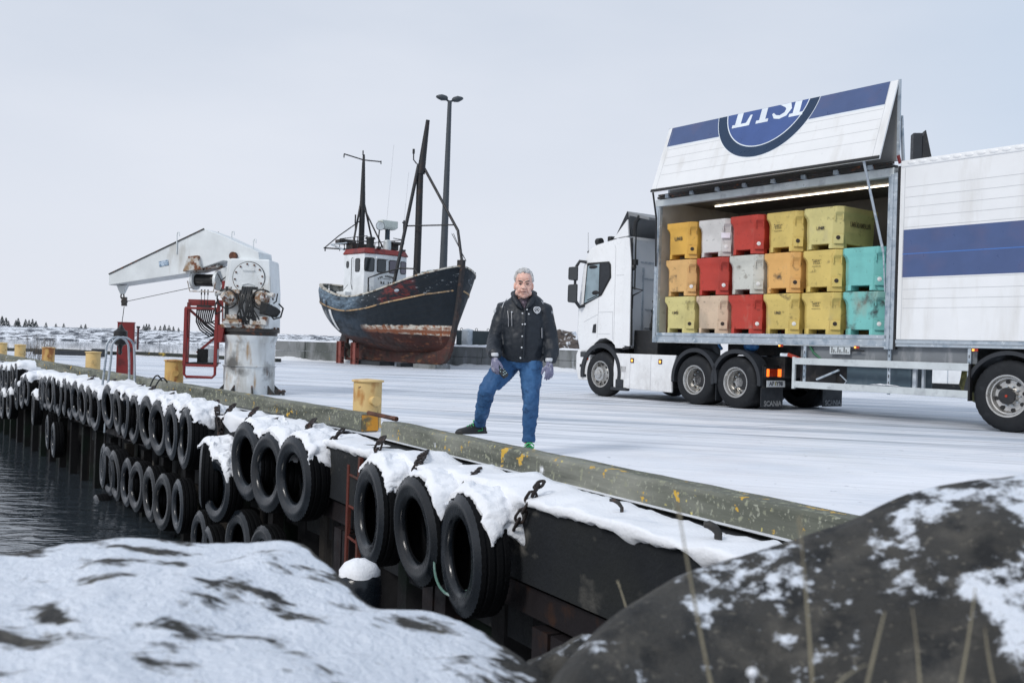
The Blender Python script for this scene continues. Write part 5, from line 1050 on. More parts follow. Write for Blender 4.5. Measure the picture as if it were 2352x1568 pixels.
# ---- cab shell: side outline lofted across the width with rounded front
cabp = [(-4.70, .95), (-4.81, 1.3), (-4.80, 1.95), (-4.66, 2.85), (-4.60, 3.05), (-4.47, 3.26), (-4.2, 3.34), (-3.52, 3.43), (-3.20, 3.45), (-3.17, 3.0), (-3.14, 1.15), (-3.18, 1.06), (-3.44, 1.06), (-3.46, 1.12), (-3.56, 1.20), (-3.75, 1.27), (-3.95, 1.25), (-4.13, 1.14), (-4.26, .98)]
def cabring(y, ins, fr): return [(x+(ins if x < -4.1 and z > .9 else 0)+(.0), y, z-(fr if z > 3.2 else 0)) for x, z in cabp]
g = G(); g.loft([cabring(.16, .10, .10), cabring(.06, .05, .03), cabring(.03, .0, .0), cabring(.03+.001, .0, 0)] if False else [cabring(.14, .06, .05), cabring(.055, .015, .01), cabring(.035, .0, .0)][::-1][:1]+[cabring(.035, .0, .0), ][:0], cap=False) if False else None
rings = []
for y, f in ((.035, .16), (.05, .11), (.10, .03), (.22, -.05), (.5, -.13), (1.25, -.20), (2.0, -.13), (2.28, -.05), (2.40, .03), (2.45, .11), (2.465, .16)):
    k = max(0, f); rings.append([(x+(f*.9 if x < -4.15 else 0), y, z-(k*.2 if z > 3.2 else 0)) for x, z in cabp])
# make the side face itself flat at y=.035
g = G(); g.loft(rings); cab = g.build('cab', m_cab, TK, smooth=40)
def side_poly(pts, y0, y1, mat, name, par, bevel=0, smooth=None):
    g = G(); M_ = Matrix(((1, 0, 0, 0), (0, 0, 1, 0), (0, 1, 0, 0), (0, 0, 0, 1)))      # (a, b, h) -> (x=a, y=h, z=b)
    g.prism(pts, y0, y1, M=M_)
    # prism orientation flips with this mapping: reverse faces
    g.f = [tuple(reversed(f)) for f in g.f]
    return g.build(name, mat, par, bevel=bevel, smooth=smooth)
cf = -.34*.55+.34*.55
def cx_(x): return x+.187 if x < -4.15 else x       # the side skin sits behind the rounded front corner
# side window: black surround, pale glass in front, dark rear part
def sub(par): return par
side_poly([(-4.52, 1.99), (-4.43, 2.93), (-3.72, 2.93), (-3.66, 2.86), (-3.64, 2.58), (-3.93, 2.20)], .022, .036, m_gasket, 'window_surround', cab).location = (0, 0, 0)
m_cglass = pm('cab window glass', (.25, .33, .37), rough=.05, spec=.8, var=.4, vscale=1.5)
w1 = side_poly([(-4.48, 2.04), (-4.40, 2.86), (-4.02, 2.89), (-4.02, 2.20), (-4.05, 2.17)], .016, .03, m_cglass, 'side_window', cab); w1.location = (0, 0, 0)
side_poly([(-3.98, 2.22), (-3.98, 2.90), (-3.74, 2.90), (-3.69, 2.84), (-3.67, 2.60), (-3.93, 2.24)], .016, .03, m_plast, 'rear_pane', cab).location = (0, 0, 0)
g = G(); g.tube([(-4.38, .014, 2.10), (-4.05, .014, 2.20)], .012, 6); g.ball((-4.12, .016, 2.26), (.12, .012, .05), 10, 5); g.ball((-4.22, .016, 2.83), (.15, .01, .04), 10, 5); g.build('seat_shadow', m_gasket, w1).location = (0, 0, 0)
# seams, handle, door line
g = G()
for a, b_ in (((-4.02, 2.14), (-4.04, 1.27)), ((-4.02, 1.83), (-3.56, 1.84)), ((-3.56, 1.84), (-3.54, 1.24)), ((-4.5, 1.62), (-4.05, 1.78)), ((-3.52, 3.2), (-3.5, 1.2)), ((-3.56, 3.28), (-3.52, 3.2)), ((-3.48, 2.62), (-3.17, 2.62)), ((-4.0, 1.36), (-3.62, 1.36))): g.bar((a[0], .034, a[1]), (b_[0], .034, b_[1]), .006, .008)
g.build('panel_seam', pm('panel gap', (.48, .495, .51), rough=.7), cab).location = (0, 0, 0)
side_poly([(-4.20, 1.38), (-4.17, 1.56), (-4.08, 1.58), (-4.08, 1.38)], .02, .04, m_plast, 'door_handle', cab, bevel=.008).location = (0, 0, 0)
# windscreen & grille on the front (seen only from other sides)
g = G(); 
def fr_(y, z): 
    x = lerp_tab([(1.95, -4.80), (2.85, -4.66), (3.05, -4.60)], z); f = lerp_tab([(.22, -.05), (.5, -.13), (1.25, -.20), (2.0, -.13), (2.28, -.05)], y); return (x+f*.9-.008, y, z)
ys = [.2, .35, .5, .8, 1.25, 1.7, 2.0, 2.15, 2.3]; zs = [2.0, 2.4, 2.85]
g.add([fr_(y, z) for y in ys for z in zs], [(i*3+j, i*3+j+1, i*3+j+4, i*3+j+3) for i in range(len(ys)-1) for j in range(2)]); g.build('windscreen', m_glass, cab).location = (0, 0, 0)
# lower front: bumper, lamp
def bump_ring(y, f): return [(-4.73+f, y, .33), (-4.82+f, y, .55), (-4.82+f, y, .88), (-4.76+f, y, 1.0), (-4.29, y, 1.0), (-4.25, y, .94), (-4.30, y, .33)]
g = G(); g.loft([bump_ring(y, f) for y, f in ((.035, .12), (.06, .07), (.16, .0), (.5, -.08), (1.25, -.14), (2.0, -.08), (2.34, .0), (2.44, .07), (2.465, .12))]); bmp = g.build('bumper', m_cab, TK, bevel=.012)
g = G(); g.bb((-4.58, .025, .84), (-4.34, .05, .96)); g.build('headlight', m_glass, bmp, bevel=.01).location = (0, 0, 0)
g = G(); g.bb((-4.52, .025, .40), (-4.36, .045, .46)); g.bb((-4.58, .02, .62), (-4.5, .05, .68)); g.build('bumper_vent', m_plast, bmp).location = (0, 0, 0)
g = G(); g.bb((-4.33, .02, .78), (-4.305, .05, .88)); g.build('side_marker', pm('dark red lens', (.3, .05, .02), rough=.2), bmp).location = (0, 0, 0)
# wheel arch trim of the front axle
def arch(par, x, r_, a0, a1, w, name, depth=.1, mat=m_plast, y=-.01, z=.505):
    g = G(); rg = []
    for i in range(25):
        a = R(a0+(a1-a0)*i/24); c, s_ = math.cos(a), math.sin(a); rg.append([(x+c*r_, y, z+s_*r_), (x+c*(r_+w), y, z+s_*(r_+w)), (x+c*(r_+w), y+depth, z+s_*(r_+w)), (x+c*r_, y+depth, z+s_*r_)])
    g.loft(rg); return g.build(name, mat, par, smooth=40, bevel=0)
arch(TK, -3.86, .555, -12, 190, .10, 'wheel_arch', .3)
for x in (-1.12, -.08): arch(TK, x, .525, -6, 188, .075, 'mudguard', .3, y=-.02)
for x in (-1.12, -.08): arch(TK, x, .525, -6, 188, .075, 'mudguard', .55, y=1.92)
# side skirts with lamps
side_poly([(-3.43, .22), (-3.45, .55), (-3.42, .95), (-1.62, .95), (-1.73, .62), (-1.72, .20)], .0, .05, m_cab, 'side_skirt', TK, bevel=.012)
sk = [o for o in TK.children if o.name.startswith('side_skirt')][0]
g = G(); g.bar((-2.93, -.001, .94), (-2.93, -.001, .22), .006, .008); g.bar((-2.32, -.001, .94), (-2.32, -.001, .22), .006, .008); g.build('panel_seam', MATS['panel gap'], sk).location = (0, 0, 0)
for x in (-2.87, -2.05):
    g = G(); g.bb((x-.05, -.012, .76), (x+.05, .0, .86)); l_ = g.build('marker_lamp', m_gasket, sk, bevel=.004); l_.location = (0, 0, 0); g = G(); g.bb((x-.025, -.016, .785), (x+.025, -.01, .835)); g.build('lens', m_amber, l_).location = (0, 0, 0)
g = G(); g.bb((-3.26, -.006, .56), (-3.06, .0, .68)); g.bb((-3.19, -.009, .60), (-3.1, -.005, .64)); g.build('sticker', pm('faded sticker', (.45, .45, .45), [((.25, .25, .25), 14, .5, .55, (1, 1, .3))], rough=.5), sk).location = (0, 0, 0)
g = G(); g.bb((-3.36, -.02, .22), (-3.12, .06, .40)); g.bb((-3.5, -.03, .16), (-3.02, .1, .23)); g.build('step', m_plast, TK, bevel=.02)
# chassis, back of cab, fairing, deflector
g = G(); g.bb((-4.4, .75, .62), (1.0, .95, .95)); g.bb((-4.4, 1.5, .62), (1.0, 1.7, .95)); g.bb((-3.1, .1, .3), (-1.75, 2.35, .92)); g.bb((-3.1, .25, .92), (-2.4, 2.2, 1.45)); g.bb((-1.7, .5, .6), (.65, 2.0, .98)); g.bb((-.9, .7, 1.0), (.3, 1.8, 1.22)); g.bb((-4.2, .4, .35), (-3.4, 2.0, 1.2)); g.cyl((-1.06, .1, .5), (-1.06, 2.3, .5), .15, n=12); g.cyl((0, .1, .5), (0, 2.3, .5), .15, n=12); g.cyl((-3.82, .1, .5), (-3.82, 2.3, .5), .12, n=12); g.build('chassis', m_frame, TK, bevel=.01)
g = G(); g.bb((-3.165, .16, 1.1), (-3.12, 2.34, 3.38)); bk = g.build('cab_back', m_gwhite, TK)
g = G()
for y0, y1, z0, z1 in ((.5, 1.1, 2.55, 2.58), (.4, 1.9, 2.9, 2.93), (.45, .50, 1.3, 2.8), (1.35, 1.4, 1.2, 2.5), (.55, 1.2, 1.9, 1.92), (.55, 1.2, 1.5, 1.52)): g.bb((-3.12, y0, z0), (-3.105, y1, z1))
g.build('stiffener', m_galv, bk).location = (0, 0, 0)
side_poly([(-3.22, 1.12), (-3.24, 3.43), (-3.10, 3.40), (-3.03, 2.9), (-3.0, 1.10)], .02, .055, m_cab, 'side_fairing', TK, bevel=.01)
g = G(); g.bar((-3.07, .06, 3.40), (-2.985, .06, 1.12), .05, .03); g.bar((-2.99, .04, 1.08), (-3.2, .04, 1.05), .05, .05); g.build('fairing_edge', m_gasket, TK)
g = G(); g.loft([[(-3.60, y, 3.44), (-3.24, y, 3.98+.0), (-3.16, y, 3.96), (-2.6, y, 3.80), (-2.6, y, 3.74), (-3.18, y, 3.88), (-3.5, y, 3.44)] for y in (.09, .3, 1.25, 2.2, 2.41)]); g.build('air_deflector', pm('grey deflector', (.2, .21, .22), rough=.45), TK, bevel=.01)
side_poly([(-3.62, 3.42), (-3.2, 3.80), (-3.16, 3.45)], .05, .085, m_cab, 'deflector_fin', TK)
side_poly([(-3.60, 3.44), (-3.24, 3.98), (-3.2, 3.76)], .07, .09, m_plast, 'deflector_edge', TK)
g = G(); g.tube([(-3.02, .1, 3.72), (-2.98, .1, 3.4), (-2.97, .1, 2.3)], .016, 6); g.tube([(-3.05, .12, 3.45), (-3.0, .1, 3.72), (-2.9, .12, 3.86)], .045, 8); g.tube([(-3.08, .1, 2.35), (-2.72, .1, 2.28), (-3.05, .12, 2.18), (-3.06, .12, 1.9)], .022, 6); g.ball((-3.03, .1, 2.78), (.07, .06, .07), 10, 7); g.box((-2.98, .1, 2.88), (.1, .08, .12)); g.build('fairing_stays', m_blk, TK, smooth=60)
g = G(); g.bb((-2.9, .5, 1.2), (-2.5, 1.0, 1.6)); g.tube([(-2.8, .45, 1.5), (-2.68, .42, 2.0), (-2.72, .42, 2.08)], .035, 8); g.bb((-2.62, .5, 1.55), (-2.48, .7, 1.72)); r = random.Random(2)
for i in range(5): g.tube([(-3.05, .7+.15*i, 1.9), (-2.9, .75+.15*i, 1.4), (-2.6, .8+.1*i, 1.1), (-2.3, .9+.1*i, 1.2)], .02, 6)
g.build('coupling_gear', m_frame, TK)
# mirror, sun visor, light bar, aerial
g = G(); g.tube([(-4.47, .04, 2.95), (-4.58, -.07, 2.97), (-4.64, -.12, 2.84)], .035, 8); g.tube([(-4.5, .04, 1.99), (-4.56, -.05, 1.95), (-4.63, -.12, 2.08)], .04, 8); g.tube([(-4.66, -.12, 2.1), (-4.66, -.12, 2.8)], .03, 8); g.build('mirror_arm', m_plast, TK, smooth=60)
for z0, z1, d_ in ((2.52, 2.86, .0), (2.02, 2.47, .0)):
    g = G(); g.loft([[(-4.82+i_, -.30+i_*1.2, z0+i_), (-4.62-i_*.3, -.14, z0+i_), (-4.62-i_*.3, -.14, z1-i_), (-4.82+i_, -.30+i_*1.2, z1-i_)] if False else [(-4.80, -.30, z0+.03), (-4.60, -.10, z0+.0), (-4.60, -.10, z1), (-4.80, -.30, z1-.03)], [(-4.86, -.24, z0+.05), (-4.72, -.06, z0+.04), (-4.72, -.06, z1-.04), (-4.86, -.24, z1-.05)]] if False else [[(-4.72, -.27, z0+.02), (-4.56, -.12, z0), (-4.56, -.12, z1), (-4.72, -.27, z1-.02)], [(-4.80, -.21, z0+.06), (-4.68, -.04, z0+.05), (-4.68, -.04, z1-.05), (-4.80, -.21, z1-.06)]])
    mo = g.build('mirror', m_plast, TK, bevel=.025); g = G(); m_ = frame((-4.641, -.196, (z0+z1)/2), (.16, .15, 0), (0, 0, 1)); g.prism(rrect(.17, z1-z0-.07, .03), .0, .004, M=m_); g.build('mirror_glass', m_glass, mo).location = (0, 0, 0)
g = G(); g.tube([(-4.36, .25, 3.36), (-4.30, .9, 3.42), (-4.28, 1.6, 3.42), (-4.36, 2.2, 3.36)], .03, 8)
lbar = g.build('light_bar', m_blk, TK, smooth=60)
for y in (.30, .9, 1.6, 2.2): g = G(); g.cyl((-4.42, y, 3.42), (-4.30, y, 3.42), .085, n=16); g.build('roof_spotlight', m_blk, lbar, smooth=40).location = (0, 0, 0)
g = G(); g.bb((-4.08, .28, 3.36), (-3.96, .46, 3.52)); g.build('roof_beacon', m_blk, TK, bevel=.02)
g = G(); g.tube([(-4.46, .12, 3.12), (-4.50, .10, 3.2)], .03, 6); g.tube([(-4.50, .10, 3.2), (-4.52, .10, 3.62)], .005, 4); g.build('aerial', m_blk, TK)
# rear: lamps, plate, mud flaps
g = G(); g.bb((.50, .05, .40), (.52, .62, .83)); g.bb((.52, .07, .60), (.56, .60, .80)); g.build('rear_crossbar', m_frame, TK)
for y0, y1, mt in ((.10, .16, m_oral), (.16, .40, m_redl), (.40, .54, m_oral)): g = G(); g.bb((.56, y0, .62), (.575, y1, .76)); g.build('tail_lamp', mt, TK, bevel=.004)
m_white = pm('plate white', (.62, .64, .65), rough=.4); m_ink = pm('blue black ink', (.01, .014, .03), rough=.5)
g = G(); g.bb((.565, .10, .43), (.572, .62, .55)); pl = g.build('number_plate', m_white, TK); g = G()
# the text faces the rear (+x): its right-hand direction is +y
tm = frame((.574, .36, .49), (0, 1, 0), (0, 0, 1)); vv, ff = text_mesh('AP  Y98', .115, .001, bold=.002); g.add(vv, ff, tm); g.build('plate_lettering', m_ink, pl).location = (0, 0, 0)
g = G(); g.bb((.5735, .335, .46), (.5745, .365, .53)); g.build('plate_sticker', pm('plate sticker', (.3, .28, .1), rough=.5), pl).location = (0, 0, 0)
m_flap = pm('mud flap rubber', (.014, .017, .022), rough=.6); m_grey = pm('worn grey lettering', (.3, .31, .32), [((.05, .05, .05), 9, .55, .65)], rough=.7)
for y0 in (.02, 1.85):
    g = G(); g.bb((.50, y0, .05), (.515, y0+.62, .42)); fo = g.build('mud_flap', m_flap, TK); g = G(); vv, ff = text_mesh('SCANIA', .135, .001, bold=.003, sx=1.05); g.add(vv, ff, frame((.518, y0+.33, .12), (0, 1, 0), (0, 0, 1))); g.build('flap_lettering', m_grey, fo).location = (0, 0, 0)
g = G(); g.bb((-.58, .02, .12), (-.565, .5, .5)); g.build('mud_flap', m_flap, TK)
# blue air hoses by the fifth wheel
g = G(); g.tube([(-.82, .3, 1.28), (-.76, .3, 1.16), (-.70, .3, 1.1)], .03, 8); g.ball((-.02, .35, 1.17), (.16, .12, .1), 12, 8); g.tube([(-.1, .3, 1.3), (0, .3, 1.26), (.1, .3, 1.3)], .04, 8); g.build('blue_air_bag', pm('blue tarpaulin', (.03, .16, .45), [((.1, .3, .6), 9, .5, .65)], rough=.5, bump=.5), TK, smooth=60)
# ------------------------------------------------------------------ TRAILER
m_panel = pm('white trailer panel', (.76, .77, .78), [((.60, .59, .57), 2.2, .52, .8, (1.5, 1, .25)), ((.56, .56, .55), 6, .70, .84, (2, 1, .12))], rough=.42, var=.03)
m_stripe = pm('navy blue stripe', (.06, .095, .215), [((.09, .1, .2), 2, .5, .75)], rough=.4, var=.08)
m_navy = pm('dark navy ring', (.008, .03, .075), rough=.4); m_logob = pm('royal blue disc', (.05, .095, .27), rough=.4); m_lett = pm('white vinyl', (.72, .78, .84), rough=.45)
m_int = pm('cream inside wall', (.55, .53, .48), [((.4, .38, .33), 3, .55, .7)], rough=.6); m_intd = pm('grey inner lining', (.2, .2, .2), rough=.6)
X0, X1, ZF, ZT = -2.22, 3.12, 1.40, 4.15
XE = 8.8
g = G(); g.bb((X0, .0, 1.20), (X1, .06, 1.40)); g.bb((X0, .02, 1.24), (XE, 2.5, 1.398)); fl_ = g.build('floor', m_alu, TR_)
g = G(); g.bb((X0-.02, -.02, 1.335), (X1, .0, 1.40)); g.bb((X0-.02, -.012, 1.215), (X1, .0, 1.32)); g.build('sill_rail', m_galv, TR_, bevel=.008)
g = G(); g.bb((X0-.06, .06, 1.25), (X0, 2.5, 4.12)); g.build('front_wall', m_int, TR_)
g = G(); g.bb((X0-.064, .05, 1.25), (X0-.06, 2.5, 4.12)); g.build('front_skin', m_panel, TR_)
g = G(); g.bb((X0+.001, .3, 1.4), (X0+.015, 2.44, 1.98)); g.build('kick_board', pm('brown ply board', (.14, .09, .05), rough=.7), TR_)
g = G(); g.bb((X0-.07, -.02, 1.2), (X0+.045, .06, 3.98)); g.bb((X0-.02, -.035, 1.2), (X0+.02, -.02, 3.98)); g.build('front_pillar', m_galv, TR_, bevel=.006)
g = G(); g.bb((3.0, -.02, 1.17), (3.16, .10, 4.02)); g.bb((3.05, -.04, 1.17), (3.10, -.02, 4.0)); g.build('middle_pillar', m_galv, TR_, bevel=.008)
g = G(); g.bb((3.165, -.01, 1.17), (3.20, .06, 4.12)); g.build('pillar_seal', m_gasket, TR_)
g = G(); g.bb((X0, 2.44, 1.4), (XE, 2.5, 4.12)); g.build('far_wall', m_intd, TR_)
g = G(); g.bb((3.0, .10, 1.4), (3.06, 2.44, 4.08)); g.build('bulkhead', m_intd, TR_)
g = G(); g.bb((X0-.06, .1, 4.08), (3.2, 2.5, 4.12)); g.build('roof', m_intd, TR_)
g = G(); g.bb((X0-.08, -.03, 3.97), (3.10, .10, 4.11)); g.build('header_beam', m_alu, TR_, bevel=.008)
g = G(); g.bb((X0-.0, -.06, 4.12), (3.08, .12, 4.16)); g.bb((X0+.05, -.09, 4.165), (3.1, -.02, 4.20)); hr_ = g.build('hinge_rail', m_grease, TR_)
for i in range(8): g = G(); x = X0+.3+.66*i; g.box((x, -.06, 4.15), (.09, .08, .07)); g.build('hinge', m_galv, hr_).location = (0, 0, 0)
# strip lamp under the roof
g = G(); g.bb((-1.75, 1.15, 4.05), (2.95, 1.172, 4.072)); g.build('strip_lamp', pm('lit strip lamp', (.9, .85, .75), rough=.4, emit=((1, .87, .68), 4.5)), TR_)
# raised double flap: outer leaf with stripe and badge
fo_, fb = V((0, -.03, 5.52)), V((0, -.50, 4.19)); dv = (fb-fo_); LF = dv.length; dv.normalize()
FX0, FX1 = -1.97, 3.13
FM = frame(fo_, (1, 0, 0), -dv); nrm = FM.to_3x3() @ V((0, 0, 1))      # local z should point to the viewer (-y)
assert nrm.y < 0
g = G(); g.add([], []); g.cur = 0
g.prism([(FX0, 0), (FX1, 0), (FX1, -LF), (FX0, -LF)], -.035, 0, M=FM); flap = g.build('outer_flap', m_panel, TR_, bevel=.004)
g = G()
for v in (.50, .68, .86, 1.06): g._bm(FM @ Matrix.Translation(((FX0+FX1)/2, -v, .0005)), FX1-FX0-.3, .006, .003)
for x in (FX0+.13, FX1-.13): g._bm(FM @ Matrix.Translation((x, -LF/2, .0005)), .006, LF, .003)
g.build('panel_seam', MATS['panel gap'], flap).location = (0, 0, 0)
g = G(); g._bm(FM @ Matrix.Translation(((FX0+FX1)/2, -LF+.02, .004)), FX1-FX0, .05, .02); g.build('bottom_rail', m_gasket, flap).location = (0, 0, 0)
CXL, RO, RI = .50, 1.155, .93
cyl_ = -.02-(RO-.985)*-1 if False else .165                              # badge centre is above the fold
def arcpoly(r_, n=64): 
    pts = []
    a0 = math.asin(-cyl_/r_)
    for i in range(n+1): a = PI-a0+(PI+2*a0)*i/n; pts.append((CXL+r_*math.cos(a), cyl_+r_*math.sin(a)))
    return pts
def flat(g, poly, h): g.prism(poly, 0.0005, h, M=FM)
sb = .42
def xr(r_, v): return math.sqrt(r_*r_-(v+cyl_)**2)
for nm, a, b_, s_ in (('stripe', -1.88, CXL, -1), ('stripe', CXL, 2.99, 1)):
    vs_ = [0, .14, .28, sb]; rim = [(CXL+s_*(xr(RO, v)+.012), -v) for v in vs_]
    out_ = a if s_ < 0 else b_
    flat_p = rim + [(out_, -sb), (out_, 0)]; g = G(); flat(g, flat_p, .002); g.build('blue_stripe', m_stripe, flap).location = (0, 0, 0)
    g = G(); flat(g, [(rim[-1][0], -sb-.003), (out_, -sb-.003), (out_, -sb-.022), (rim[-1][0]-s_*.01, -sb-.022)], .002); g.build('pinstripe', m_lett, flap).location = (0, 0, 0)
for r_, h, mt, nm in ((RO+.012, .0025, m_lett, 'badge_edge'), (RO, .0035, m_navy, 'badge_ring'), (RI+.02, .0045, m_lett, 'badge_line'), (RI, .0055, m_logob, 'badge_disc')):
    g = G(); flat(g, arcpoly(r_), h); g.build(nm, mt, flap).location = (0, 0, 0)
# slab serif letters, cut by the fold
LT = {'L': [(0, 0), (.66, 0), (.70, .34), (.62, .34), (.52, .1), (.32, .1), (.32, .9), (.42, .9), (.42, 1), (0, 1), (0, .9), (.1, .9), (.1, .1), (0, .1)],
      'Y': [(.2, 0), (.62, 0), (.62, .1), (.51, .1), (.51, .45), (.78, .9), (.86, .9), (.86, 1), (.55, 1), (.55, .9), (.62, .9), (.43, .55), (.24, .9), (.3, .9), (.3, 1), (-.05, 1), (-.05, .9), (.03, .9), (.30, .45), (.30, .1), (.2, .1)],
      'I': [(0, 0), (.44, 0), (.44, .1), (.33, .1), (.33, .9), (.44, .9), (.44, 1), (0, 1), (0, .9), (.11, .9), (.11, .1), (0, .1)]}
cen = [(.56, .74), (.50, .86), (.34, .93), (.16, .86), (.10, .72), (.18, .60), (.36, .52), (.52, .42), (.58, .28), (.50, .13), (.32, .065), (.16, .10), (.06, .22)]
wd = [.03, .06, .06, .08, .10, .11, .11, .11, .10, .08, .06, .06, .03]
def offs(c, s_):
    o_ = []
    for i in range(len(c)):
        a, b_ = c[max(0, i-1)], c[min(len(c)-1, i+1)]; d = V((b_[0]-a[0], b_[1]-a[1], 0)).normalized(); o_.append((c[i][0]-d.y*wd[i]*s_*.95, c[i][1]+d.x*wd[i]*s_*.95))
    return o_
LT['S'] = offs(cen, 1)+offs(cen, -1)[::-1]
def clip_top(poly, ymax):
    out = []
    for i in range(len(poly)):
        a, b_ = poly[i], poly[(i+1) % len(poly)]; ia, ib = a[1] <= ymax, b_[1] <= ymax
        if ia: out.append(a)
        if ia != ib: t = (ymax-a[1])/(b_[1]-a[1]); out.append((a[0]+t*(b_[0]-a[0]), ymax))
    return out
LH = .64; base = -.30
from mathutils.geometry import tessellate_polygon
for ch, x0_, wx in (('L', -.24, .62), ('Y', .19, .66), ('S', .64, .66), ('I', 1.06, .66)):
    poly = [(x0_+px*wx, base+py*LH) for px, py in LT[ch]]; poly = clip_top(poly, -.004)
    # a clip of a concave outline may leave bridges on the cut line; they have no area
    g = G(); tri = tessellate_polygon([[V((x, y, 0)) for x, y in poly]]); 
    g.add([(x, y, .0072) for x, y in poly], [tuple(t) for t in tri], FM)
    lo_ = g.build('letter', m_lett, flap); lo_.location = (0, 0, 0)
    # face the viewer
    me = lo_.data; me.update()
# inner leaf standing from roof to fold, struts at both ends
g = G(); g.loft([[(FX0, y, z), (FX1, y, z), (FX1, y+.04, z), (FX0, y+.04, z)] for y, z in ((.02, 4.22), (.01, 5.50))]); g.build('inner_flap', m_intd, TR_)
g = G(); g.bar((FX1+.005, .03, 4.22), (FX1+.005, .0, 5.53), .05, .03); g.bar((FX0, .03, 4.22), (FX0, .0, 5.53), .05, .03); g.build('flap_end_profile', m_galv, TR_)
g = G(); g.bar((FX1+.02, .16, 4.14), (FX1+.02, .06, 4.95), .045, .03); g.build('lift_arm', m_galv, TR_)
g = G(); g.bar((FX1+.02, .06, 4.18), (FX1+.02, .0, 4.3), .03, .05); g.build('red_catch', m_redp, TR_)
g = G(); g.tube([(2.82, -.46, 4.22), (2.86, -.3, 3.7), (2.97, -.06, 2.75)], .022, 8); g.tube([(2.97, -.06, 2.75), (3.0, -.03, 2.1)], .012, 6); g.build('gas_strut', m_galv, TR_, smooth=50)
g = G(); g.tube([(FX0+.02, -.46, 4.2), (FX0-.12, -.2, 3.7), (FX0-.25, -.05, 2.75)], .02, 8); g.build('gas_strut', m_plast, TR_, smooth=50)
# closed rear part
g = G(); g.bb((3.21, -.005, 1.335), (XE, .06, 4.13)); side = g.build('closed_side', m_panel, TR_)
g = G(); g.bb((3.21, -.02, 4.09), (XE, .10, 4.20)); g.build('top_rail', m_cab, TR_, bevel=.02)
g = G(); n_ = 60
for i in range(n_): 
    x = 3.4+i*.19; g.ball((x, -.012, 4.15), (.085, .02, .035), 10, 6) if x < XE-.1 else None
g.build('top_rail_scallops', m_cab, TR_, smooth=60)
g = G(); g.bb((3.2, .1, 4.12), (XE, 2.5, 4.16)); g.build('roof_panel', m_cab, TR_)
g = G(); g.bb((3.28, -.0075, 2.325), (XE, -.005, 3.085)); g.build('blue_stripe', m_stripe, side).location = (0, 0, 0)
g = G(); g.bb((3.28, -.0085, 2.69), (XE, -.0075, 2.705)); g.build('stripe_line', pm('mid blue line', (.06, .16, .45), rough=.4), side).location = (0, 0, 0)
g = G()
for z in (1.83, 1.98, 2.13, 2.30, 3.12, 3.28, 3.44, 3.60, 3.76): g.bb((3.30, -.0075, z), (XE, -.005, z+.006))
g.bb((3.285, -.0075, 1.34), (3.292, -.005, 4.08)); g.build('panel_seam', MATS['panel gap'], side).location = (0, 0, 0)
g = G(); g.bb((3.2, -.01, 1.27), (XE, .02, 1.325)); g.bb((3.2, .0, 1.22), (XE, .06, 1.262)); g.build('bottom_rail', m_galv, TR_)
# underbody
g = G(); g.bb((.95, .62, .98), (XE, .78, 1.23)); g.bb((.95, 1.72, .98), (XE, 1.88, 1.23)); g.bb((1.0, .5, .55), (2.1, 2.0, 1.0)); g.build('chassis_rail', m_frame, TR_)
g = G(); g.bb((1.3, .10, .98), (4.5, .13, 1.22)); g.build('underbody_panel', pm('grey underbody panel', (.17, .185, .2), [((.3, .31, .32), 4, .58, .7, (1, 1, .3))], rough=.6), TR_)
g = G(); g.bb((2.1, .3, .52), (3.30, .95, 1.0)); g.build('pallet_box', pm('blue grey tool box', (.07, .11, .14), [((.12, .16, .19), 3, .5, .65)], rough=.5), TR_, bevel=.02)
g = G(); g.bb((3.30, .35, .55), (3.36, .4, .98)); g.bb((3.40, .45, .5), (3.44, .5, 1.0)); g.build('warning_post', m_lett, TR_); g = G(); g.bb((3.30, .345, .9), (3.36, .35, .96)); g.build('red_band', m_oral, TR_)
g = G(); g.bb((1.95, .02, 1.07), (2.35, .03, 1.20)); pan = g.build('control_panel', m_alu, TR_); g = G(); r = random.Random(3)
for i in range(9): x = 1.99+.04*i; g.bb((x, .012, 1.09), (x+.012, .02, 1.19-.04*(i % 3)))
g.tube([(2.36, .02, 1.13), (2.5, .015, 1.14), (2.62, .02, 1.13)], .012, 6); g.build('valve_knobs', m_gasket, pan).location = (0, 0, 0)
g = G(); g.tube([(1.52, .05, 1.2), (1.58, .08, 1.08), (1.72, .1, .98)], .02, 6); g.build('green_hose', pm('green hose', (.03, .14, .07), rough=.5), TR_)
g = G(); g.bar((1.72, -.0, .62), (2.12, .06, .80), .05, .03); g.tube([(2.15, .05, .72), (2.3, .02, .62), (2.25, .02, .56)], .012, 6); g.build('landing_leg_brace', m_galv, TR_)
for y_ in (.5, 1.9): g = G(); g.bb((1.75, y_, .5), (1.87, y_+.12, 1.0)); g.bb((1.70, y_-.07, .47), (1.92, y_+.19, .5)); g.build('landing_leg', m_frame, TR_)
for x, z in ((.9, 1.19), (2.45, 1.19), (4.48, 1.19)):
    g = G(); g.bb((x, -.012, z-.02), (x+.09, .0, z+.02)); lb_ = g.build('marker_lamp', m_redl, TR_); g = G(); g.bb((x, -.016, z-.016), (x+.035, -.011, z+.016)); g.build('lens', m_amber, lb_).location = (0, 0, 0)
g = G(); g.bb((.8, .15, 1.0), (.98, .2, 1.06)); g.build('white_tape_lamp', m_lett, TR_, bevel=.015); g = G(); g.bar((.98, .16, 1.04), (1.32, .2, .93), .05, .06); g.build('reflector_strip', m_redl, TR_)
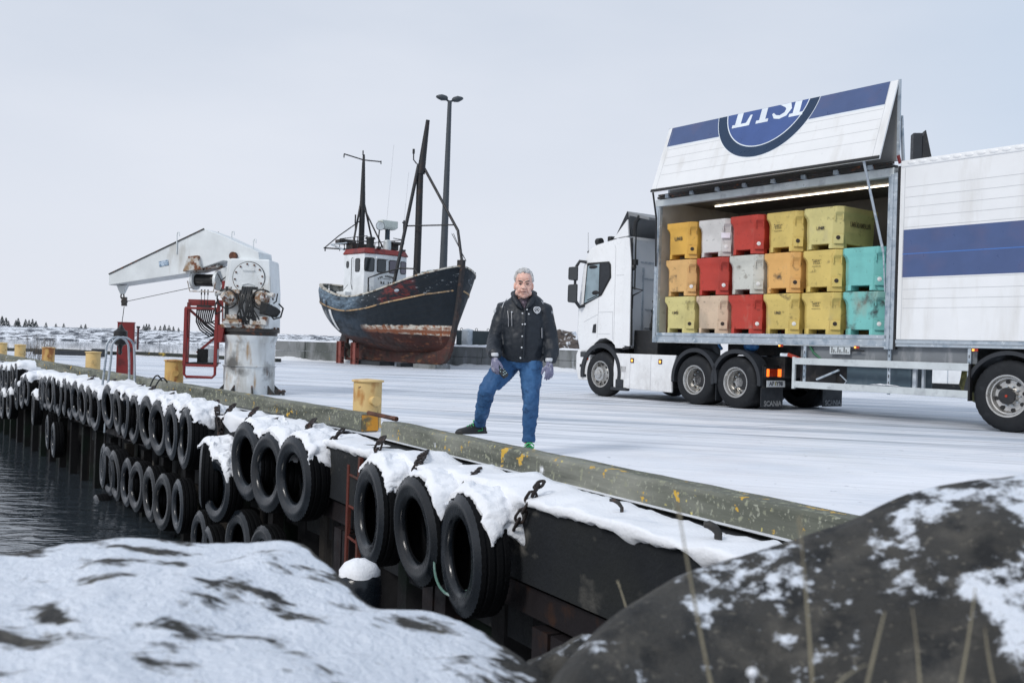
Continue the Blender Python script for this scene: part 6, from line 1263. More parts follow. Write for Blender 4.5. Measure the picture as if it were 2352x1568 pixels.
# aluminium side guard
g = G(); g.bb((1.22, -.02, .87), (4.44, .01, .985)); g.build('guard_rail', m_alu, TR_, bevel=.006); g = G(); g.bb((1.22, -.02, .46), (4.44, .01, .575)); g.build('guard_rail', m_alu, TR_, bevel=.006)
g = G(); g.bb((1.215, -.024, .44), (1.27, .02, 1.0)); g.build('guard_end', m_alu, TR_)
for x, z0, z1 in ((1.42, .575, 1.21), (3.06, .44, 1.21), (4.40, .575, 1.21)):
    g = G(); g.bb((x, .012, z0), (x+.05, .035, z1)); po = g.build('guard_post', m_galv, TR_); g = G()
    for i in range(int((z1-z0)/.11)): g.bb((x+.018, .009, z0+.05+.11*i), (x+.032, .013, z0+.10+.11*i))
    g.build('slot', m_gasket, po).location = (0, 0, 0)
g = G(); g.bb((4.44, -.03, .42), (4.47, .05, .98)); g.build('guard_cap', m_gasket, TR_)
g = G(); r = random.Random(6); g.grid(14, 4, lambda u, v: (2.75+.55*u, -.0+.05*(v-.5)-.01, .576+.05*math.sin(u*PI)**.5*(1-abs(v-.5)*1.2)*(.6+.6*abs(nz3((u*9, v*3, 1))))+(0.0))); g.build('snow_lump', m_snow, TR_, smooth=180)
m_olive = pm('olive tarpaulin', (.10, .10, .03), [((.05, .05, .015), 8, .5, .6)], rough=.7, bump=.6)
g = rock_mesh(21, (.22, .12, .30), 3, .5); g.v = [V(p)+V((4.36, .34, .75)) for p in g.v]; g.build('olive_bundle', m_olive, TR_, smooth=60)
# wheels: three axles (the first one is the one in view)
for x in (5.02, 6.33, 7.64):
    wheel(TR_, x, .0, .53, .38, 'trailer'); wheel(TR_, x, 2.48, .53, .38, 'trailer', side=1)
    arch(TR_, x, .60, 5, 178, .06, 'mudguard', .42, y=-.0, z=.53)
    g = G(); g.cyl((x, .1, .53), (x, 2.4, .53), .09, n=12); g.bb((x-.3, .5, .6), (x+.3, .8, 1.0)); g.build('axle', m_frame, TR_)
# ------------------------------------------------------------------ TUBS
m_plug = pm('white drain plug', (.75, .75, .74), rough=.5); m_hole = pm('dark drain hole', (.03, .02, .015), rough=.7)
def tub_mat(name, c, dirt, dc=(.09, .06, .035)): return pm(name, c, [(tuple(q*.8 for q in c), 2.2, .45, .7), (dc, 4.5, .70-dirt, .84-dirt), (tuple(q*.45 for q in c), 11, .62, .74), ((.30, .26, .2), 1.6, .60, .8, (1, 1, .5))], rough=.5, var=.06, bump=.06)
TM = {'amber': tub_mat('amber tub plastic', (.68, .39, .07), .06), 'grey': tub_mat('grey tub plastic', (.60, .585, .57), .03), 'red': tub_mat('red tub plastic', (.44, .042, .026), -.02, (.2, .02, .014)), 'yellow': tub_mat('yellow tub plastic', (.62, .47, .14), .08), 'lime': tub_mat('pale lime yellow tub plastic', (.60, .53, .22), .08), 'tan': tub_mat('dirty tan tub plastic', (.66, .40, .155), .12), 'white': tub_mat('dirty white tub plastic', (.55, .55, .50), .12), 'orange': tub_mat('dirty pale orange tub plastic', (.68, .38, .12), .11), 'beige': tub_mat('beige tub plastic', (.60, .46, .33), .08), 'aqua': tub_mat('turquoise tub plastic', (.17, .49, .46), .05), 'aquad': tub_mat('scuffed turquoise tub plastic', (.17, .48, .45), .15, (.04, .06, .06))}
W_, D_ = .822, 1.19
def plan(z):
    f = sstep(.52, .64, z); k = sstep(.10, .3, z); c = .145-.055*f; i = .032-.032*f+.012*(1-k)
    return [(i, c+0*i, z), (i+c*.0+.0 + 0, c, z)][:0] + [(i+c, 0+.012*(1-f), z), (W_-i-c, 0+.012*(1-f), z), (W_-i, c, z), (W_-i, D_-c, z), (W_-i-c, D_, z), (i+c, D_, z), (i, D_-c, z), (i, c, z)]
def tub_proto():
    g = G(); g.loft([plan(z) for z in (.085, .12, .30, .50, .56, .62, .64, .715, .725)]); 
    # corner ribs that make the lifting recess at the top of each chamfer
    for (ax, ay, bx_, by2) in ((W_-.145-.01, .0, W_-.01, .135),):
        d = V((bx_-ax, by2-ay, 0)); n_ = V((d.y, -d.x, 0)).normalized(); L_ = d.length; u = d/L_
        for s_ in (.10, .78): p = V((ax, ay, 0))+u*L_*(s_+.06)+n_*.006; g._bm(frame(p+V((0, 0, .56)), u, (0, 0, 1)), .02, .16, .03)
        g._bm(frame(V((ax, ay, 0))+u*L_*.5+n_*.006+V((0, 0, .672)), u, (0, 0, 1)), L_*1.0, .07, .034)
        g._bm(frame(V((ax, ay, 0))+u*L_*.5+n_*.004+V((0, 0, .16)), u, (0, 0, 1)), L_*.86, .16, .02)
    body = g.build('body', TM['yellow'], None, bevel=.012); 
    feet = []
    for x0, x1 in ((.05, .24), (W_-.25, W_-.04)):
        for y0, y1 in ((.055, .25), (D_-.25, D_-.055)):
            g = G(); sx_ = 1 if x0 > .4 else -1; sy_ = 1 if y0 > .5 else -1; ex_ = (W_-.036) if sx_ > 0 else .036; ey_ = (D_-.004) if sy_ > 0 else .004
            pl_ = [(ex_, ey_-sy_*.145), (ex_-sx_*.145, ey_), (ex_-sx_*.20, ey_), (ex_-sx_*.20, ey_-sy_*.24), (ex_, ey_-sy_*.24)]; g.prism(pl_, 0, .10); feet.append(g.build('foot', TM['yellow'], None, bevel=.006))
    g = G(); c = V((W_-.092, .062, .185)); n_ = V((.7, -.75, 0)).normalized(); g.cyl(c-n_*.01, c+n_*.024, .036, n=20); g.cyl(c+n_*.024, c+n_*.034, .018, n=12); pg = g.build('drain_plug', m_plug, None, smooth=40)
    return body, feet, pg
PB, PF, PG = tub_proto()
m_print = pm('faded black print', (.04, .035, .03), [((.4, .3, .1), 40, .5, .6)], rough=.7)
def tub(col, row, colour, plug, marks, label):
    x = -2.135+.838*col+rnd.uniform(-.008, .008); z = [1.402, 2.142, 2.885][row]; y = .085+rnd.uniform(-.02, .025)
    loc = TP_ + TE*x + TN*y + V((0, 0, z))
    o = empty('fish_tub', loc, TRZ+rnd.uniform(-.022, .022), None, label, 'plastic tub', 'insulated fish tubs stacked in the open trailer')
    for src, mt in [(PB, TM[colour])]+[(f_, TM[colour]) for f_ in PF]+[(PG, m_plug if plug else m_hole)]:
        c = src.copy(); c.data = src.data.copy(); c.data.materials[0] = mt; COL.objects.link(c); c.parent = o
    g = G()
    for (tx, cx, cz, sz, rt) in marks:
        vv, ff = text_mesh(tx, sz, .0008, bold=.0015); g.add(vv, ff, frame((cx, -.0025, cz), (1, 0, 0), (0, 0, 1)) @ Matrix.Rotation(rt, 4, 'Z'))
    if marks: g.build('print', m_print, o)
    return o
U = lambda cx, cz, sz, rt=0: ('UMB', cx+.05, cz, sz*.82, rt)
block = lambda cx, cz: [('\u2022 \u2014\u2014', cx, cz+.06, .07, 0), ('==== =', cx-.01, cz+.03, .045, 0), ('= ====', cx, cz-.005, .045, 0), ('\u2014\u2014\u2014', cx, cz-.05, .06, 0)]
t55 = None
TUBS = [(0, 2, 'amber', 0, [U(.36, .40, .13, .05)], 'amber yellow tub stencilled with three letters, top left of the stacks'), (1, 2, 'grey', 1, [], 'clean light grey tub with a white paper label, top row'), (2, 2, 'red', 1, [], 'red tub in the top row of the stacks'), (3, 2, 'yellow', 0, block(.34, .44), 'yellow tub with a faded printed block, fourth in the top row'), (4, 2, 'lime', 0, [U(.36, .36, .10)], 'pale lime yellow tub ending the top row, its lettered long side showing'),
        (0, 1, 'tan', 1, [], 'dirty tan tub, leftmost in the middle row'), (1, 1, 'red', 1, [], 'red tub in the middle row of the stacks'), (2, 1, 'white', 1, [], 'stained off white tub in the middle row'), (3, 1, 'orange', 0, [], 'dirty pale orange tub, fourth in the middle row'), (4, 1, 'yellow', 0, block(.36, .50), 'yellow tub with a black printed block in the middle row'), (5, 1, 'aqua', 1, [], 'clean turquoise tub, upper of the two at the right'),
        (0, 0, 'lime', 0, [U(.34, .40, .10)], 'lime yellow tub stencilled with three letters, bottom left of the stacks'), (1, 0, 'beige', 0, [], 'beige tub with a black scratch in the bottom row'), (2, 0, 'red', 1, [], 'red tub in the bottom row of the stacks'), (3, 0, 'yellow', 1, [U(.36, .38, .09, -.05)], 'yellow tub stencilled with three letters, fourth in the bottom row'), (4, 0, 'yellow', 0, block(.38, .50), 'yellow tub with a black printed block in the bottom row'), (5, 0, 'aquad', 1, [], 'turquoise tub with a dark scuffed patch, lower of the two at the right')]
made = {(a[0], a[1]): tub(*a) for a in TUBS}
for src in [PB, PG]+PF: bpy.data.objects.remove(src)
tt = made[(4, 2)]; g = G(); fmx = frame((W_-.029, D_*.52, .40), (0, 1, 0), (0, 0, 1))
for tx, yy, sz in (('S15  53', .20, .11), ('UMBÚÐAMIÐLUN', .03, .125)): vv, ff = text_mesh(tx, sz, .0008, bold=.002, sx=.62 if len(tx) > 8 else .9); g.add([v+V((0, yy, .004)) for v in vv], ff, fmx)
g.build('side_print', m_print, tt)
tt = made[(1, 2)]; g = G(); c = V((W_-.10, .052, .40)); g._bm(frame(c+V((.01, -.014, 0)), (.7, .68, 0), (0, 0, 1)), .17, .10, .004); g.build('paper_label', pm('paper label', (.8, .78, .85), rough=.6), tt)
tt = made[(5, 0)]; g = G()
# dark flue and white hut beyond
q = at(2104, 360, 36); o = empty('flue', (q.x, 36, 0), R(-8), None, 'dark slanted steel flue pieces rising above the trailer roof', 'flue'); zt = at(2106, 308, 36).z
g = G(); g.box((0, 0, zt*.5), (.32, .4, zt)); g.build('flue_duct', m_plast, o, bevel=.02)
g = G(); g.loft([[(.17, -.2, zt-1.15), (.55, -.2, zt-1.15), (.55, .2, zt-1.15), (.17, .2, zt-1.15)], [(.17, -.2, zt-.2), (.34, -.2, zt-.2), (.34, .2, zt-.2), (.17, .2, zt-.2)], [(.25, -.2, zt+.1), (.27, -.2, zt+.1), (.27, .2, zt+.1), (.25, .2, zt+.1)]]); g.loft([[(-.2, -.22, zt-1.4), (.6, -.22, zt-1.4), (.6, .22, zt-1.4), (-.2, .22, zt-1.4)], [(-.2, -.22, zt-1.1), (.6, -.22, zt-1.1), (.6, .22, zt-1.1), (-.2, .22, zt-1.1)]]); g.box((.36, 0, (zt-1.4)/2), (.3, .3, zt-1.4)); g.build('slanted_cowl', m_frame, o)
o = empty('white_shed', (13.6, 30.5, 0), R(-22), None, 'white clad shed seen beneath the trailer between the rails', 'shed')
g = G(); g.bb((-3.2, 0, .3), (2.6, 3, 2.6)); g.build('wall', pm('white cladding', (.72, .74, .76), rough=.5), o); g = G(); g.bb((-3.2, -.03, 0), (2.6, 3, .3)); g.build('plinth', m_conc, o)
g = G()
for i in range(12): g.bb((-3.1+.48*i, -.012, .3), (-3.08+.48*i, 0, 2.6))
g.build('cladding_seam', m_galv, o); g = G(); g.bb((-3.3, -.2, 2.6), (2.7, 3.2, 2.7)); g.build('roof', m_plast, o)
# ================================================================== THE MAN
PX = at(1205, 900, 9.5).x
MAN = empty('person', (PX, 9.5, 0), 0, None, 'grey haired man in dark work jacket and jeans, one foot up on the timber beam', 'person')
OFF = V((PX, 9.5, 0))
def mp(x, y, Y): return at(x, y, Y)-OFF
def zp(x, y, Y): return mp(1027.6+.2913*x, 589.9+.2913*y, Y)      # coordinates read off an enlarged crop
m_skin = pm('weathered skin', (.80, .51, .42), [((.72, .40, .32), 30, .5, .65)], rough=.5, sss=.15, bump=.08, bscale=120)
m_jack = pm('dark navy jacket', (.017, .022, .030), rough=.5, bump=.2, bscale=9, var=.03, spec=.35)
m_jean = pm('blue jeans', (.022, .085, .21), [((.05, .15, .33), 5, .5, .68, (1, 1, .5)), ((.013, .05, .13), 9, .56, .7, (1, 1, 1.8))], rough=.8, bump=.35, bscale=14)
m_shoe = pm('black shoe', (.02, .021, .023), rough=.6, bump=.2); m_green = pm('bright green lace', (.03, .52, .15), rough=.6)
m_hair = pm('grey hair', (.52, .52, .52), [((.18, .18, .19), 26, .54, .64, (1, 1, .35)), ((.78, .78, .78), 34, .56, .66, (1, 1, .3))], rough=.55, bump=.8, bscale=60, bstretch=(1, 1, .3))
m_glove = pm('grey lilac glove', (.20, .20, .30), [((.42, .42, .50), 30, .56, .66), ((.06, .06, .08), 22, .58, .68)], rough=.8, bump=.4, bscale=60); m_glovd = pm('dark glove palm', (.035, .037, .045), rough=.7)
m_scarf = pm('patterned scarf', (.05, .04, .055), [((.2, .15, .19), 40, .52, .6)], rough=.9)
m_refl = pm('reflective trim', (.62, .64, .67), rough=.4)
def limb(g, pts, radii, n=14):
    """tapered tube; radii may be (rx, ry) pairs: rx across the picture, ry in depth"""
    pts = [V(p) for p in pts]; rings = []
    for i, p in enumerate(pts):
        d = (pts[min(i+1, len(pts)-1)]-pts[max(i-1, 0)]).normalized(); r_ = radii[i]; r_ = r_ if isinstance(r_, tuple) else (r_, r_)
        ex = V((1, 0, 0)); ex = (ex-d*ex.dot(d)).normalized(); ey = d.cross(ex)
        rings.append([p+ex*(r_[0]*math.cos(2*PI*j/n))+ey*(r_[1]*math.sin(2*PI*j/n)) for j in range(n)])
    g.loft(rings)
def fuse(g, name, mat, par, vox, it=6, fac=.5, disp=None):
    o = g.build(name, mat, par, smooth=180); md = o.modifiers.new('fuse', 'REMESH'); md.mode = 'VOXEL'; md.voxel_size = vox; md.use_smooth_shade = True
    sm = o.modifiers.new('relax', 'SMOOTH'); sm.iterations = it; sm.factor = fac
    if disp:
        for k, (sz, st_) in enumerate(disp):
            tx = bpy.data.textures.new(name+'_folds%d' % k, 'CLOUDS'); tx.noise_scale = sz; tx.noise_depth = 2; dm = o.modifiers.new('folds%d' % k, 'DISPLACE'); dm.texture = tx; dm.strength = st_; dm.mid_level = .5; dm.texture_coords = 'LOCAL'
    return o
YB = 9.5
# key joints
sL, sR = zp(452, 405, 9.50), zp(758, 412, 9.46); eL_, eR_ = zp(375, 640, 9.46), zp(812, 660, 9.46); wL_, wR_ = zp(372, 795, 9.22), zp(808, 835, 9.33)
hipL, hipR = zp(480, 850, 9.5), zp(655, 855, 9.46); knL, knR = zp(316, 1035, 9.32), zp(660, 1150, 9.38); anL, anR = zp(254, 1310, 9.68), zp(640, 1440, 9.42)
hc = zp(602, 215, 9.40)                         # head centre
# ---- body: one continuous skin (head, neck, trunk, limbs) under the clothes
b = G()
HS = 1.12
def hb(x, y, z, r, **k): b.ball(hc+V((x, y, z))*HS, tuple(q*HS for q in r) if isinstance(r, tuple) else r*HS, 20, 14, **k)
hb(0, .015, .030, (.072, .092, .092))           # skull
hb(0, -.012, -.035, (.064, .074, .080))         # face block
hb(0, -.030, -.088, (.047, .050, .034)); hb(0, -.050, -.104, (.025, .026, .020))   # jaw, chin
for s_ in (-1, 1):
    hb(s_*.046, -.045, -.028, (.024, .026, .024)); hb(s_*.074, .018, -.018, (.011, .020, .034), M=Matrix.Rotation(s_*.25, 4, 'Z')); hb(s_*.05, -.012, -.075, (.021, .040, .028)); hb(s_*.030, -.073, .020, (.027, .014, .009))
    hb(s_*.011, -.098, -.038, (.011, .012, .009)); hb(s_*.034, -.058, -.06, (.020, .018, .022))
b.loft([[hc+V((sx*w, y, z))*HS for sx, y in ((-1, y0+.02), (-.35, y0), (.35, y0), (1, y0+.02))] for w, y0, z in ((.012, -.078, .016), (.013, -.094, -.012), (.019, -.112, -.038), (.016, -.090, -.046))])
hb(0, -.078, -.060, (.026, .016, .010)); hb(0, -.080, -.076, (.024, .014, .008)); hb(0, -.062, .045, (.05, .024, .03))
limb(b, [hc+V((0, .02, -.06)), hc+V((0, .03, -.15)), hc+V((0, .04, -.24))], [.062, .060, .085])
limb(b, [hc+V((0, .04, -.2)), V(((sL.x+sR.x)/2, 0, sL.z-.02)), V(((hipL.x+hipR.x)/2+.02, 0, hipL.z+.25)), V(((hipL.x+hipR.x)/2, 0, hipL.z))], [(.09, .08), (.17, .11), (.15, .11), (.15, .11)])
for sh, el, wr in ((sL, eL_, wL_), (sR, eR_, wR_)): limb(b, [sh, el, wr], [.055, .045, .032])
for hp, kn, an in ((hipL, knL, anL), (hipR, knR, anR)): limb(b, [hp, kn, an, an+V((0, 0, -.04))], [.085, .055, .04, .04])
body = fuse(b, 'body', m_skin, MAN, .0055, 3, .5)
# face details
g = G()
for s_ in (-1, 1):
    pts = [hc+V((s_*x, y, z))*HS for x, y, z in ((.012, -.094, .012), (.026, -.094, .021), (.042, -.085, .024), (.054, -.068, .019))]; g.tube(pts, [.004, .0055, .005, .003], 6)
g.build('eyebrows', pm('grey brow', (.13, .11, .10), rough=.8), body, smooth=70)
g = G()
for s_ in (-1, 1): g.ball(hc+V((s_*.030, -.080, -.004))*HS, (.016, .007, .0055), 12, 6)
g.build('eyes', pm('dark eyes', (.03, .022, .02), rough=.25), body, smooth=70)
g = G(); g.tube([hc+V((x, y, z))*HS for x, y, z in ((-.026, -.083, -.071), (-.012, -.096, -.0665), (0, -.0985, -.068), (.012, -.096, -.0665), (.026, -.083, -.071))], [.002, .0035, .004, .0035, .002], 6); g.build('mouth', pm('mouth line', (.14, .04, .04), rough=.5), body, smooth=70)
g = G()
for s_ in (-1, 1): g.tube([hc+V((s_*x, y, z))*HS for x, y, z in ((.020, -.098, -.036), (.032, -.087, -.05), (.038, -.078, -.066), (.036, -.072, -.085))], [.001, .0022, .0022, .001], 5)
g.build('creases', pm('face crease', (.52, .26, .20), rough=.6), body, smooth=70)
# hair: short, swept, many small tufts over a cap
h = G(); r = random.Random(12)
h.ball(hc+V((0, .040, .048))*HS, (.082*HS, .088*HS, .086*HS), 22, 14)
for i in range(420):
    a = r.random()*2*PI; e_ = math.asin(r.uniform(-.1, 1)); d = V((math.cos(a)*math.cos(e_), math.sin(a)*math.cos(e_), math.sin(e_)))
    if d.y < -.42 and d.z < .62: continue
    p = hc+V((0, .022, .040))*HS+V((d.x*.081, d.y*.094, d.z*.090))*HS; s_ = r.uniform(.006, .012); h.ball(p, (s_*.8, s_*.9, s_*1.7), 6, 4, M=Matrix.Rotation(r.uniform(-.5, .5), 4, 'Y'))
hair_o = fuse(h, 'hair', m_hair, MAN, .0055, 1, .4)
# cut the hair away from the face with a second, clean shape: done by leaving the cap behind the forehead
# ---- jacket
j = G(); cx = (sL.x+sR.x)/2; wb = zp(600, 800, 9.48)
limb(j, [zp(610, 320, 9.50), zp(610, 345, 9.50), zp(606, 405, 9.49), zp(602, 500, 9.47), zp(598, 600, 9.46), zp(594, 700, 9.46), zp(590, 770, 9.47), zp(588, 806, 9.48)],
     [(.10, .10), (.155, .115), (.215, .135), (.215, .15), (.205, .155), (.205, .155), (.212, .155), (.210, .15)], 24)
for sh, el, wr, hs in ((sL, eL_, wL_, -1), (sR, eR_, wR_, 1)):
    mid = sh.lerp(el, .5)+V((hs*.002, 0, 0)); fo = el.lerp(wr, .5)+V((hs*.012, 0, -.01))
    limb(j, [sh+V((-hs*.05, 0, .015)), sh, mid, el, fo, wr+V((0, 0, .035)), wr], [.062, .082, .082, .078, .074, .066, .056], 18)
limb(j, [zp(608, 285, 9.55), zp(610, 318, 9.52), zp(610, 350, 9.52)], [(.085, .07), (.13, .11), (.19, .13)], 20)
jk = fuse(j, 'jacket', m_jack, MAN, .008, 5, .5, [(.14, .026), (.05, .009)])
g = G()
for s_ in (-1, 1):
    limb(g, [zp(602+s_*84, 290, 9.48), zp(602+s_*76, 322, 9.39), zp(602+s_*46, 372, 9.335), zp(604+s_*14, 412, 9.32)], [(.018, .03), (.032, .03), (.030, .022), (.008, .012)], 10)
limb(g, [zp(512, 296, 9.54), zp(556, 282, 9.6), zp(648, 282, 9.6), zp(696, 296, 9.54)], [.028, .04, .04, .028], 12)
fuse(g, 'collar', m_jack, MAN, .008, 3, .5)
g = G(); limb(g, [zp(602, 322, 9.43), zp(604, 345, 9.39), zp(606, 378, 9.36), zp(608, 405, 9.345)], [(.068, .05), (.052, .035), (.03, .02), (.008, .01)], 12); fuse(g, 'scarf', m_scarf, MAN, .008, 3, .5)
# front details: placket, pocket zips, piping, snaps, badge. The jacket front lies near y = 9.30
def fy(zx): return lerp_tab([(300, 9.36), (400, 9.335), (500, 9.30), (600, 9.285), (700, 9.285), (800, 9.30)], zx)
def on_front(x, y, d=.0):
    ax = abs(x-600)/165.0; bulge = .15*(1-math.sqrt(max(0, 1-min(.96, ax)**2)))
    return zp(x, y, fy(y)+bulge-d)
g = G(); g.tube([on_front(x, y, .004) for x, y in ((612, 415), (612, 480), (606, 560), (604, 640), (604, 720), (596, 800))], .009, 6); g.build('placket', m_jack, jk, smooth=70)
g = G()
for x0, x1, ya, yb in ((476, 482, 425, 550), (506, 508, 430, 545)): g.tube([on_front(x0, ya, .006), on_front(x1, (ya+yb)/2, .006), on_front(x1, yb, .006)], .0045, 5)
g.tube([on_front(744, 560, .0), on_front(746, 640, .0)], .006, 5); g.build('pocket_zip', pm('grey zip', (.22, .23, .25), rough=.4), jk)
g = G()
for pts in (((470, 330), (445, 362), (431, 402)), ((744, 350), (762, 380), (780, 424))): g.tube([on_front(x, y, .012)+V((0, -.012, 0)) for x, y in pts], .0042, 5)
g.build('piping', m_refl, jk)
g = G()
for x, y in ((592, 445), (592, 531), (612, 530), (590, 625), (586, 714), (576, 796), (642, 450), (628, 415), (508, 435)): g.ball(on_front(x, y, .012), (.008, .005, .008), 8, 6)
g.build('snaps', m_refl, jk)
g = G(); c = on_front(706, 422, .014); m_ = frame(c, (1, .25, 0), (0, 0, 1))
for r_, w in ((.029, .006),):
    g.tube([m_ @ V((r_*math.cos(a)*(1.05), r_*math.sin(a)*(.95)-.010*abs(math.cos(a))*(-1), .003*1)) for a in [i*2*PI/24 for i in range(24)]], .006, 5, closed=True)
g.tube([m_ @ V((.012*math.cos(a), .012*math.sin(a)+.006, .004)) for a in [i*2*PI/14 for i in range(14)]], .003, 5, closed=True)
for s_ in (-1, 1): g.tube([m_ @ V((s_*.02, .018, .004)), m_ @ V((s_*.008, -.004, .004)), m_ @ V((0, -.024, .004))], .003, 5)
g.build('chest_badge', m_refl, jk)
g = G()
for x, y in ((374, 425), (818, 440)): g.ball(zp(x, y, 9.42), (.014, .012, .022), 8, 6)
g.build('sleeve_mark', m_refl, jk)
# ---- jeans
j = G(); limb(j, [zp(586, 770, 9.48), zp(580, 830, 9.48), zp(572, 880, 9.48)], [(.20, .135), (.20, .14), (.14, .12)], 22)
limb(j, [hipL+V((.01, 0, .03)), hipL.lerp(knL, .35), hipL.lerp(knL, .75), knL, knL.lerp(anL, .35), knL.lerp(anL, .75), anL+V((0, 0, .0)), anL+V((0, 0, -.035))], [(.118, .12), (.110, .115), (.092, .095), (.079, .086), (.075, .08), (.064, .072), (.058, .068), (.055, .062)], 18)
limb(j, [hipR+V((0, 0, .03)), hipR.lerp(knR, .35), hipR.lerp(knR, .8), knR, knR.lerp(anR, .35), knR.lerp(anR, .75), anR, anR+V((0, 0, -.02))], [(.114, .12), (.104, .112), (.082, .092), (.075, .084), (.071, .08), (.063, .072), (.060, .068), (.058, .064)], 18)
fuse(j, 'jeans', m_jean, MAN, .008, 5, .5, [(.08, .024), (.035, .016)])
# ---- shoes
def shoe(toe, heel, z0, side):
    toe, heel = V(toe), V(heel); d = (toe-heel); d.z = 0; L_ = d.length; d.normalize(); t_ = V((-d.y, d.x, 0)); g = G()
    prof = [(-.02, .030, .075), (.02, .040, .105), (.07, .042, .115), (.12, .045, .10), (.17, .050, .075), (.22, .052, .06), (.26, .046, .052), (.29, .026, .035)]
    rings = []
    for f, w, h_ in prof:
        c = heel+d*(f/.29*L_); c.z = z0; rings.append([c+t_*(w*math.cos(a)*(1 if math.sin(a) > 0 else 1.06))+V((0, 0, .022+max(0, math.sin(a))*(h_-.022)+min(0, math.sin(a))*.018)) for a in [i*2*PI/18 for i in range(18)]])
    g.loft(rings); up_ = fuse(g, 'shoe', m_shoe, MAN, .007, 2, .5)
    g = G(); rings = []
    for f, w in ((-.03, .026), (-.01, .040), (.06, .046), (.14, .050), (.2, .056), (.26, .050), (.295, .026)):
        c = heel+d*(f/.29*L_); rings.append([V((c.x, c.y, 0))+t_*s_*w+V((0, 0, z0+z)) for s_, z in ((-1, 0), (1, 0), (1, .022), (-1, .022))])
    g.loft(rings); g.build('sole', pm('dark sole', (.03, .03, .03), rough=.8) if 'dark sole' not in MATS else MATS['dark sole'], up_, bevel=.005)
    g = G()
    for k, f in enumerate((.10, .125, .15, .175)): c = heel+d*(f/.29*L_); hz_ = lerp_tab([(q[0], q[2]) for q in prof], f); g.tube([c+t_*-.032+V((0, 0, z0-c.z+hz_-.022)), c+V((0, 0, z0-c.z+hz_+.004)), c+t_*.032+V((0, 0, z0-c.z+hz_-.022))], .0045, 5)
    c = heel+d*(.085/.29*L_); g.tube([c+t_*-.045+V((0, 0, z0-c.z+.10)), c+t_*-.02+d*.02+V((0, 0, z0-c.z+.125)), c+t_*.02+d*.02+V((0, 0, z0-c.z+.125)), c+t_*.045+V((0, 0, z0-c.z+.10))], .006, 5)
    for s_ in (-1, 1): g.tube([c+t_*s_*.046+V((0, 0, z0-c.z+.09)), c+t_*s_*.047-d*.04+V((0, 0, z0-c.z+.07)), c+t_*s_*.047-d*.05+V((0, 0, z0-c.z+.035)), c+t_*s_*.05+d*.0+V((0, 0, z0-c.z+.03))], .0045, 5)
    g.build('laces', m_green, up_, smooth=70)
hl = V((anL.x+.02, anL.y+.02, .17)); shoe((hl.x-.235, hl.y-.13, .17), (hl.x+.02, hl.y+.015, .17), .172, -1)
hr_ = V((anR.x, anR.y, 0)); shoe((hr_.x+.05, hr_.y-.27, 0), (hr_.x-.01, hr_.y+.03, 0), .003, 1)
# ---- gloved hands: palm, four unequal bent fingers and a thumb from the side of the palm
def hand(wr, down, palm_n, thumb_dir, curl, name):
    """wr wrist point, down = direction of the fingers, palm_n = palm normal, thumb_dir = towards the thumb side"""
    wr = V(wr); d = V(down).normalized(); t_ = V(thumb_dir); t_ = (t_-d*t_.dot(d)).normalized(); n_ = d.cross(t_); 
    if n_.dot(V(palm_n)) < 0: n_ = -n_
    g = G(); rings = []
    for f, w, th in ((-.03, .031, .026), (0, .033, .024), (.03, .042, .023), (.06, .046, .021), (.085, .044, .018), (.095, .038, .014)):
        rings.append([wr+d*f+t_*(w*math.cos(a))+n_*(th*math.sin(a)+.004) for a in [i*2*PI/14 for i in range(14)]])
    g.loft(rings)
    for k, (o_, l_) in enumerate(((.034, .072), (.012, .080), (-.011, .074), (-.033, .058))):
        p = wr+d*(.082-abs(o_)*.12)+t_*o_; dr_ = d.copy(); pts = [p]; cu = curl*(1+.10*k)
        for seg, fr in enumerate((.44, .32, .24)):
            ang = cu*(.55 if seg == 0 else 1.0); dr_ = (dr_*math.cos(ang)+n_*math.sin(ang)).normalized(); n2 = n_
            p = p+dr_*(l_*fr); pts.append(p)
        limb(g, pts, [.0115, .0108, .0098, .0075], 10)
    p = wr+d*.022+t_*.032; dr_ = (d*.72+t_*.62+n_*.25).normalized(); pts = [p, p+dr_*.036, p+dr_*.036+(dr_*.6+d*.6+n_*.35).normalized()*.032, p+dr_*.036+(dr_*.6+d*.6+n_*.35).normalized()*.032+(d+n_*.5).normalized()*.022]
    limb(g, pts, [.016, .0135, .012, .009], 10)
    gl = fuse(g, 'glove', m_glove, MAN, .0035, 2, .4)
    g = G(); g.loft([[wr+d*f+t_*(w*math.cos(a))+n_*(w*.8*math.sin(a)) for a in [i*2*PI/14 for i in range(14)]] for f, w in ((-.055, .040), (-.04, .043), (-.028, .042), (-.02, .036))]); g.build('cuff', m_refl, gl, smooth=60)
    return wr, d, t_, n_
HL = hand(zp(372, 805, 9.19), (.06, -.12, -1), (.4, .9, -.1), (.75, -.55, 0), .55, 'left')
HR = hand(zp(806, 845, 9.30), (.02, -.10, -1), (-.3, .9, 0), (-.85, -.45, 0), .42, 'right')
# black hand held device
c = HL[0]+HL[1]*.095+HL[2]*.035+HL[3]*.035
dv_ = V((.55, -.25, -.62)).normalized(); o = empty('remote_control', c+OFF, 0, None, 'black hand held remote control with pale buttons in the man\'s gloved hand', 'remote control')
m_ = frame((0, 0, 0), dv_, V((.6, .3, .4))); g = G(); g.prism(rrect(.19, .062, .018), -.016, .016, M=m_); ob = g.build('case', m_plast, o, bevel=.005)
sg = -1 if (m_.to_3x3() @ V((0, 0, 1))).y > 0 else 1
g = G()
for i in range(5):
    for k in range(3):
        if (i+k) % 4 != 3: g.box(m_ @ V((-.02+.022*i, -.018+.018*k, sg*.0175)), (.009, .009, .009))
g.build('buttons', pm('pale button', (.4, .55, .58), rough=.4), o)
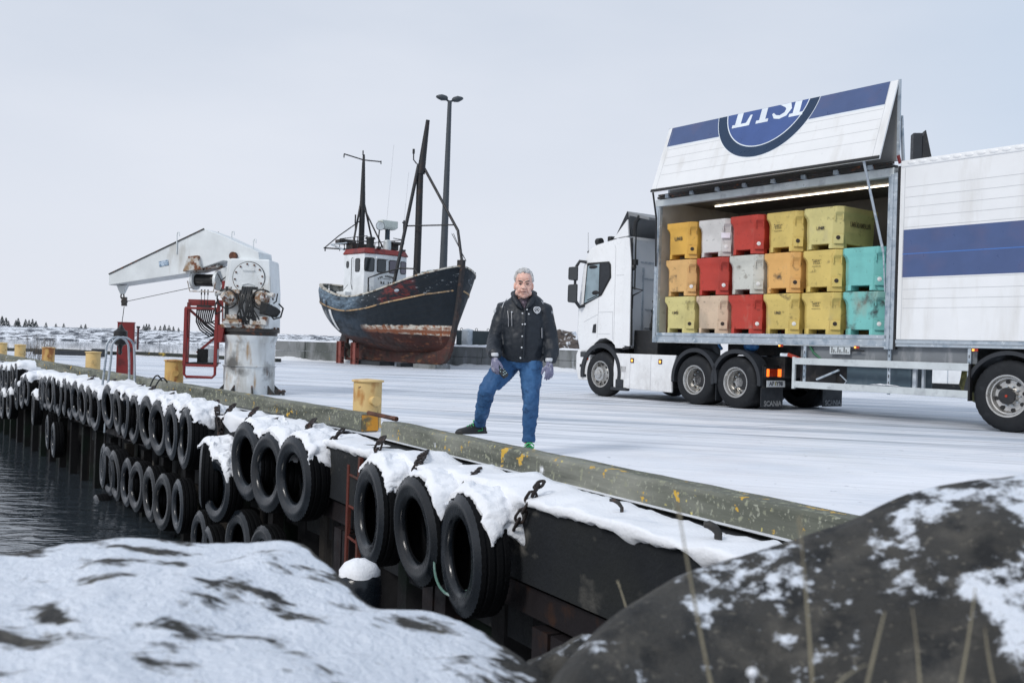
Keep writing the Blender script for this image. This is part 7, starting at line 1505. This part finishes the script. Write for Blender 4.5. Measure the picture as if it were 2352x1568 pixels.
# ================================================================== FOREGROUND BOULDERS
def rock_mat(name, snow, lo, hi, sc, extra=None, upb=0.9, fine=.16):
    m = pm(name, (.042, .041, .038), [((.085, .08, .07), 7, .5, .66), ((.016, .017, .018), 11, .5, .64), ((.13, .12, .10), 40, .6, .7)], rough=.9, bump=1.0, bscale=45, var=.35)
    nt, N, K, b = nodes(m); t = N('ShaderNodeTexCoord'); old = b.inputs['Base Color'].links[0].from_socket; ge = N('ShaderNodeNewGeometry'); sp = N('ShaderNodeSeparateXYZ'); K(ge.outputs['Normal'], sp.inputs[0])
    mq = N('ShaderNodeMapping'); mq.inputs['Scale'].default_value = sc; n_ = N('ShaderNodeTexNoise'); n_.inputs['Scale'].default_value = 1; n_.inputs['Detail'].default_value = 7; n_.inputs['Roughness'].default_value = .58; K(t.outputs['Object'], mq.inputs[0]); K(mq.outputs[0], n_.inputs['Vector'])
    a = N('ShaderNodeMath'); a.operation = 'MULTIPLY_ADD'; K(sp.outputs[2], a.inputs[0]); a.inputs[1].default_value = upb; K(n_.outputs[0], a.inputs[2])
    n5 = N('ShaderNodeTexNoise'); n5.inputs['Scale'].default_value = 26; n5.inputs['Detail'].default_value = 6; n5.inputs['Roughness'].default_value = .65; K(t.outputs['Object'], n5.inputs['Vector'])
    a5 = N('ShaderNodeMath'); a5.operation = 'MULTIPLY_ADD'; K(n5.outputs[0], a5.inputs[0]); a5.inputs[1].default_value = fine; K(a.outputs[0], a5.inputs[2]); val = a5.outputs[0]
    for ax_, x0_, x1_, amt in (extra or ()):            # drifts that settled on particular shoulders of the rock
        so_ = N('ShaderNodeSeparateXYZ'); K(t.outputs['Object'], so_.inputs[0]); q = N('ShaderNodeMapRange'); q.interpolation_type = 'SMOOTHSTEP'; q.inputs['From Min'].default_value = x0_; q.inputs['From Max'].default_value = x1_; q.inputs['To Max'].default_value = amt
        K(so_.outputs[ax_], q.inputs[0]); ad_ = N('ShaderNodeMath'); ad_.operation = 'ADD'; K(val, ad_.inputs[0]); K(q.outputs[0], ad_.inputs[1]); val = ad_.outputs[0]
    k = N('ShaderNodeMapRange'); k.inputs['From Min'].default_value = lo; k.inputs['From Max'].default_value = hi; K(val, k.inputs[0])
    mi = N('ShaderNodeMix'); mi.data_type = 'RGBA'; K(k.outputs[0], mi.inputs[0]); K(old, mi.inputs[6]); mi.inputs[7].default_value = (.76, .81, .89, 1); K(mi.outputs[2], b.inputs['Base Color']); return m
# left: broad flat topped boulder. Plan outline (x, y) at its rim, from the photograph's outline at rim height
RZ = .45
out_px = [(-60, 1278, .44), (60, 1268, .45), (180, 1248, .46), (300, 1230, .47), (450, 1236, .46), (560, 1240, .45), (690, 1248, .44), (740, 1285, .42), (800, 1340, .40), (862, 1396, .38), (930, 1404, .375), (1010, 1402, .37), (1090, 1430, .35), (1160, 1470, .33), (1225, 1530, .31), (1275, 1590, .29)]
rim = [gz(x, y, z) for x, y, z in out_px]
rim += [V((.13, 1.2, .24)), V((.1, .8, .2)), V((-.5, .55, .2)), V((-1.3, .6, .25)), V((-1.9, 1.0, .35)), V((-2.1, 1.9, .42)), V((-1.9, 2.5, .44))]
cen_ = V((-.75, 1.75, .47)); g = G(); rings = []; n0 = len(rim); N_ = 220
def rimpt(u):
    u = u*n0 % n0; i = int(u); f = u-i; a, b_, c_, d_ = rim[(i-1) % n0], rim[i], rim[(i+1) % n0], rim[(i+2) % n0]
    return .5*((2*b_)+(c_-a)*f+(2*a-5*b_+4*c_-d_)*f*f+(3*b_-a-3*c_+d_)*f**3)
for k in range(1, 46):
    f = k/45.; ring = []
    for i in range(N_):
        p = rimpt(i/N_); q = cen_.lerp(p, min(1, f*1.16))
        if f <= .862:
            e = f/.862; z = cen_.z+(p.z-cen_.z)*e**1.6; nzv = .030*fbm((q.x, q.y, 1), 2.2, 3)+.012*fbm((q.x, q.y, 4), 9, 1); q.z = z+nzv*(1-.55*e**4)+.028*math.sin(e*PI)**2*0
        else:
            e = (f-.862)/.138; dr_ = (p-cen_); dr_.z = 0; dr_.normalize(); q = p+dr_*(.05+.22*e+.05*fbm((p.x*3, p.y*3, e*3), 1.6, 2))*(e**.7); q.z = p.z-.02-1.5*e**1.2+.05*fbm((p.x*2, p.y*2, e*5), 2, 6)
        ring.append(q)
    rings.append(ring)
g.loft(rings[::-1], cap=False); b0 = len(g.v); g.v.append(cen_+V((0, 0, .005))); g.f += [(b0, (len(rings)-1)*N_+i, (len(rings)-1)*N_+(i+1) % N_) for i in range(N_)]; g.mi += [0]*N_
g.f = [tuple(reversed(f)) for f in g.f]
o = g.build('boulder', rock_mat('snow dusted basalt', 1, 1.345, 1.42, (4.8, 8.0, 4.8), fine=.15), smooth=180); tag(o, 'broad flat foreground boulder covered in patchy snow, bottom left', 'rock', 'foreground boulders')
# right: big rounded boulder rising to the right edge; ridge outline with its own depth, then a face falling to the camera
ridge = [(1296, 1600, 1.78), (1330, 1530, 1.85), (1385, 1462, 1.95), (1440, 1408, 2.02), (1510, 1362, 2.1), (1590, 1318, 2.16), (1680, 1286, 2.2), (1760, 1263, 2.22), (1830, 1240, 2.24), (1900, 1214, 2.26), (1980, 1184, 2.28), (2050, 1150, 2.3), (2110, 1128, 2.3), (2200, 1108, 2.3), (2280, 1098, 2.3), (2352, 1088, 2.3), (2450, 1084, 2.3), (2600, 1110, 2.25), (2800, 1200, 2.15), (3000, 1400, 2.0)]
RP = [at(x, y, Y) for x, y, Y in ridge]; NR = 150; NVv = 46
def ridgept(u):
    u = u*(len(RP)-1); i = min(len(RP)-2, int(u)); f = u-i; a, b_, c_, d_ = RP[max(0, i-1)], RP[i], RP[i+1], RP[min(len(RP)-1, i+2)]
    return .5*((2*b_)+(c_-a)*f+(2*a-5*b_+4*c_-d_)*f*f+(3*b_-a-3*c_+d_)*f**3)
def rfn(u, v):
    p = ridgept(u); zb = -.6
    if v < .3:                                    # back side
        e = 1-v/.3; q = V((p.x+.15*e*(p.x-1.0), p.y+.95*e**1.3, p.z-(p.z-zb)*e**2.0))
    else:
        e = (v-.3)/.7; fl_ = .55+.5*sstep(.1, .7, u); y = p.y-(1.15*fl_)*math.sin(e*PI/2)*(.98); z = p.z-(p.z-zb)*(1-math.cos(e*PI/2))**.95*1.0 - .10*math.sin(e*PI); q = V((p.x-.05*e, y, z))
    dd = abs(v-.3)*3; k = min(1, dd); w = fbm((q.x, q.y, q.z), 2.4, 6)*.055*k+fbm((q.x, q.y, q.z), 8, 2)*.018*(.3+.7*k)
    return q+V((0, -w, w*.8))
g = G(); g.grid(NR, NVv, rfn); g.f = [tuple(reversed(f)) for f in g.f]
o = g.build('boulder', rock_mat('snow streaked dark basalt', 1, 1.165, 1.255, (4.4, 4.4, 4.6), upb=.34, extra=((0, .55, .62, -.05), (0, .70, .95, .15)), fine=.55), smooth=180); tag(o, 'big dark rounded foreground boulder with snow streaks, bottom right', 'rock', 'foreground boulders')
o = rock_mesh(31, (.22, .20, .18), 4, .25).build('boulder', rock_mat('small basalt', 1, 1.42, 1.56, (14, 14, 14)), smooth=180); p = at(1305, 1560, 2.75); o.location = (p.x+.02, 2.75, p.z-.08); tag(o, 'small round boulder wedged between the two foreground boulders', 'rock', 'foreground boulders')
# shingle slope that carries the boulders down to the water
g = G()
def shfn(u, v):
    x = -3.2+8.5*u; y = -2.2+6.2*v; z = -.75-.8*sstep(1.2, 3.4, y)-1.6*sstep(2.6, 4.0, y)+.14*fbm((x, y, 0), 1.3, 2); z -= .9*sstep(-.8, -2.6, x); return (x, y, min(z, -.6))
g.grid(70, 60, shfn); tag(g.build('rubble_bank', m_rock, smooth=180), kind='structure')
m_grass = pm('dry grass straw', (.24, .215, .15), [((.15, .13, .09), 12, .5, .65)], rough=.8)
GS = [((1640, 1600), (1600, 1420), (1560, 1180), 1.25, .0024, 1, 'tall dry grass stalk leaning left in front of the dark boulder'), ((1868, 1600), (1858, 1420), (1838, 1215), 1.2, .0023, 1, 'straight dry grass stalk in front of the dark boulder'), ((1985, 1600), (2010, 1490), (2032, 1405), 1.15, .0022, 0, 'dry grass stalk leaning right near the bottom of the dark boulder'), ((1905, 1600), (1925, 1555), (1990, 1525), 1.1, .0020, 0, 'curled short grass stalk bending right at the bottom edge'),
      ((2115, 1600), (2108, 1480), (2095, 1395), 1.2, .0017, 0, 'thin faint stalk over the snow patch of the dark boulder, left'), ((2200, 1600), (2225, 1480), (2240, 1350), 1.2, .0019, 0, 'dry stalk over the snow patch of the dark boulder, middle'), ((2290, 1600), (2270, 1520), (2262, 1440), 1.2, .0017, 0, 'short dry stalk over the snow patch of the dark boulder, right'), ((1445, 1420), (1432, 1370), (1422, 1345), 2.2, .0026, 1, 'small seed headed stalk by the left slope of the dark boulder')]
for a, b_, c_, Y, w, hd_, lb in GS:
    A, B, C = at(*a, Y), at(*b_, Y+.02), at(*c_, Y+.05); g = G(); pts = [A*(1-t)**2+B*2*t*(1-t)+C*t*t for t in [i/12 for i in range(13)]]
    A2 = A+(A-pts[1]).normalized()*1.1; A2.z = max(A2.z, -.6); pts = [A2]+pts; g.tube([p-C for p in pts], [w]+[w*(1-.55*i/12) for i in range(13)], 6)
    o = g.build('grass_stalk', m_grass, smooth=70); o.location = C; tag(o, lb, 'grass', 'dry grass stalks in the foreground')
    if hd_:
        g = G(); r = random.Random(1); d = (pts[-1]-pts[-2]).normalized()
        for i in range(12): s_ = d*(-.004*i+.02)*(1 if w > .003 else .5); a_ = i*2.4; e = V((math.cos(a_), math.sin(a_), .9))*(.006 if w > .003 else .003); g.tube([s_, s_+e+d*.006], [w*.5, w*.2], 4)
        g.build('seed_head', m_grass, o)
for px, py, lb in ((1390, 1535, 'left tiny seed head above the small boulder'), (1411, 1540, 'right tiny seed head above the small boulder')) if False else ():
    pass
p = at(1728, 1544, 1.15); g = G(); g.ball((0, 0, 0), (.0065, .005, .006), 12, 8); g.cyl((0, 0, -.6), (0, 0, -.005), .001, n=5); o = g.build('seed_tuft', m_snow, smooth=180); o.location = p; tag(o, 'tiny white fluffy seed tuft in front of the dark boulder', 'seed')
